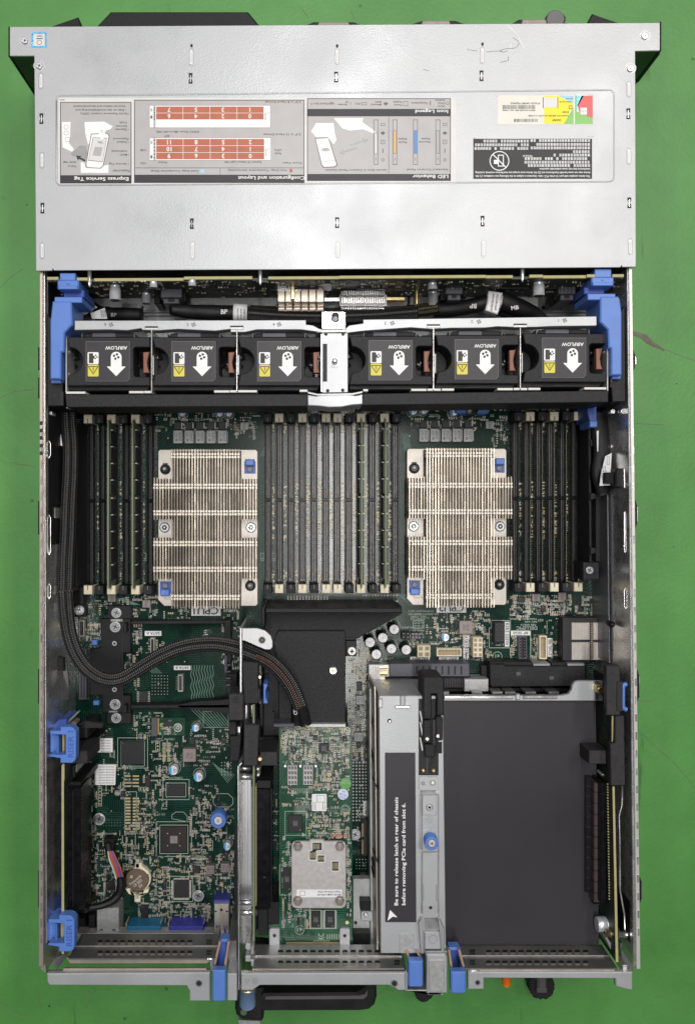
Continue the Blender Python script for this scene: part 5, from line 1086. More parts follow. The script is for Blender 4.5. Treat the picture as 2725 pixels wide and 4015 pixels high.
def fin(x, y0, y1):
    j = R.uniform(-.12, .12); t_ = .42; b = len(M.v); flange(x+j, y0, y1)
    for (xx, zz) in ((x-t_/2, 20), (x+t_/2, 20), (x+t_/2+j, ZT_), (x-t_/2+j, ZT_)):
        M.v += [(xx, y0, zz), (xx, y1, zz)]
    M.face((b+0, b+1, b+7, b+6), 'nickel'); M.face((b+3, b+2, b+4, b+5), 'nickel'); M.face((b+6, b+7, b+5, b+4), 'nickel'); M.face((b+0, b+6, b+4, b+2), 'nickel'); M.face((b+1, b+3, b+5, b+7), 'nickel')
PITCH = 2.3; nwing = int(82/PITCH)
XS = [(-nwing/2+k)*PITCH for k in range(nwing+1)]
wy = [(40.0, 6.7), (-7.6, -41.3)]; bands_c = [57.5, -54.8]; bands_w = [33.2, 12.2, -12.2, -32.6]
for x in XS:
    if abs(x) <= 27.2: fin(x, -63.6, 62.6)
    else:
        for a, b_ in wy: fin(x, b_, a)
    for yb in bands_w+(bands_c if abs(x) < 27.2 else []):
        for q in (-1.25, 1.25):
            j = R.uniform(-.15, .15); M.box(x-.86+j, yb+q-1.0, ZT_-3, x+.86+j, yb+q+1.0, ZT_+.5+R.uniform(-.1, .1), 'band_metal', .45)
for x in XS[:-1]:
    for yb in bands_w+(bands_c if abs(x+1) < 26 else []): M.box(x+.5, yb-2.4, ZT_-4, x+PITCH-.5, yb+2.4, ZT_-2.6, 'nickel_gap_shade')
M.box(-27.2, -63.4, 19.9, 27.2, 62.4, 23, 'nickel_gap_shade')
M.box(-41, 7, 20, 41, 39.5, 24, 'nickel_gap_shade')
M.box(-41, -41, 20, 41, -8, 24, 'nickel_gap_shade')
M.build('fin_stack', hs, hs)
for x, y in ((-35, .3), (35, .3)):
    M = MB(); M.cylw(x, y, 4.3, 20.4, 20, 'smd_grey', 24); M.cylw(x, y, 3.7, 21.4, 20, 'screw_metal', 24, .4); M.cylw(x, y, 2.2, 21.5, 20, 'black_deep', 6); M.cylw(x, y, .8, 21.7, 20, 'screw_metal', 10); M.build('screw', hs, hs)
for x, y in ((-34.5, 47.5), (34.5, -47)):
    M = MB(); M.cylw(x, y, 4.4, 20.3, 20, 'black_deep', 20); M.cylw(x, y, 3.4, 22, 20, 'black_gloss', 16, .8); M.cylw(x-.3, y+.3, 1.4, 23.5, 20, 'smd_silver', 12, .6); M.box(x-2, y+3.6, 20, x+2, y+5, 20.4, 'black_deep'); M.build('retention_post', hs, hs)
for x, y, sg in ((34.2, 49, 1), (-34.2, -48.5, -1)):
    M = MB(); M.box(x-4.6, y-5, 20, x+4.6, y+5, 20.4, 'blue_dark'); M.cylw(x, y-1.6*sg, 2.4, 22, 20, 'smd_grey', 16, .5); M.box(x-3.8, y+(1.2 if sg > 0 else -6.4), 20, x+3.8, y+(6.4 if sg > 0 else -1.2), 24.5, 'blue_plastic', .8); M.build('clip', hs, hs)
for i, (px, py, lab) in enumerate(((816, 2069.5, 'left finned metal heat sink, beside the left memory bank above the CPU1 mark'), (1790, 2065.5, 'right finned metal heat sink with bright bands, above the CPU2 mark'))):
    o = hs if i == 0 else copy_tree(hs); X, Y = W(px, py, 20); o.location = (X/1000, Y/1000, 0); o['label'] = lab
def yquad(mb, pts, Yw, mat, off=0.):       # face on the vertical plane y=Yw (mm), given by photo points
    b = len(mb.v); Y = Yw+off
    for x, y in pts:
        z = ZC-(-Y)*F/(y-VY); s = (ZC-z)/F; mb.v.append(((x-VX)*s, Y, z))
    mb.face(range(b, b+len(pts)), mat)
def xz(px, py, Xw):                        # point on vertical plane x=Xw seen at photo (px,py)
    z = ZC-Xw*F/(px-VX); s = (ZC-z)/F; return (Xw, -(py-VY)*s, z)
def vbox(mb, px0, py0, px1, py1, zt, zb, mat, ch=0.): mb.r(px0, py0, px1, py1, zt, zb, mat, ch)
# ---------------------------------------------------------------- riser 1 (left edge)
r1 = thing('riser_card', 'upright card with yellow edge along the left wall, held by two blue RISER 1 clips', 'riser card', 250, 3250, 10)
M = MB(); M.poly([(243, 3000), (252, 3000), (253, 3580), (243, 3580)], 82, 81.6, 'board_edge'); M.poly([(243, 3000), (252, 3000), (253, 3580), (243, 3580)], 81.6, 20, 'pcb_dark'); M.r(246, 2995, 254, 3060, 82.2, 81.6, 'board_edge'); M.r(243, 3580, 253, 3740, 78, 77.5, 'board_edge'); M.r(243, 3580, 253, 3740, 77.5, 40, 'pcb_dark')
M.poly([(262, 2830), (308, 2788), (312, 2792), (268, 2836)], 60, 56, 'board_edge_green')
for y in range(3090, 3560, 7): M.r(254, y, 259, y+3, 70, 60, 'gold_pad')
M.build('circuit_board', r1, r1)
M = MB(); M.r(255, 3090, 318, 3566, 72, 50, 'slot_plastic', .5); M.r(318, 3060, 328, 3566, 58, 44, 'black_gloss', .5); M.r(320, 3064, 346, 3560, 44, 34, 'slot_plastic', .8); M.r(330, 3064, 333, 3560, 44.6, 40, 'black_deep'); M.r(287, 3100, 289, 3560, 72.3, 70, 'black_deep')
M.r(252, 3066, 320, 3090, 66, 20, 'black_plastic', .5); M.r(318, 3560, 342, 3580, 46, 20, 'black_plastic')
M.build('card_slot', r1, r1)
M = MB(); M.r(262, 2998, 302, 3028, 60, 40, 'galv', .6); M.r(285, 3000, 296, 3050, 62, 40, 'black_plastic', .4); M.cyl(290, 2838, 10, 55, 45, 'brass', 14); M.build('hinge', r1, r1)
for (a, b_, yo, sh) in ((197, 2850, 0, 0), (191, 3590, 0, 0)):
    M = MB(); x0 = a-1; 
    if b_ < 3000: X = lambda x: x; Y = lambda y: y
    else: X = lambda x: 191+(x-197); Y = lambda y: 3590+(y-2850)
    C = [(197, 2879), (197, 2866), (238, 2866), (238, 2850), (279, 2850), (290, 2856), (299, 2868), (299, 2968), (296, 2982), (284, 2992), (238, 2992), (238, 2974), (197, 2967), (197, 2960), (258, 2960), (258, 2882)]
    M.poly([(X(x), Y(y)) for x, y in C], 88, 80, 'blue_plastic', .5)
    M.r(X(197), Y(2880), X(229), Y(2952), 78, 50, 'blue_plastic', 1); M.r(X(222), Y(2884), X(230), Y(2955), 84, 60, 'blue_plastic', .8)
    M.poly([(X(199), Y(2852)), (X(232), Y(2822)), (X(262), Y(2820)), (X(262), Y(2850)), (X(240), Y(2862))], 66, 40, 'blue_dark', .6); M.r(X(232), Y(2880), X(258), Y(2960), 60, 50, 'black_deep'); M.r(X(246), Y(2880), X(254), Y(2960), 79, 50, 'board_edge')
    M.r(X(197), Y(2955), X(258), Y(2968), 70, 40, 'blue_dark'); M.text('RISER 1', X(279), Y(2918), 22, 88.05, 'blue_dark', 90, width=104)
    M.build('riser_clip', r1, r1)
M = MB(); M.poly([(301, 2895), (384, 2895), (372, 2920), (344, 2945), (301, 2945)], 40, 12, 'black_plastic', .4); M.r(261, 2945, 345, 2994, 74, 40, 'riser_block', .5); M.r(300, 2852, 345, 2895, 50, 12, 'black_plastic', .6)
M.poly([(318, 2833), (330, 2826), (405, 2838), (410, 2834), (402, 2856), (318, 2856)], 50, 45, 'black_textured', .5)
M.build('holder', r1, r1)
# ---------------------------------------------------------------- riser 2 and the bay divider
r2 = thing('riser_card', 'upright card with pale green edge and black slot, marked RISER 2', 'riser card', 996, 3250, 10)
M = MB(); M.r(992, 2762, 999, 3690, 82, 81.6, 'board_edge_green'); M.r(992, 2762, 999, 3690, 81.6, 20, 'pcb_dark'); 
for y in range(3085, 3550, 7): M.r(1001, y, 1006, y+3.4, 74, 66, 'gold_pad'); M.r(986, y+2, 990, y+5, 74, 66, 'smd_silver')
M.build('circuit_board', r2, r2)
M = MB(); M.r(1008, 3092, 1060, 3563, 62, 20, 'slot_plastic', .6); M.r(1008, 3060, 1062, 3092, 66, 20, 'black_plastic', .5); M.r(1060, 3092, 1066, 3563, 50, 20, 'black_gloss'); M.r(1012, 3564, 1051, 3667, 56, 20, 'black_plastic', .5); M.r(1051, 3538, 1096, 3625, 49, 20, 'black_plastic', .5)
M.text('2', 1037, 3440, 8, 62.1, 'handle_grey', 90); M.build('card_slot', r2, r2)
M = MB(); M.poly([(957, 2842), (1017, 2842), (1012, 2930), (1010, 3003), (955, 3003)], 86, 70, 'riser_block', .5); M.text('RISER 2', 987, 2923, 24, 86.05, 'black_deep', 90, width=118); M.build('top_block', r2, r2)
M = MB(); M.r(1020, 2949, 1087, 3003, 76, 30, 'riser_block', .5); M.r(1016, 2890, 1086, 2949, 40, 20, 'black_plastic', .5); M.cyl(1020, 2977, 7, 78, 70, 'brass', 12); M.cyl(1012, 3016, 9, 70, 40, 'bright_metal', 14, 1); M.cyl(1012, 3040, 8, 70, 40, 'bright_metal', 14, 1); M.r(1005, 3048, 1062, 3092, 60, 20, 'black_plastic', .4)
M.build('card_holder', r2, r2)
M = MB()
for y, z in ((3046, 74), (3577, 74)):
    p, q = W(938, y, z), W(1010 if y > 3500 else 994, y, z)
    M = MB(); M.tube([(p[0], p[1], z), (q[0], q[1], z)], 2.2, 'bright_metal', 16); M.tube([(p[0], p[1]+4.5, z-6), (q[0]-2, q[1]+4.5, z-6)], 2., 'screw_metal', 14); M.build('cross_pin', r2, r2)
dv = thing('bay_divider', 'long thin bright steel divider wall between the RISER 2 card and the left bay', 'metal divider', 934, 3300, 2)
M = MB(); M.poly([(945, 2990), (950, 2990), (950, 2995), (939, 3006), (937, 3010), (940, 3882), (935, 3882), (932, 3006), (942, 2994)], 86, 2, 'bright_metal', .2)
M.poly([(939, 3050), (986, 3050), (988, 3700), (941, 3700)], 50, 10, 'brushed', .3); M.r(958, 3060, 960, 3690, 50.4, 50, 'galv_dark'); M.r(971, 3055, 972.6, 3530, 50.4, 50, 'galv_dark'); M.r(986, 2765, 990, 2842, 60, 20, 'nickel'); M.r(957, 2760, 975, 2842, 66, 20, 'brushed', 1.2)
M.r(918, 3240, 936, 3680, 40, 10, 'black_plastic', .4); M.poly([(917, 3140), (930, 3120), (932, 3240), (918, 3240)], 40, 12, 'pcb')
M.build('wall', dv, dv); M = MB(); M.r(1384, 3446, 1450, 3690, 36, 30, 'galv', .4); M.r(1412, 3534, 1455, 3570, 44, 36, 'black_plastic', .5); M.rr(1416, 3574, 1462, 3612, 42, 36, 'cover_metal', 5, .4); M.cyl(1435, 3588, 9, 43, 40, 'screw_metal', 16, .5); M.cyl(1394, 3618, 7, 36.2, 36, 'black_deep', 14); M.r(1384, 3660, 1450, 3705, 44, 36, 'black_plastic', .5); M.build('floor_bracket', dv, dv)
M = MB(); M.poly([(950, 2463), (1010, 2463), (1040, 2472), (1062, 2492), (1069, 2515), (1069, 2538), (1060, 2547), (1040, 2547), (1000, 2530), (960, 2512), (950, 2512)], 84, 82.6, 'galv', .3); M.cyl(1028, 2510, 16, 84.4, 84, 'galv_dark', 22); M.cyl(1028, 2510, 12, 84.6, 84, 'black_deep', 20); M.cyl(1028, 2510, 6, 85, 84, 'handle_grey', 14)
M.poly([(940, 2462), (950, 2460), (950, 2722), (940, 2722)], 80, 2, 'brushed', .5); M.r(950, 2568, 990, 2592, 70, 60, 'galv', .3); M.build('bracket', dv, dv)
M = MB(); M.poly([(950, 2592), (1014, 2597), (1014, 2700), (1022, 2705), (1022, 2748), (1010, 2759), (958, 2760), (952, 2660)], 82, 20, 'black_textured', .6); M.r(1017, 2595, 1024, 2760, 70, 20, 'black_gloss'); M.cyl(1019, 2655, 6, 76, 60, 'brass', 12); M.r(1024, 2640, 1030, 2845, 50, 20, 'black_plastic'); M.build('release_block', dv, dv)
M = MB(); M.poly([(1033, 2682), (1049, 2682), (1049, 2690), (1042, 2706), (1042, 2736), (1050, 2752), (1049, 2759), (1033, 2759)], 72, 40, 'blue_plastic', .5); M.build('release_tab', dv, dv)
M = MB(); M.rr(896, 2720, 956, 2826, 84, 60, 'riser_block', 8, .8); M.cyl(926, 2744, 14, 84.6, 84, 'black_plastic', 22); M.ring(926, 2744, 8, 11, 84.7, 'black_deep', 20); M.text('Lock', 928, 2778, 12, 84.05, 'black_deep', 180, width=32); M.text('PCIe', 928, 2797, 12, 84.05, 'black_deep', 180, width=34); M.build('lock_slider', dv, dv)
M = MB(); M.rr(897, 2830, 928, 2882, 70, 20, 'black_textured', 5, .6); M.poly([(902, 2884), (946, 2884), (946, 2900), (938, 2985), (902, 2985)], 66, 20, 'black_textured', .6); M.r(932, 2848, 944, 2880, 60, 40, 'bright_metal', .5); M.build('lock_arm', dv, dv)
# ---------------------------------------------------------------- black air duct
ad = thing('air_duct', 'matt black T-shaped plastic air duct between the two heat sinks and the adapter card', 'air duct', 1230, 2600, 10)
M = MB(); M.poly([(1036, 2378), (1575, 2378), (1576, 2402), (1570, 2410), (1399, 2506), (1356, 2506), (1356, 2600), (1040, 2600)], 44, 12, 'black_textured', .6)
M.poly([(1042, 2384), (1572, 2384), (1576, 2390), (1576, 2404), (1040, 2404)], 66, 12, 'black_textured', .7); M.poly([(1026, 2376), (1039, 2384), (1039, 2460), (1026, 2450)], 66, 12, 'black_plastic', .5)
M.poly([(1060, 2376), (1560, 2376), (1560, 2381), (1060, 2381)], 40, 38, 'galv')
M.build('cross_bar', ad, ad)
M = MB(); M.poly([(1090, 2473), (1350, 2473), (1355, 2480), (1355, 2848), (1095, 2848), (1090, 2600), (1072, 2520)], 48, 12, 'black_textured', .5); M.r(1356, 2511, 1398, 2573, 44, 30, 'black_plastic', .4); M.r(1356, 2500, 1399, 2508, 46, 12, 'black_plastic'); M.build('top_plate', ad, ad)
M = MB(); M.poly([(1035, 2606), (1100, 2606), (1130, 2660), (1132, 2886), (1032, 2886)], 36, 12, 'black_plastic', .6); M.r(1070, 2792, 1075, 2850, 40, 30, 'black_deep'); M.r(1111, 2792, 1116, 2850, 40, 30, 'black_deep'); M.build('side_pocket', ad, ad)
M = MB(); M.cyl(1380, 2554, 16, 46, 44, 'white_print', 24, .4); M.line(1372, 2554, 1388, 2554, 5, 46.06, 'ink'); M.line(1380, 2546, 1380, 2562, 5, 46.06, 'ink'); M.build('screw', ad, ad)
M = MB(); M.cyl(1306, 2630, 15, 50, 48, 'bright_metal', 24, .4); M.cyl(1306, 2629, 11, 50.6, 48, 'brass', 24, .3); M.line(1299, 2629, 1313, 2629, 3, 50.7, 'ink'); M.line(1306, 2622, 1306, 2636, 3, 50.7, 'ink'); M.build('screw', ad, ad)
# ---------------------------------------------------------------- adapter card
ac = thing('adapter_card', 'bright green expansion card with a bare aluminium heat spreader, right of riser 2', 'expansion card', 1237, 3280, 26)
ZA = 50.; z = ZA
M = MB(); M.poly([(1095, 2852), (1380, 2850), (1382, 3640), (1384, 3706), (1122, 3706), (1054, 3700), (1054, 3626), (1095, 3622)], ZA, ZA-1.6, 'pcb_card'); M.r(1122, 3694, 1332, 3706, ZA+.1, ZA-1.6, 'copper_strip'); M.build('circuit_board', ac, ac)
M = MB(); smd(M, 1105, 2862, 1370, 2990, 1050, z, 301); smd(M, 1230, 2980, 1370, 3100, 360, z, 302); smd(M, 1105, 3080, 1225, 3160, 120, z, 303); smd(M, 1200, 3170, 1370, 3290, 460, z, 304); smd(M, 1105, 3280, 1140, 3620, 150, z, 305); smd(M, 1110, 3540, 1220, 3640, 110, z, 306); smd(M, 1358, 3290, 1376, 3600, 110, z, 307); smd(M, 1290, 3080, 1330, 3170, 50, z, 308); smd(M, 1105, 2850, 1360, 2862, 60, z, 309, (('gold_pad', 4), ('silk', 3)))
M.build('surface_components', ac, ac, kind='stuff')
M = MB(); z2 = z+.08
M.text('A', 1147, 2994, 18, z2, 'silk', 180); M.text('B', 1204, 2994, 18, z2, 'silk', 180)
M.ring(1175, 3646, 16.5, 18.5, z2, 'silk', 28); M.text('e1', 1175, 3646, 15, z2, 'silk', 180, width=20); M.text('KC', 1259, 3672, 22, z2, 'silk', 90, width=24)
M.ring(1354, 3174, 13, 15, z2, 'silk', 24); M.ring(1354, 3174, 19, 20.5, z2, 'silk', 8); M.text('TUV', 1354, 3174, 8, z2, 'silk', 180)
for (x0, y0, x1, y1) in ((1117, 3180, 1202, 3276), (1196, 3570, 1266, 3642), (1268, 3570, 1320, 3642), (1096, 3390, 1142, 3510)): M.frame(x0, y0, x1, y1, 2, z2, 'silk')
M.sr(1219-6, 3568, 1262, 3642, z2+.02, 'silk'); M.sr(1270, 3568, 1318, 3642, z2+.02, 'silk')
M.sheet([(1185, 3264), (1202, 3276), (1185, 3280)], z2+.03, 'silk'); M.frame(1155, 3154, 1225, 3196, 1.2, z2, 'silk')
for j in range(9): M.sr(1160, 3158+j*4, 1220, 3159.4+j*4, z2, 'silk'); M.sr(1282+j*9, 3662, 1285+j*9, 3682, z2, 'silk')
for j in range(14): M.sr(1132+j*7, 3090, 1134+j*7, 3110, z2, 'silk')
for j in range(9): M.sr(1365, 3200+j*42, 1368, 3226+j*42, z2, 'silk')
M.frame(1104, 2862, 1158, 2874, 1.6, z2, 'silk')
for k in range(4): M.disc(1113+k*12.4, 2868, 4.5, z2+.03, 'black_deep', 12)
M.ring(1113, 2886, 5, 9, z2, 'gold_pad', 16); M.ring(1361, 2864, 9, 13, z2, 'smd_silver', 18); M.disc(1361, 2864, 9, z2+.02, 'black_deep', 16); M.disc(1361, 3617, 7, z2, 'brass', 14); M.disc(1112, 3684, 6, z2, 'black_deep', 12); M.text('RCA REV 100 X08-SW', 1260, 3689, 5, z2, 'silk', 180, width=64)
M.build('printed_marks', ac, ac)
for n_, bx in ((0, 1128), (1, 1189)):
    M = MB(); M.r(bx, 3002, bx+38, 3078, z+2, z, 'label_grey', .2)
    for j in range(4):
        for i in range(3): M.poly([(bx+3+i*11.5, 3005+j*19), (bx+11+i*11.5, 3005+j*19), (bx+13+i*11.5, 3017+j*19), (bx+5+i*11.5, 3017+j*19)], z+2.1, z+1.9, 'line_grey')
    M.build('header_block', ac, ac)
for (x0, y0, x1, y1) in ((1250, 2915, 1290, 2955), (1132, 3196, 1185, 3262), (1109, 3402, 1143, 3495), (1220, 3574, 1257, 3638), (1276, 3574, 1313, 3638), (1228, 2883, 1246, 2903), (1343, 2888, 1361, 2908), (1180, 2902, 1195, 2918), (1140, 2928, 1149, 2950), (1153, 2928, 1162, 2950)):
    M = MB(); M.r(x0, y0, x1, y1, z+1.6, z, 'chip_black', .2); M.disc(x1-8, y1-8, 2.8, z+1.65, 'smd_grey', 10)
    if x1-x0 > 30:
        for k in range(3): M.text('ABN7%d' % k, (x0+x1)/2+k*6-6, (y0+y1)/2, 5, z+1.66, 'smd_grey', 90)
    M.build('chip', ac, ac)
for x, y, mm in ((1176, 2978, 'handle_grey'), (1118, 3005, 'bright_metal'), (1178, 3005, 'bright_metal'), (1238, 3005, 'bright_metal')): 
    M = MB(); M.cyl(x, y, 8, z+2.5, z, mm, 10, .8); M.build('solder_post', ac, ac)
for x in (1305, 1320, 1335, 1353): 
    M = MB(); M.r(x-3.5, 3266, x+3.5, 3287, z+1.6, z, 'smd_silver'); M.r(x-3.8, 3270, x+3.8, 3283, z+1.8, z, 'terracotta'); M.build('capacitor', ac, ac)
for y in (3030, 3050): 
    M = MB(); M.r(1282, y, 1300, y+12, z+2, z, 'smd_silver'); M.r(1284, y-.5, 1298, y+12.5, z+2.1, z, 'smd_tan'); M.build('capacitor', ac, ac)
M = MB(); M.rr(1223, 3113, 1281, 3180, z+2.3, z+2, 'paper_white', 5)
for k in range(4): M.text('CN-0XXR94', 1229+k*8 if k < 2 else 1250+k*8, 3160, 4, z+2.35, 'ink', -90, maxw=32)
M.frame(1242, 3118, 1274, 3146, 1.5, z+2.35, 'ink_grey'); M.build('paper_label', ac, ac)
M = MB(); M.cyl(1355, 3072, 22, z+2.5, z+1, 'sticker_green', 26); M.text('QC OK', 1355, 3070, 8, z+2.55, 'silk', 180, width=32); M.text('007', 1353, 3061, 7, z+2.55, 'silk', 180); M.build('round_sticker', ac, ac, label='round green sticker')
M = MB(); M.cyl(1345, 3115, 21, z+2.8, z+1, 'sticker_white', 26); M.text('QC QE', 1345, 3117, 8, z+2.85, 'led_blue', 160, width=32); M.text('PVS', 1347, 3103, 6, z+2.85, 'led_blue', 165); M.text('MO.102', 1342, 3128, 6, z+2.85, 'led_blue', 160); M.build('round_sticker', ac, ac, label='round white sticker')
M = MB(); zs = z+6
P = [(1216, 3292), (1270, 3292), (1274, 3299), (1340, 3299), (1352, 3304), (1357, 3316), (1357, 3545), (1352, 3556), (1340, 3562), (1160, 3562), (1148, 3556), (1143, 3545), (1143, 3316), (1148, 3304), (1160, 3299), (1212, 3299)]
M.poly(P, zs, zs-1.8, 'spreader', .4)
for (x0, y0, x1, y1) in ((1226, 3304, 1262, 3334), (1215, 3337, 1239, 3371), (1246, 3354, 1272, 3379), (1302, 3378, 1328, 3414)):
    M.frame(x0-3, y0-3, x1+3, y1+3, 3, zs+.08, 'label_light'); M.sr(x0, y0, x1, y1, zs+.06, 'pcb_dark')
    for k in range(5): M.sr(x0+4+k*5, y0+5, x0+6+k*5, y1-6, zs+.1, 'gold_pad')
M.build('heat_spreader', ac, ac)
for x, y in ((1168, 3322), (1333, 3322), (1168, 3536), (1333, 3536)):
    M = MB(); M.cyl(x, y, 18, zs+3.2, zs, 'nickel_bolt', 6, .5); M.cyl(x, y, 11, zs+3.8, zs, 'nickel_bolt', 20, .4); M.build('bolt', ac, ac)
M = MB(); M.r(1164, 3488, 1340, 3518, zs+.14, zs, 'paper_white'); M.text('Rated: 3.3Vdc and 12Vdc', 1290, 3497, 7, zs+.2, 'ink', 180, width=88); M.text('MODEL NAME: UCPA-901', 1290, 3508, 7, zs+.2, 'ink', 180, width=92); M.frame(1176, 3493, 1196, 3512, 1.4, zs+.2, 'ink_grey'); M.build('paper_label', ac, ac)
for x0 in (1057, 1332):
    M = MB(); M.rr(x0, 3641, x0+40, 3708, z+3, z, 'cover_metal', 6, .3); M.cyl(x0+20, 3669, 8, z+3.2, z+3, 'galv_dark', 16); M.cyl(x0+20, 3669, 6, z+3.3, z+3, 'black_deep', 16); M.build('mounting_tab', ac, ac)
M = MB(); M.r(1072, 2838, 1155, 2852, 60, 46, 'grey_plastic', .6); M.r(1140, 2838, 1356, 2852, 53, 44, 'galv', .4); M.build('cable_socket', ac, ac)
# ---------------------------------------------------------------- power supply cage in the middle right
pc = thing('power_supply_cage', 'tall silver metal cage with a black printed warning label and a blue thumbscrew', 'metal cage', 1600, 3200, 2)
M = MB(); ZS = 80
M.poly([(1486, 2728), (1736, 2728), (1748, 3738), (1493, 3738)], ZS, 2, 'cover_metal', .4)
M.poly([(1490, 2728), (1760, 2726), (1760, 2650), (1500, 2650)], 18, 2, 'galv')
M.poly([(1448, 2700), (1462, 2696), (1470, 3720), (1452, 3720)], 40, 2, 'galv', .5); M.poly([(1466, 2690), (1474, 2690), (1484, 3726), (1476, 3726)], 66, 2, 'rail_metal', .4)
for y in (2823, 2845, 2960, 2983, 3395, 3430): M.r(1462, y, 1470, y+12, 56, 40, 'black_deep')
for y in (3060, 3345): M.poly([(1462, y), (1466, y), (1484, y+40), (1480, y+42)], 70, 60, 'black_deep')
M.r(1484, 2740, 1500, 2776, 82, 70, 'galv', .5); M.r(1568, 2728, 1590, 2768, 80.8, 80, 'inductor_grey', .4); M.r(1574, 2728, 1582, 2768, 81.4, 80, 'galv', .3); M.rr(1549, 2766, 1609, 2777, 82.4, 80, 'bright_metal', 5, .5)
M.cyl(1527, 2827, 8.5, 80.2, 80, 'black_deep', 18); M.cyl(1528, 2829, 4, 80.4, 80, 'bright_metal', 12)
M.r(1604, 2938, 1630, 2945, 80.2, 80, 'galv'); M.rr(1566, 3662, 1624, 3738, 80.5, 80, 'galv', 8, .2)
M.build('case', pc, pc)
M = MB(); M.poly([(1509, 2951), (1628, 2951), (1632, 3616), (1510, 3616)], ZS+.2, ZS, 'label_sheet'); ZL = ZS+.26
M.text('Be sure to release latch at rear of chassis', 1553, 3338, 14, ZL, 'white_print', 90, width=424); M.text('before removing PCIe card from slot 6.', 1582, 3349, 14, ZL, 'white_print', 90, width=400)
M.sheet([(1529, 3568), (1558, 3597), (1540, 3594), (1519, 3610)], ZL, 'white_print'); M.build('warning_label', pc, pc, label='tall black label with white rotated print')
M = MB()
M.r(1641, 2740, 1719, 3040, 80.3, 79, 'black_deep', 0)
M.rr(1642, 3045, 1716, 3099, 80.9, 80, 'cover_metal', 5, .2); M.cyl(1659, 3072, 8, 81.4, 80, 'inductor_grey', 16, .3); M.cyl(1696, 3070, 13, 81.2, 80, 'galv_dark', 20); M.cyl(1696, 3070, 8, 82, 80, 'bright_metal', 16, .4)
M.r(1648, 3101, 1712, 3116, 80.7, 80, 'galv_dark', .3); M.rr(1706, 3098, 1727, 3112, 81, 80, 'galv', 6)
M.poly([(1644, 3116), (1652, 3116), (1652, 3330), (1644, 3330)], 80.6, 80, 'galv_dark'); M.r(1654, 3116, 1718, 3340, 81.4, 80, 'cover_metal', .4); M.rr(1656, 3118, 1712, 3197, 82.2, 81, 'cover_metal', 4, .3)
M.cyl(1684, 3166, 14, 82.6, 82, 'galv_dark', 22); M.cyl(1684, 3166, 11, 82.9, 82, 'bright_metal', 22, .3); M.cyl(1684, 3166, 5.5, 83, 82, 'black_deep', 14)
M.ring(1684, 3214, 12, 13.6, 81.5, 'galv_dark', 24); M.line(1674, 3214, 1694, 3214, 1.4, 81.5, 'galv_dark'); M.line(1684, 3204, 1684, 3224, 1.4, 81.5, 'galv_dark'); M.pl([(1674, 3243), (1697, 3243), (1685, 3259), (1674, 3243)], 1.4, 81.5, 'galv_dark')
M.r(1650, 3342, 1655, 3600, 80.5, 80, 'galv_dark'); M.r(1718, 3116, 1721, 3640, 80.5, 80, 'galv_dark'); M.r(1656, 3342, 1716, 3600, 81.1, 80, 'cover_metal', .3)
for x in (1656, 1709): M.r(x, 3470, x+6, 3532, 81.4, 80, 'inductor_grey')
M.cyl(1688, 3559, 10, 81.5, 81, 'galv', 20); M.cyl(1688, 3559, 6.5, 81.6, 81, 'black_deep', 16)
M.poly([(1640, 3620), (1652, 3600), (1658, 3600), (1660, 3740), (1650, 3740)], 84, 70, 'brushed', .4); M.poly([(1716, 3600), (1722, 3600), (1742, 3640), (1742, 3740), (1730, 3740)], 84, 70, 'brushed', .4)
M.r(1664, 3600, 1714, 3652, 80.4, 80, 'galv_dark'); M.r(1664, 3655, 1730, 3724, 83, 80, 'cover_metal', .8); M.ring(1697, 3683, 15, 17, 83.1, 'galv_dark', 24)
M.r(1666, 3730, 1754, 3745, 84.5, 60, 'galv_dark', .5); M.poly([(1672, 3746), (1680, 3742), (1744, 3742), (1754, 3752), (1754, 3896), (1672, 3896)], 85.5, 60, 'cover_metal', 1); M.rr(1681, 3764, 1742, 3890, 86, 80, 'galv', 8, .4)
M.build('slide_rail', pc, pc)
M = MB(); M.cyl(1693, 3308, 27, 90, 81, 'blue_plastic', 34, .5); M.ring(1693, 3308, 15.5, 17.5, 90.05, 'blue_dark', 26); M.cyl(1693, 3308, 15, 90.6, 88, 'nickel_plate', 26, .4); M.line(1686, 3308, 1700, 3308, 3, 90.7, 'ink_grey'); M.line(1693, 3301, 1693, 3315, 3, 90.7, 'ink_grey'); M.build('thumbscrew', pc, pc)
# pull latches
M = MB(); M.poly([(1658, 2662), (1666, 2654), (1730, 2654), (1740, 2662), (1740, 2806), (1712, 2806), (1712, 2722), (1692, 2722), (1692, 2820), (1660, 2820)], 87, 60, 'black_textured', .8); M.r(1681, 2722, 1692, 2822, 86, 60, 'black_gloss', .5)
M.text('Push Lock', 1669, 2700, 7, 87.05, 'black_deep', 90, width=66); M.text('Push Lock', 1729, 2700, 7, 87.05, 'black_deep', 90, width=66)
for x in (1669, 1728): M.ring(x, 2782, 5, 7, 87.06, 'black_deep', 16); M.sheet([(x-5, 2750), (x+5, 2750), (x, 2759)], 87.06, 'black_deep')
M.build('latch_head', pc, pc)
for (x0, y0, x1, y1, sx, sy) in ((1659, 2824, 1690, 2914, 1675, 2898), (1708, 2811, 1736, 2904, 1717, 2887)):
    M = MB(); M.rr(x0, y0, x1, y1, 86, 66, 'black_textured', 6, .7); M.cyl(sx, sy, 8, 87, 86, 'bright_metal', 16, .4); M.build('latch_arm', pc, pc)
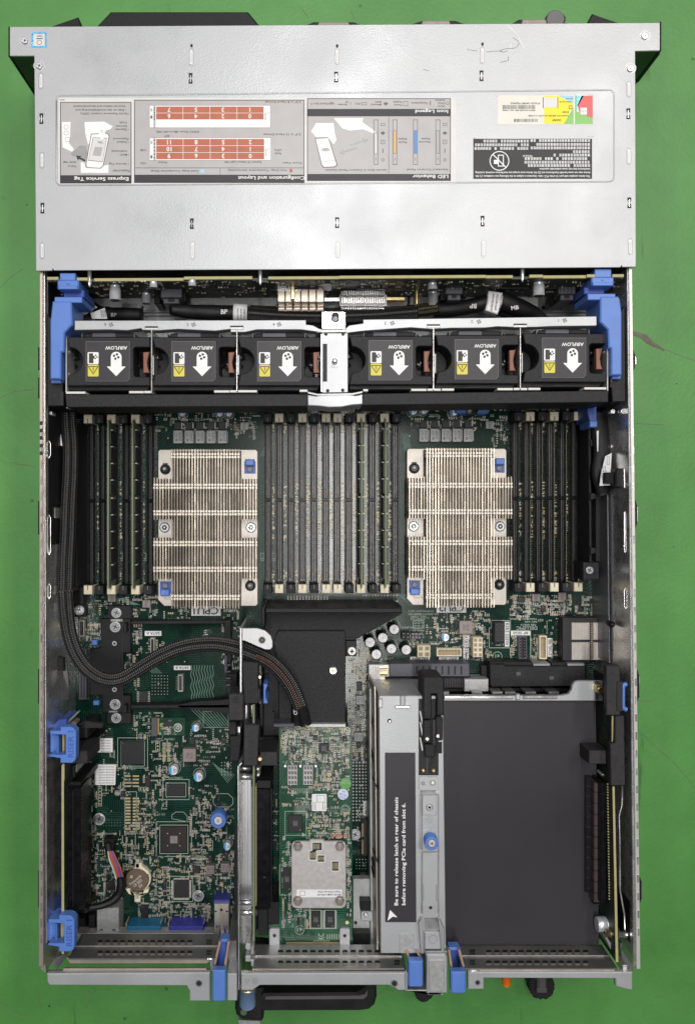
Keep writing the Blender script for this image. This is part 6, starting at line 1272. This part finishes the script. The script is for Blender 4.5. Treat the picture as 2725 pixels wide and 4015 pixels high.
M = MB(); M.rr(1665, 2919, 1706, 2969, 84, 66, 'black_textured', 5, .7); M.r(1706, 2910, 1733, 2955, 80.6, 66, 'black_plastic', .5); M.r(1696, 2822, 1706, 2920, 84, 66, 'black_gloss'); M.r(1673, 2970, 1675, 3036, 80.6, 80, 'handle_grey'); M.poly([(1690, 2972), (1702, 2972), (1692, 3030), (1682, 3030)], 80.8, 80, 'black_textured')
for x in (1660, 1700): M.cyl(x, 3023, 12, 81, 80, 'black_gloss', 18); M.cyl(x, 3023, 8, 83, 80, 'brass', 18, .8)
for a in (2786, 2830, 2890): M.poly([(1644, a), (1650, a+4), (1658, a+50), (1654, a+54)], 80.8, 80, 'label_light')
M.build('latch_base', pc, pc)
# black sheet bay on the right
bs = thing('bay_floor_sheet', 'large plain matt black sheet filling the bay at the lower right', 'black sheet', 2035, 3230, 30)
M = MB(); M.poly([(1700, 2748), (2334, 2748), (2347, 3703), (1700, 3704)], 54, 53, 'black_sheet'); M.build('sheet', bs, bs)
for x, y in ((1810, 3043), (2064, 3200), (1862, 3690)): pass
sb = thing('sheet_bracket', 'silver folded metal lip with rounded corner along the top of the black sheet', 'metal bracket', 2100, 2735, 30)
M = MB(); M.poly([(1740, 2727), (2200, 2727), (2228, 2722), (2240, 2706), (2243, 2688), (2252, 2675), (2268, 2670), (2385, 2671), (2385, 2748), (1740, 2748)], 58, 54.5, 'cover_metal', .4)
M.r(1741, 2727, 2010, 2741, 60, 56, 'bright_metal', .5); M.r(2050, 2727, 2185, 2740, 60, 56, 'bright_metal', .5); M.r(2022, 2722, 2038, 2744, 60, 56, 'galv', .5)
for a in (1850, 1930, 1980, 2060, 2150): M.r(a, 2712, a+40, 2720, 38, 20, 'galv_dark')
M.r(1820, 2662, 1915, 2712, 30, 12, 'galv', .5); M.r(1490, 2680, 1508, 2740, 40, 12, 'galv', .5); M.cyl(2357, 2707, 17, 66, 58, 'brass', 18, 1); M.r(2326, 2671, 2346, 2747, 58.2, 57, 'galv_dark')
M.build('lip', sb, sb)
# ---------------------------------------------------------------- riser 3
r3 = thing('riser_card', 'upright card with yellow edge along the right wall, marked RISER 3, beside the black sheet', 'riser card', 2405, 3250, 10)
M = MB(); M.r(2397, 2807, 2406, 2902, 80, 79.5, 'board_edge'); M.r(2396, 2902, 2405, 2915, 79.5, 79, 'board_edge'); M.r(2399, 2780, 2406, 3084, 79, 20, 'pcb_dark'); M.poly([(2400, 3084), (2408, 3084), (2423, 3772), (2413, 3772)], 80, 79.5, 'board_edge'); M.poly([(2400, 3084), (2408, 3084), (2423, 3772), (2413, 3772)], 79.5, 20, 'pcb_dark')
for y in range(3075, 3528, 11): M.cyl(2382+(y-3075)*.015, y, 3.4, 73, 71.8, 'gold_pad', 8, .3)
M.build('circuit_board', r3, r3)
M = MB(); M.poly([(2376, 2610), (2428, 2610), (2430, 2650), (2430, 2805), (2376, 2805)], 85, 80, 'riser_block', .6); M.r(2418, 2673, 2440, 2788, 86, 40, 'black_deep'); M.text('RISER 3', 2396, 2696, 22, 85.05, 'black_deep', 90, width=122)
M.poly([(2412, 2808), (2446, 2808), (2450, 3080), (2394, 3080), (2391, 2918), (2410, 2914)], 84, 78, 'riser_block', .6); M.build('top_block', r3, r3)
M = MB(); M.tube(path([(2455, 2682, 80), (2444, 2686, 80), (2440, 2696, 80), (2440, 2768, 80), (2446, 2778, 80), (2455, 2782, 80)]), 1.7, 'blue_plastic', 14, sub=4); M.build('release_handle', r3, r3)
M = MB(); M.r(2308, 2943, 2384, 2996, 74, 39, 'riser_block', .5); M.build('card_holder', r3, r3)
M = MB(); M.r(2328, 3070, 2352, 3540, 66, 40, 'grey_slot', .6); M.r(2353, 3070, 2376, 3540, 72, 40, 'slot_plastic', .3); M.r(2296, 3046, 2320, 3500, 58, 39, 'black_gloss', .5)  # low black_gloss strip stands for the slot's dark reflection on the sheet
for k in range(11): M.r(2327, 3104+k*44, 2352, 3108+k*44, 66.2, 60, 'black_deep'); M.r(2298, 3080+k*40, 2318, 3084+k*40, 58.2, 50, 'black_deep')
M.cyl(2365, 3040, 7, 66, 56, 'bright_metal', 12, 1); M.build('card_slot', r3, r3)
M = MB(); p = W(2338, 3624, 62); q = W(2383, 3622, 62); M.tube([(p[0], p[1], 62), (p[0]+.3, p[1], 62), (q[0]-2.2, q[1], 62), (q[0]-1.8, q[1], 62), (q[0]-1.2, q[1], 62), (q[0], q[1], 62)], [5.1, 5.4, 5.4, 4.9, 5.4, 5.4], 'cap_silver', 24); M.build('capacitor', r3, r3)
M = MB(); p = W(2421, 3662, 70); q = W(2470, 3664, 70); M.tube([(p[0], p[1], 70), (q[0], q[1], 70)], 2.2, 'bright_metal', 16); M.build('cross_pin', r3, r3); M = MB(); p = W(2390, 3660, 70); M.tube([(p[0]-3, p[1], 70), (p[0]+4, p[1], 70)], [2.5, 3.6], 'brass', 14); M.build('pin_head', r3, r3)
M = MB(); M.tube(path([(2438, 3082, 76), (2438, 3130, 76), (2436, 3160, 76), (2426, 3195, 76), (2428, 3300, 76), (2429, 3490, 76), (2446, 3585, 76), (2448, 3645, 76)]), .7, 'bright_metal', 10); M.build('wire_spring', r3, r3)
M = MB(); M.poly([(2372, 3678), (2380, 3676), (2415, 3730), (2412, 3766)], 70, 40, 'inductor_grey', .3); M.build('side_strut', r3, r3)
# ---------------------------------------------------------------- rear of the case
def vents(M, Yw, x0, x1, y, n_, skew=0.):
    w = (x1-x0)/n_
    for k in range(n_):
        a = x0+k*w
        yquad(M, [(a+w*.12, y+4), (a+w*.25, y-5), (a+w*.75, y-5), (a+w*.88, y+4)], Yw, 'black_deep', .15)
        yquad(M, [(a+w*.2, y+9), (a+w*.2, y+14), (a+w*.8, y+14), (a+w*.8, y+9)], Yw, 'vent_tan', .15)
        yquad(M, [(a+w*.12, y+6), (a+w*.12, y+8), (a+w*.88, y+8), (a+w*.88, y+6)], Yw, 'galv', .2)
for i, (xa, xb, yb, ya, v0, v1, lab, yg) in enumerate(((270, 845, 3757, 3664, 380, 760, 'left pair of slot covers above the narrow gap in the rear panel', 0), (992, 1585, 3796, 3712, 1085, 1495, 'middle pair of slot covers behind the adapter card', 1), (1812, 2420, 3796, 3722, 1900, 2310, 'right pair of slot covers below the black sheet', 2))):
    g = thing('slot_cover', lab, 'slot cover', (xa+xb)/2, yb, 2, 'vented metal slot covers along the rear')
    M = MB(); Yw = W(0, yb, 84)[1]; xl = W(xa, yb, 84)[0]; xr = W(xb, yb, 84)[0]; ZM = 67
    M.box(xl, Yw-1, (51, 53, 53)[i], xr, Yw, 84, 'slot_metal_lit' if i == 1 else 'slot_metal'); M.box(xl, Yw, 68.5, xr, Yw+1.0, 69.6, 'slot_edge', .3)
    vents(M, Yw, v0, v1, yb-25, 13); vents(M, Yw, v0, v1, yb-67, 13)
    for yy_ in (yb-25, yb-66):
        x = v1+50 if i < 2 else v0-60
        yquad(M, [(x, yy_+2), (x, yy_-8), (x+22, yy_-8), (x+22, yy_+2)], Yw, 'pcb_dark', .2); yquad(M, [(x, yy_+12), (x, yy_+5), (x+22, yy_+5), (x+22, yy_+12)], Yw, 'pcb_dark', .2)
    if i == 0:
        M.poly([(262, 3757), (812, 3757), (830, 3766), (812, 3778), (275, 3778)], 80, 76, 'rail_metal', .3); M.poly([(250, 3798), (810, 3798), (812, 3810), (245, 3810)], 82, 80, 'rail_metal', .3)
    elif i == 1: M.poly([(990, 3800), (1580, 3800), (1584, 3810), (985, 3810)], 82, 78, 'rail_metal', .3)
    else: M.poly([(1840, 3802), (2408, 3802), (2412, 3808), (1835, 3808)], 84, 78, 'rail_metal', .3)
    M.build('cover_plate', g, g)
M = MB(); Yw = W(0, 3662, 27)[1]; xl = W(355, 3660, 27)[0]; xr = W(910, 3662, 27)[0]; M.box(xl, Yw-2, 2, xr, Yw, 27, 'slot_metal'); M.poly([(300, 3660), (840, 3660), (840, 3672), (300, 3672)], 30, 20, 'galv', .5); M.poly([(845, 3664), (916, 3664), (916, 3674), (845, 3674)], 30, 24, 'rail_metal', .4)
M.build('rear_wall', ch, ch)
M = MB(); M.poly([(185, 3818), (824, 3814), (824, 3926), (744, 3926), (744, 3888), (733, 3866), (195, 3864), (186, 3850)], 86, 82, 'cover_metal', .7); M.cyl(781, 3856, 13, 86.4, 86, 'galv_dark', 20); M.cyl(781, 3856, 9, 86.5, 86, 'black_deep', 18); M.poly([(156, 3700), (172, 3700), (182, 3815), (162, 3800)], 80, 2, 'rail_metal'); M.poly([(892, 3818), (930, 3818), (930, 3924), (892, 3924)], 86, 20, 'cover_metal', .5); M.poly([(892, 3690), (930, 3690), (930, 3816), (892, 3816)], 70, 2, 'slot_metal', .5)
M.poly([(185, 3812), (822, 3808), (822, 3815), (185, 3820)], 84, 81, 'black_plastic'); M.poly([(205, 3765), (255, 3740), (262, 3752), (215, 3812)], 60, 50, 'galv_dark', .4); M.poly([(822, 3752), (840, 3752), (846, 3810), (826, 3810)], 80, 40, 'galv_dark', .4); M.tube(path([(815, 3760, 84), (832, 3762, 84), (838, 3785, 82)]), 1., 'bright_metal', 10, sub=4)
M.build('rear_rail', ch, ch, label='left rear rail with a tab')
M = MB(); M.poly([(946, 3818), (1588, 3815), (1590, 3884), (1560, 3884), (1540, 3868), (1520, 3864), (1020, 3864), (1005, 3874), (990, 3884), (946, 3884)], 86, 82, 'cover_metal', .7); M.cyl(1546, 3856, 15, 86.4, 86, 'galv_dark', 20); M.cyl(1546, 3856, 10, 86.5, 86, 'black_deep', 18)
M.ring(1001, 3846, 10, 11.5, 86.06, 'galv_dark', 20); M.line(993, 3846, 1009, 3846, 1.3, 86.06, 'galv_dark'); M.line(1001, 3838, 1001, 3854, 1.3, 86.06, 'galv_dark'); M.pl([(957, 3840), (979, 3840), (968, 3855), (957, 3840)], 1.3, 86.06, 'galv_dark'); M.poly([(946, 3810), (1585, 3808), (1588, 3815), (946, 3818)], 84, 82, 'slot_edge')
for k in range(2): M.rr(962, 3700+k*48, 984, 3724+k*48, 84, 70, 'galv', 4, .5); M.r(984, 3716+k*48, 996, 3742+k*48, 84, 70, 'bright_metal', .5)
M.poly([(990, 3700), (1060, 3706), (1080, 3722), (1080, 3790), (1002, 3790)], 50, 40, 'black_plastic', .5)
M.poly([(1585, 3815), (1590, 3806), (1596, 3815), (1596, 3886), (1670, 3888), (1680, 3902), (1736, 3902), (1736, 3898), (1684, 3898), (1674, 3882), (1590, 3882)], 84, 60, 'brushed', .3)
M.build('rear_rail', ch, ch, label='middle rear rail')
M = MB(); M.poly([(1834, 3806), (1844, 3812), (2479, 3812), (2479, 3884), (2455, 3880), (2414, 3868), (2412, 3838), (1897, 3836), (1897, 3880), (1834, 3880)], 86, 82, 'cover_metal', .7); M.cyl(1872, 3853, 12, 86.4, 86, 'galv_dark', 20); M.cyl(1872, 3853, 8, 86.5, 86, 'black_deep', 18); M.tube(path([(1840, 3870, 84), (1840, 3815, 84), (1850, 3806, 84), (1880, 3806, 84)]), 1., 'bright_metal', 10); M.poly([(2430, 3700), (2490, 3700), (2480, 3812), (2440, 3790)], 60, 10, 'galv_dark', .5); M.r(2440, 3785, 2458, 3815, 82, 70, 'bright_metal', .4)
M.build('rear_rail', ch, ch, label='right rear rail with an outer corner flag')
# blue latches at the rear
def rear_latch(px0, px1, ytop, ysol, ybot, lab, dx):
    g = thing('rear_latch', lab, 'latch', (px0+px1)/2, ysol, 60, 'blue plastic latches along the rear edge')
    M = MB(); M.poly([(px0+dx+4, ytop), (px1+dx-4, ytop), (px1-2, ysol), (px0+2, ysol)], 66, 62, 'blue_dark', .6); M.r(px0+dx+8, ytop, px1+dx-8, ytop+12, 78, 70, 'blue_plastic', .6)
    M.poly([(px0, ysol), (px1, ysol), (px1+1, ysol+48), (px1+1, ysol+52), (px1, ybot-5), (px1-4, ybot), (px0+4, ybot), (px0, ybot-5)], 90, 84, 'blue_plastic', 1); M.build('lever', g, g)
    for s_ in (0, 1):
        M = MB(); xa = (px0+3, px0+dx+8) if s_ == 0 else (px1-5, px1+dx-10)
        M.poly([(xa[1]-5, ytop+10), (xa[1]+5, ytop+10), (xa[0]+6, ysol-2), (xa[0]-4, ysol-2)], 82, 78, 'strip_tan', .3); M.build('contact_strip', g, g)
rear_latch(833, 885, 3684, 3806, 3928, 'leftmost blue rear latch, with brown contact strips, beside the left slot covers', 22)
rear_latch(1602, 1658, 3716, 3770, 3872, 'blue rear latch just left of the silver rear post', -16)
rear_latch(1768, 1826, 3716, 3812, 3897, 'blue rear latch just right of the silver rear post', -16)
# handle, thumbscrew, peg and straps beyond the rear
hd = ch
M = MB()
outer = [(924, 3884), (942, 3880), (1034, 3880), (1034, 3900), (1400, 3896), (1420, 3886), (1440, 3868), (1476, 3866), (1478, 3910), (1468, 3944), (1446, 3962), (1410, 3967), (1034, 3968), (1034, 3996), (1026, 4008), (950, 4004), (928, 3985), (921, 3960)]
M.poly(outer, 62, 46, 'black_plastic', 2); M.poly([(1040, 3908), (1405, 3905), (1430, 3900), (1440, 3880), (1440, 3905), (1425, 3918), (1040, 3920)], 62.4, 60, 'handle_grey', .2); M.poly([(935, 4000), (1020, 4004), (1020, 4040), (945, 4040)], 40, 20, 'galv')
M.cyl(956, 3969, 13, 62.3, 60, 'handle_grey', 22); M.cyl(956, 3969, 11, 62.4, 60, 'hole_green', 22); M.build('rear_handle', hd, hd, label='black bar handle sticking out past the rear edge')
ts = thing('rear_thumbscrew', 'grey-blue thumbscrew at the rear beside the left end of the black handle', 'thumbscrew', 972, 3900, 70)
M = MB(); p = W(972, 3876, 76); q = W(972, 3945, 76); M.tube([(p[0], p[1]+2, 76), (p[0], p[1], 76)], [5.4, 5.4], 'brass', 22); M.build('collar', ts, ts)
M = MB(); M.tube([(p[0], p[1], 76), (q[0], q[1]+1, 76), (q[0], q[1], 76)], [5.9, 5.9, 5.2], 'blue_grey', 24); M.build('knob', ts, ts)
pg = thing('orange_peg', 'small orange peg sticking out under the right rear rail', 'peg', 1984, 3840, 30)
M = MB(); p = W(1984, 3820, 30); q = W(1984, 3864, 30); M.tube([(p[0], p[1]+6, 30), (q[0], q[1]+2, 30), (q[0], q[1], 30)], [3.6, 3.6, 2.4], 'orange', 18); M.build('peg', pg, pg)
def strap(px, py, r_, zz, lab, bar):
    g = thing('cable_strap', lab, 'strap', px, py, 0, 'black fabric cable straps under the rear edge'); R = random.Random(int(px)); M = MB()
    P = []
    for k in range(44):
        a = 2*math.pi*k/44; q = r_*R.uniform(.92, 1.06); P.append((px+q*math.cos(a), py+q*1.04*math.sin(a)))
    M.poly(P, zz, zz-9, 'velvet_black', 1); M.build('strap', g, g)
    if bar: M = MB(); M.r(px-18, py-60, px+18, py+22, zz+7, zz-4, 'handle_grey', 1.5); M.r(px-20, py+6, px+20, py+26, zz+8, zz-4, 'handle_grey', 1); M.build('buckle', g, g)
strap(2125, 3870, 50, 18, 'round black fabric strap with a grey buckle, right of the orange peg', True)
strap(1663, 3892, 38, 18, 'black fabric strap mostly hidden under the silver rear post', False)
# ---------------------------------------------------------------- braided cable, small cables, battery
bc = thing('braided_cable', 'thick black braided cable curving from the fans along the left wall to the adapter card', 'cable', 560, 2640, 20)
A = lambda x, y: (150+x/2.582, 1580+y/2.582); B = lambda x, y: (150+x/2.253, 2300+y/2.253); D = lambda x, y: (750+x/2.253, 2300+y/2.253)
cen = [(*A(312, 40), 40), (*A(315, 200), 42), (*A(330, 420), 44), (*A(328, 700), 46), (*A(312, 1000), 48), (*A(302, 1300), 50), (*A(288, 1600), 52), (*A(280, 1900), 54), (*B(240, 60), 56), (*B(255, 260), 58), (*B(285, 440), 60), (*B(345, 600), 60), (*B(430, 720), 60), (*B(540, 800), 60), (*B(650, 828), 60), (*B(760, 805), 61), (*B(880, 735), 62), (*B(1000, 660), 63), (*B(1120, 595), 65), (*B(1260, 540), 66), (*B(1400, 512), 67), (*B(1560, 505), 68), (*D(330, 522), 69), (*D(440, 550), 70), (*D(570, 600), 70), (*D(690, 660), 68), (*D(790, 750), 66), (*D(870, 860), 64), (*D(925, 970), 62), (*D(960, 1060), 60)]
PW = [Vector((*W(x, y, z), z)) for x, y, z in cen]
def offs(o, dz, i0=0, i1=None):
    out = []; n = len(PW)
    for i in range(i0, i1 or n):
        t_ = (PW[min(i+1, n-1)]-PW[max(i-1, 0)]).normalized(); nrm = Vector((-t_.y, t_.x, 0)); tw = math.sin(i*.35); out.append(PW[i]+nrm*o*(1+.12*tw)+Vector((0, 0, dz)))
    return out
for o, dz, r_, m_ in ((2.6, 0, 3.2, 'braid'), (-2.2, .8, 3.4, 'braid'), (.3, -1.6, 3.2, 'braid_red')):
    M = MB(); M.tube(offs(o, dz), r_, m_, 18, sub=7); M.build('braided_strand', bc, bc)
M = MB(); M.tube(offs(-.6, 1.6, 24), [2.6]*6, 'braid_red', 16, sub=7); M.build('braided_strand', bc, bc, label='reddish brown braided strand near the cable end')
M = MB(); M.tube(path([(*D(925, 1030), 58), (*D(930, 1120), 56), (*D(930, 1215), 54)]), [3.4, 4, 4], 'black_plastic', 14, sub=4); M.tube(path([(*D(965, 1045), 59), (*D(985, 1110), 57), (*D(1010, 1215), 55)]), [4.4, 4.8, 4.8], 'black_gloss', 16, sub=4); M.text('CTRL', *D(918, 1095), 13, 60.6, 'label_light', 100, width=34); M.build('end_sleeve', bc, bc)
bt = thing('coin_battery', 'round brown coin battery in a cream holder at the lower left of the main board', 'battery', 539, 3450, 12)
M = MB(); M.disc(545, 3455, 52, 11, 'black_plastic', 30)
for k in range(12):
    a0 = math.radians(-60+k*24)
M.cyl(545, 3448, 47, 13.5, ZP, 'cream', 32, .6); M.poly([(497, 3438), (509, 3415), (530, 3402), (530, 3385), (556, 3385), (558, 3398), (580, 3415), (588, 3428), (560, 3430), (520, 3425), (505, 3448)], 15, ZP, 'cream', .5); M.poly([(492, 3486), (512, 3484), (517, 3506), (560, 3508), (566, 3490), (584, 3488), (582, 3500), (560, 3514), (551, 3516), (551, 3538), (528, 3538), (528, 3514), (505, 3506)], 15.5, ZP, 'cream', .5); M.r(532, 3370, 548, 3404, 15, ZP, 'smd_silver', .4); M.r(533, 3508, 545, 3524, 16, ZP, 'smd_silver', .4)
M.build('holder', bt, bt)
M = MB(); M.cyl(539, 3450, 46, 15.2, 12, 'battery_steel', 44, .4); M.build('cell', bt, bt)
M = MB(); zz = 15.26
def rt(s, dx, dy, h, w): M.text(s, 539+dx, 3450+dy, h, zz, 'etched', 40, width=w)
rt('+', -22, -12, 18, 16); rt('Panasonic', -7, 0, 9, 56); rt('CR 2032', 2, 12, 11, 42); rt('3V', 14, 23, 10, 16); M.build('engraving', bt, bt)
wc = thing('wire_harness', 'short black cable with bare red, white and blue wires beside the coin battery', 'cable', 450, 3440, 12)
E = lambda x, y: (150+x/3.154, 3200+y/3.154)
for k, m_ in enumerate(('wire_white', 'wire_red', 'wire_red', 'wire_blue', 'wire_red')):
    M = MB(); M.tube(path([(*E(868+k*14, 430), 24), (*E(885+k*22, 540), 26), (*E(925+k*24, 640), 28), (*E(970+k*22, 780), 28)]), .72, m_, 8, sub=4); M.build('wire', wc, wc)
M = MB(); M.tube(path([(*E(1020, 750), 28), (*E(1028, 860), 28), (*E(1000, 960), 28), (*E(930, 1040), 30), (*E(830, 1090), 32), (*E(720, 1120), 34), (*E(600, 1140), 36), (*E(540, 1170), 38)]), [2.9, 3.4, 3.4, 3.2, 2.9, 2.5, 2.4, 2.4], 'black_plastic', 16, sub=5); M.tube(path([(*E(860, 340), 20), (*E(880, 430), 22), (*E(905, 520), 24)]), [3, 2.8, 2.2], 'black_plastic', 14, sub=4); M.build('sleeve', wc, wc)
M = MB(); M.r(407, 3290, 449, 3312, 18, ZP, 'black_plastic', .5); M.r(411, 3312, 446, 3332, 20, ZP, 'black_plastic', .5); M.build('plug', wc, wc)
for x0, y0, x1, y1, h_, lab in ((383, 2895, 443, 2950, 0, 'small white paper label'), (373, 2998, 456, 3078, 0, 'larger white paper label')):
    M = MB(); M.poly([(x0+8 if h_ == 0 and x0 > 380 else x0, y0), (x1, y0), (x1-(0 if x0 > 380 else 3), y1), (x0, y1)], ZP+1.5, ZP, 'paper_white')
    for k in range(int((y1-y0)/11)): M.text('CN-0H3J-778 REV', (x0+x1)/2+3, y0+9+k*10.5, 4.0, ZP+1.6, 'ink_grey', 180, width=x1-x0-20)
    M.build('paper_label', mb_, mb_, label=lab)
sc_ = thing('side_cable', 'flat black cable with a white printed tag strapped along the right wall', 'cable', 2375, 1800, 20)
M = MB(); M.tube(path([(2345, 1620, 40), (2355, 1700, 42), (2362, 1780, 44), (2352, 1860, 46), (2368, 1940, 44)]), [7, 7.5, 7.5, 7, 5], 'black_plastic', 14, sub=5, flat=.5); M.build('sleeve', sc_, sc_)
M = MB(); M.poly([(2372, 1789), (2397, 1776), (2390, 1903), (2349, 1905), (2356, 1850)], 56, 55.5, 'paper_white'); M.frame(2378, 1790, 2388, 1822, 1.4, 56.1, 'ink_grey')
for k in range(3): M.text('DP/N 078TPR Made in China', 2358+k*9, 1862, 4.5, 56.1, 'ink', -80, maxw=72)
M.poly([(2338, 1690), (2346, 1688), (2344, 1770), (2340, 1770)], 50, 49.6, 'paper_white'); M.build('label_tag', sc_, sc_)
M = MB(); M.rr(2373, 1852, 2420, 1896, 62, 50, 'velvet_black', 4, .5); M.r(2412, 1836, 2446, 1912, 66, 52, 'black_plastic', 1); M.build('strap', sc_, sc_)
ls = thing('side_strap', 'short black strap with a clear flap on the left wall above the blue riser clip', 'strap', 225, 2600, 20)
M = MB(); M.poly([(206, 2570), (248, 2582), (250, 2632), (200, 2618)], 56, 50, 'velvet_black', .5); M.build('strap', ls, ls)
M = MB(); M.poly([(246, 2580), (262, 2590), (268, 2640), (270, 2704), (255, 2665), (246, 2632)], 50, 49, 'handle_grey', .3); M.build('flap', ls, ls)
lc = thing('side_cable', 'black cable with a narrow white tag by the top of the left wall', 'cable', 240, 1700, 20)
M = MB(); M.tube(path([(232, 1600, 40), (236, 1700, 40), (232, 1780, 38), (222, 1830, 36)]), 4, 'black_plastic', 12, sub=5); M.build('sleeve', lc, lc)
M = MB(); M.poly([(228, 1678), (236, 1676), (246, 1748), (234, 1746)], 47, 46.5, 'paper_white'); M.build('label_tag', lc, lc)
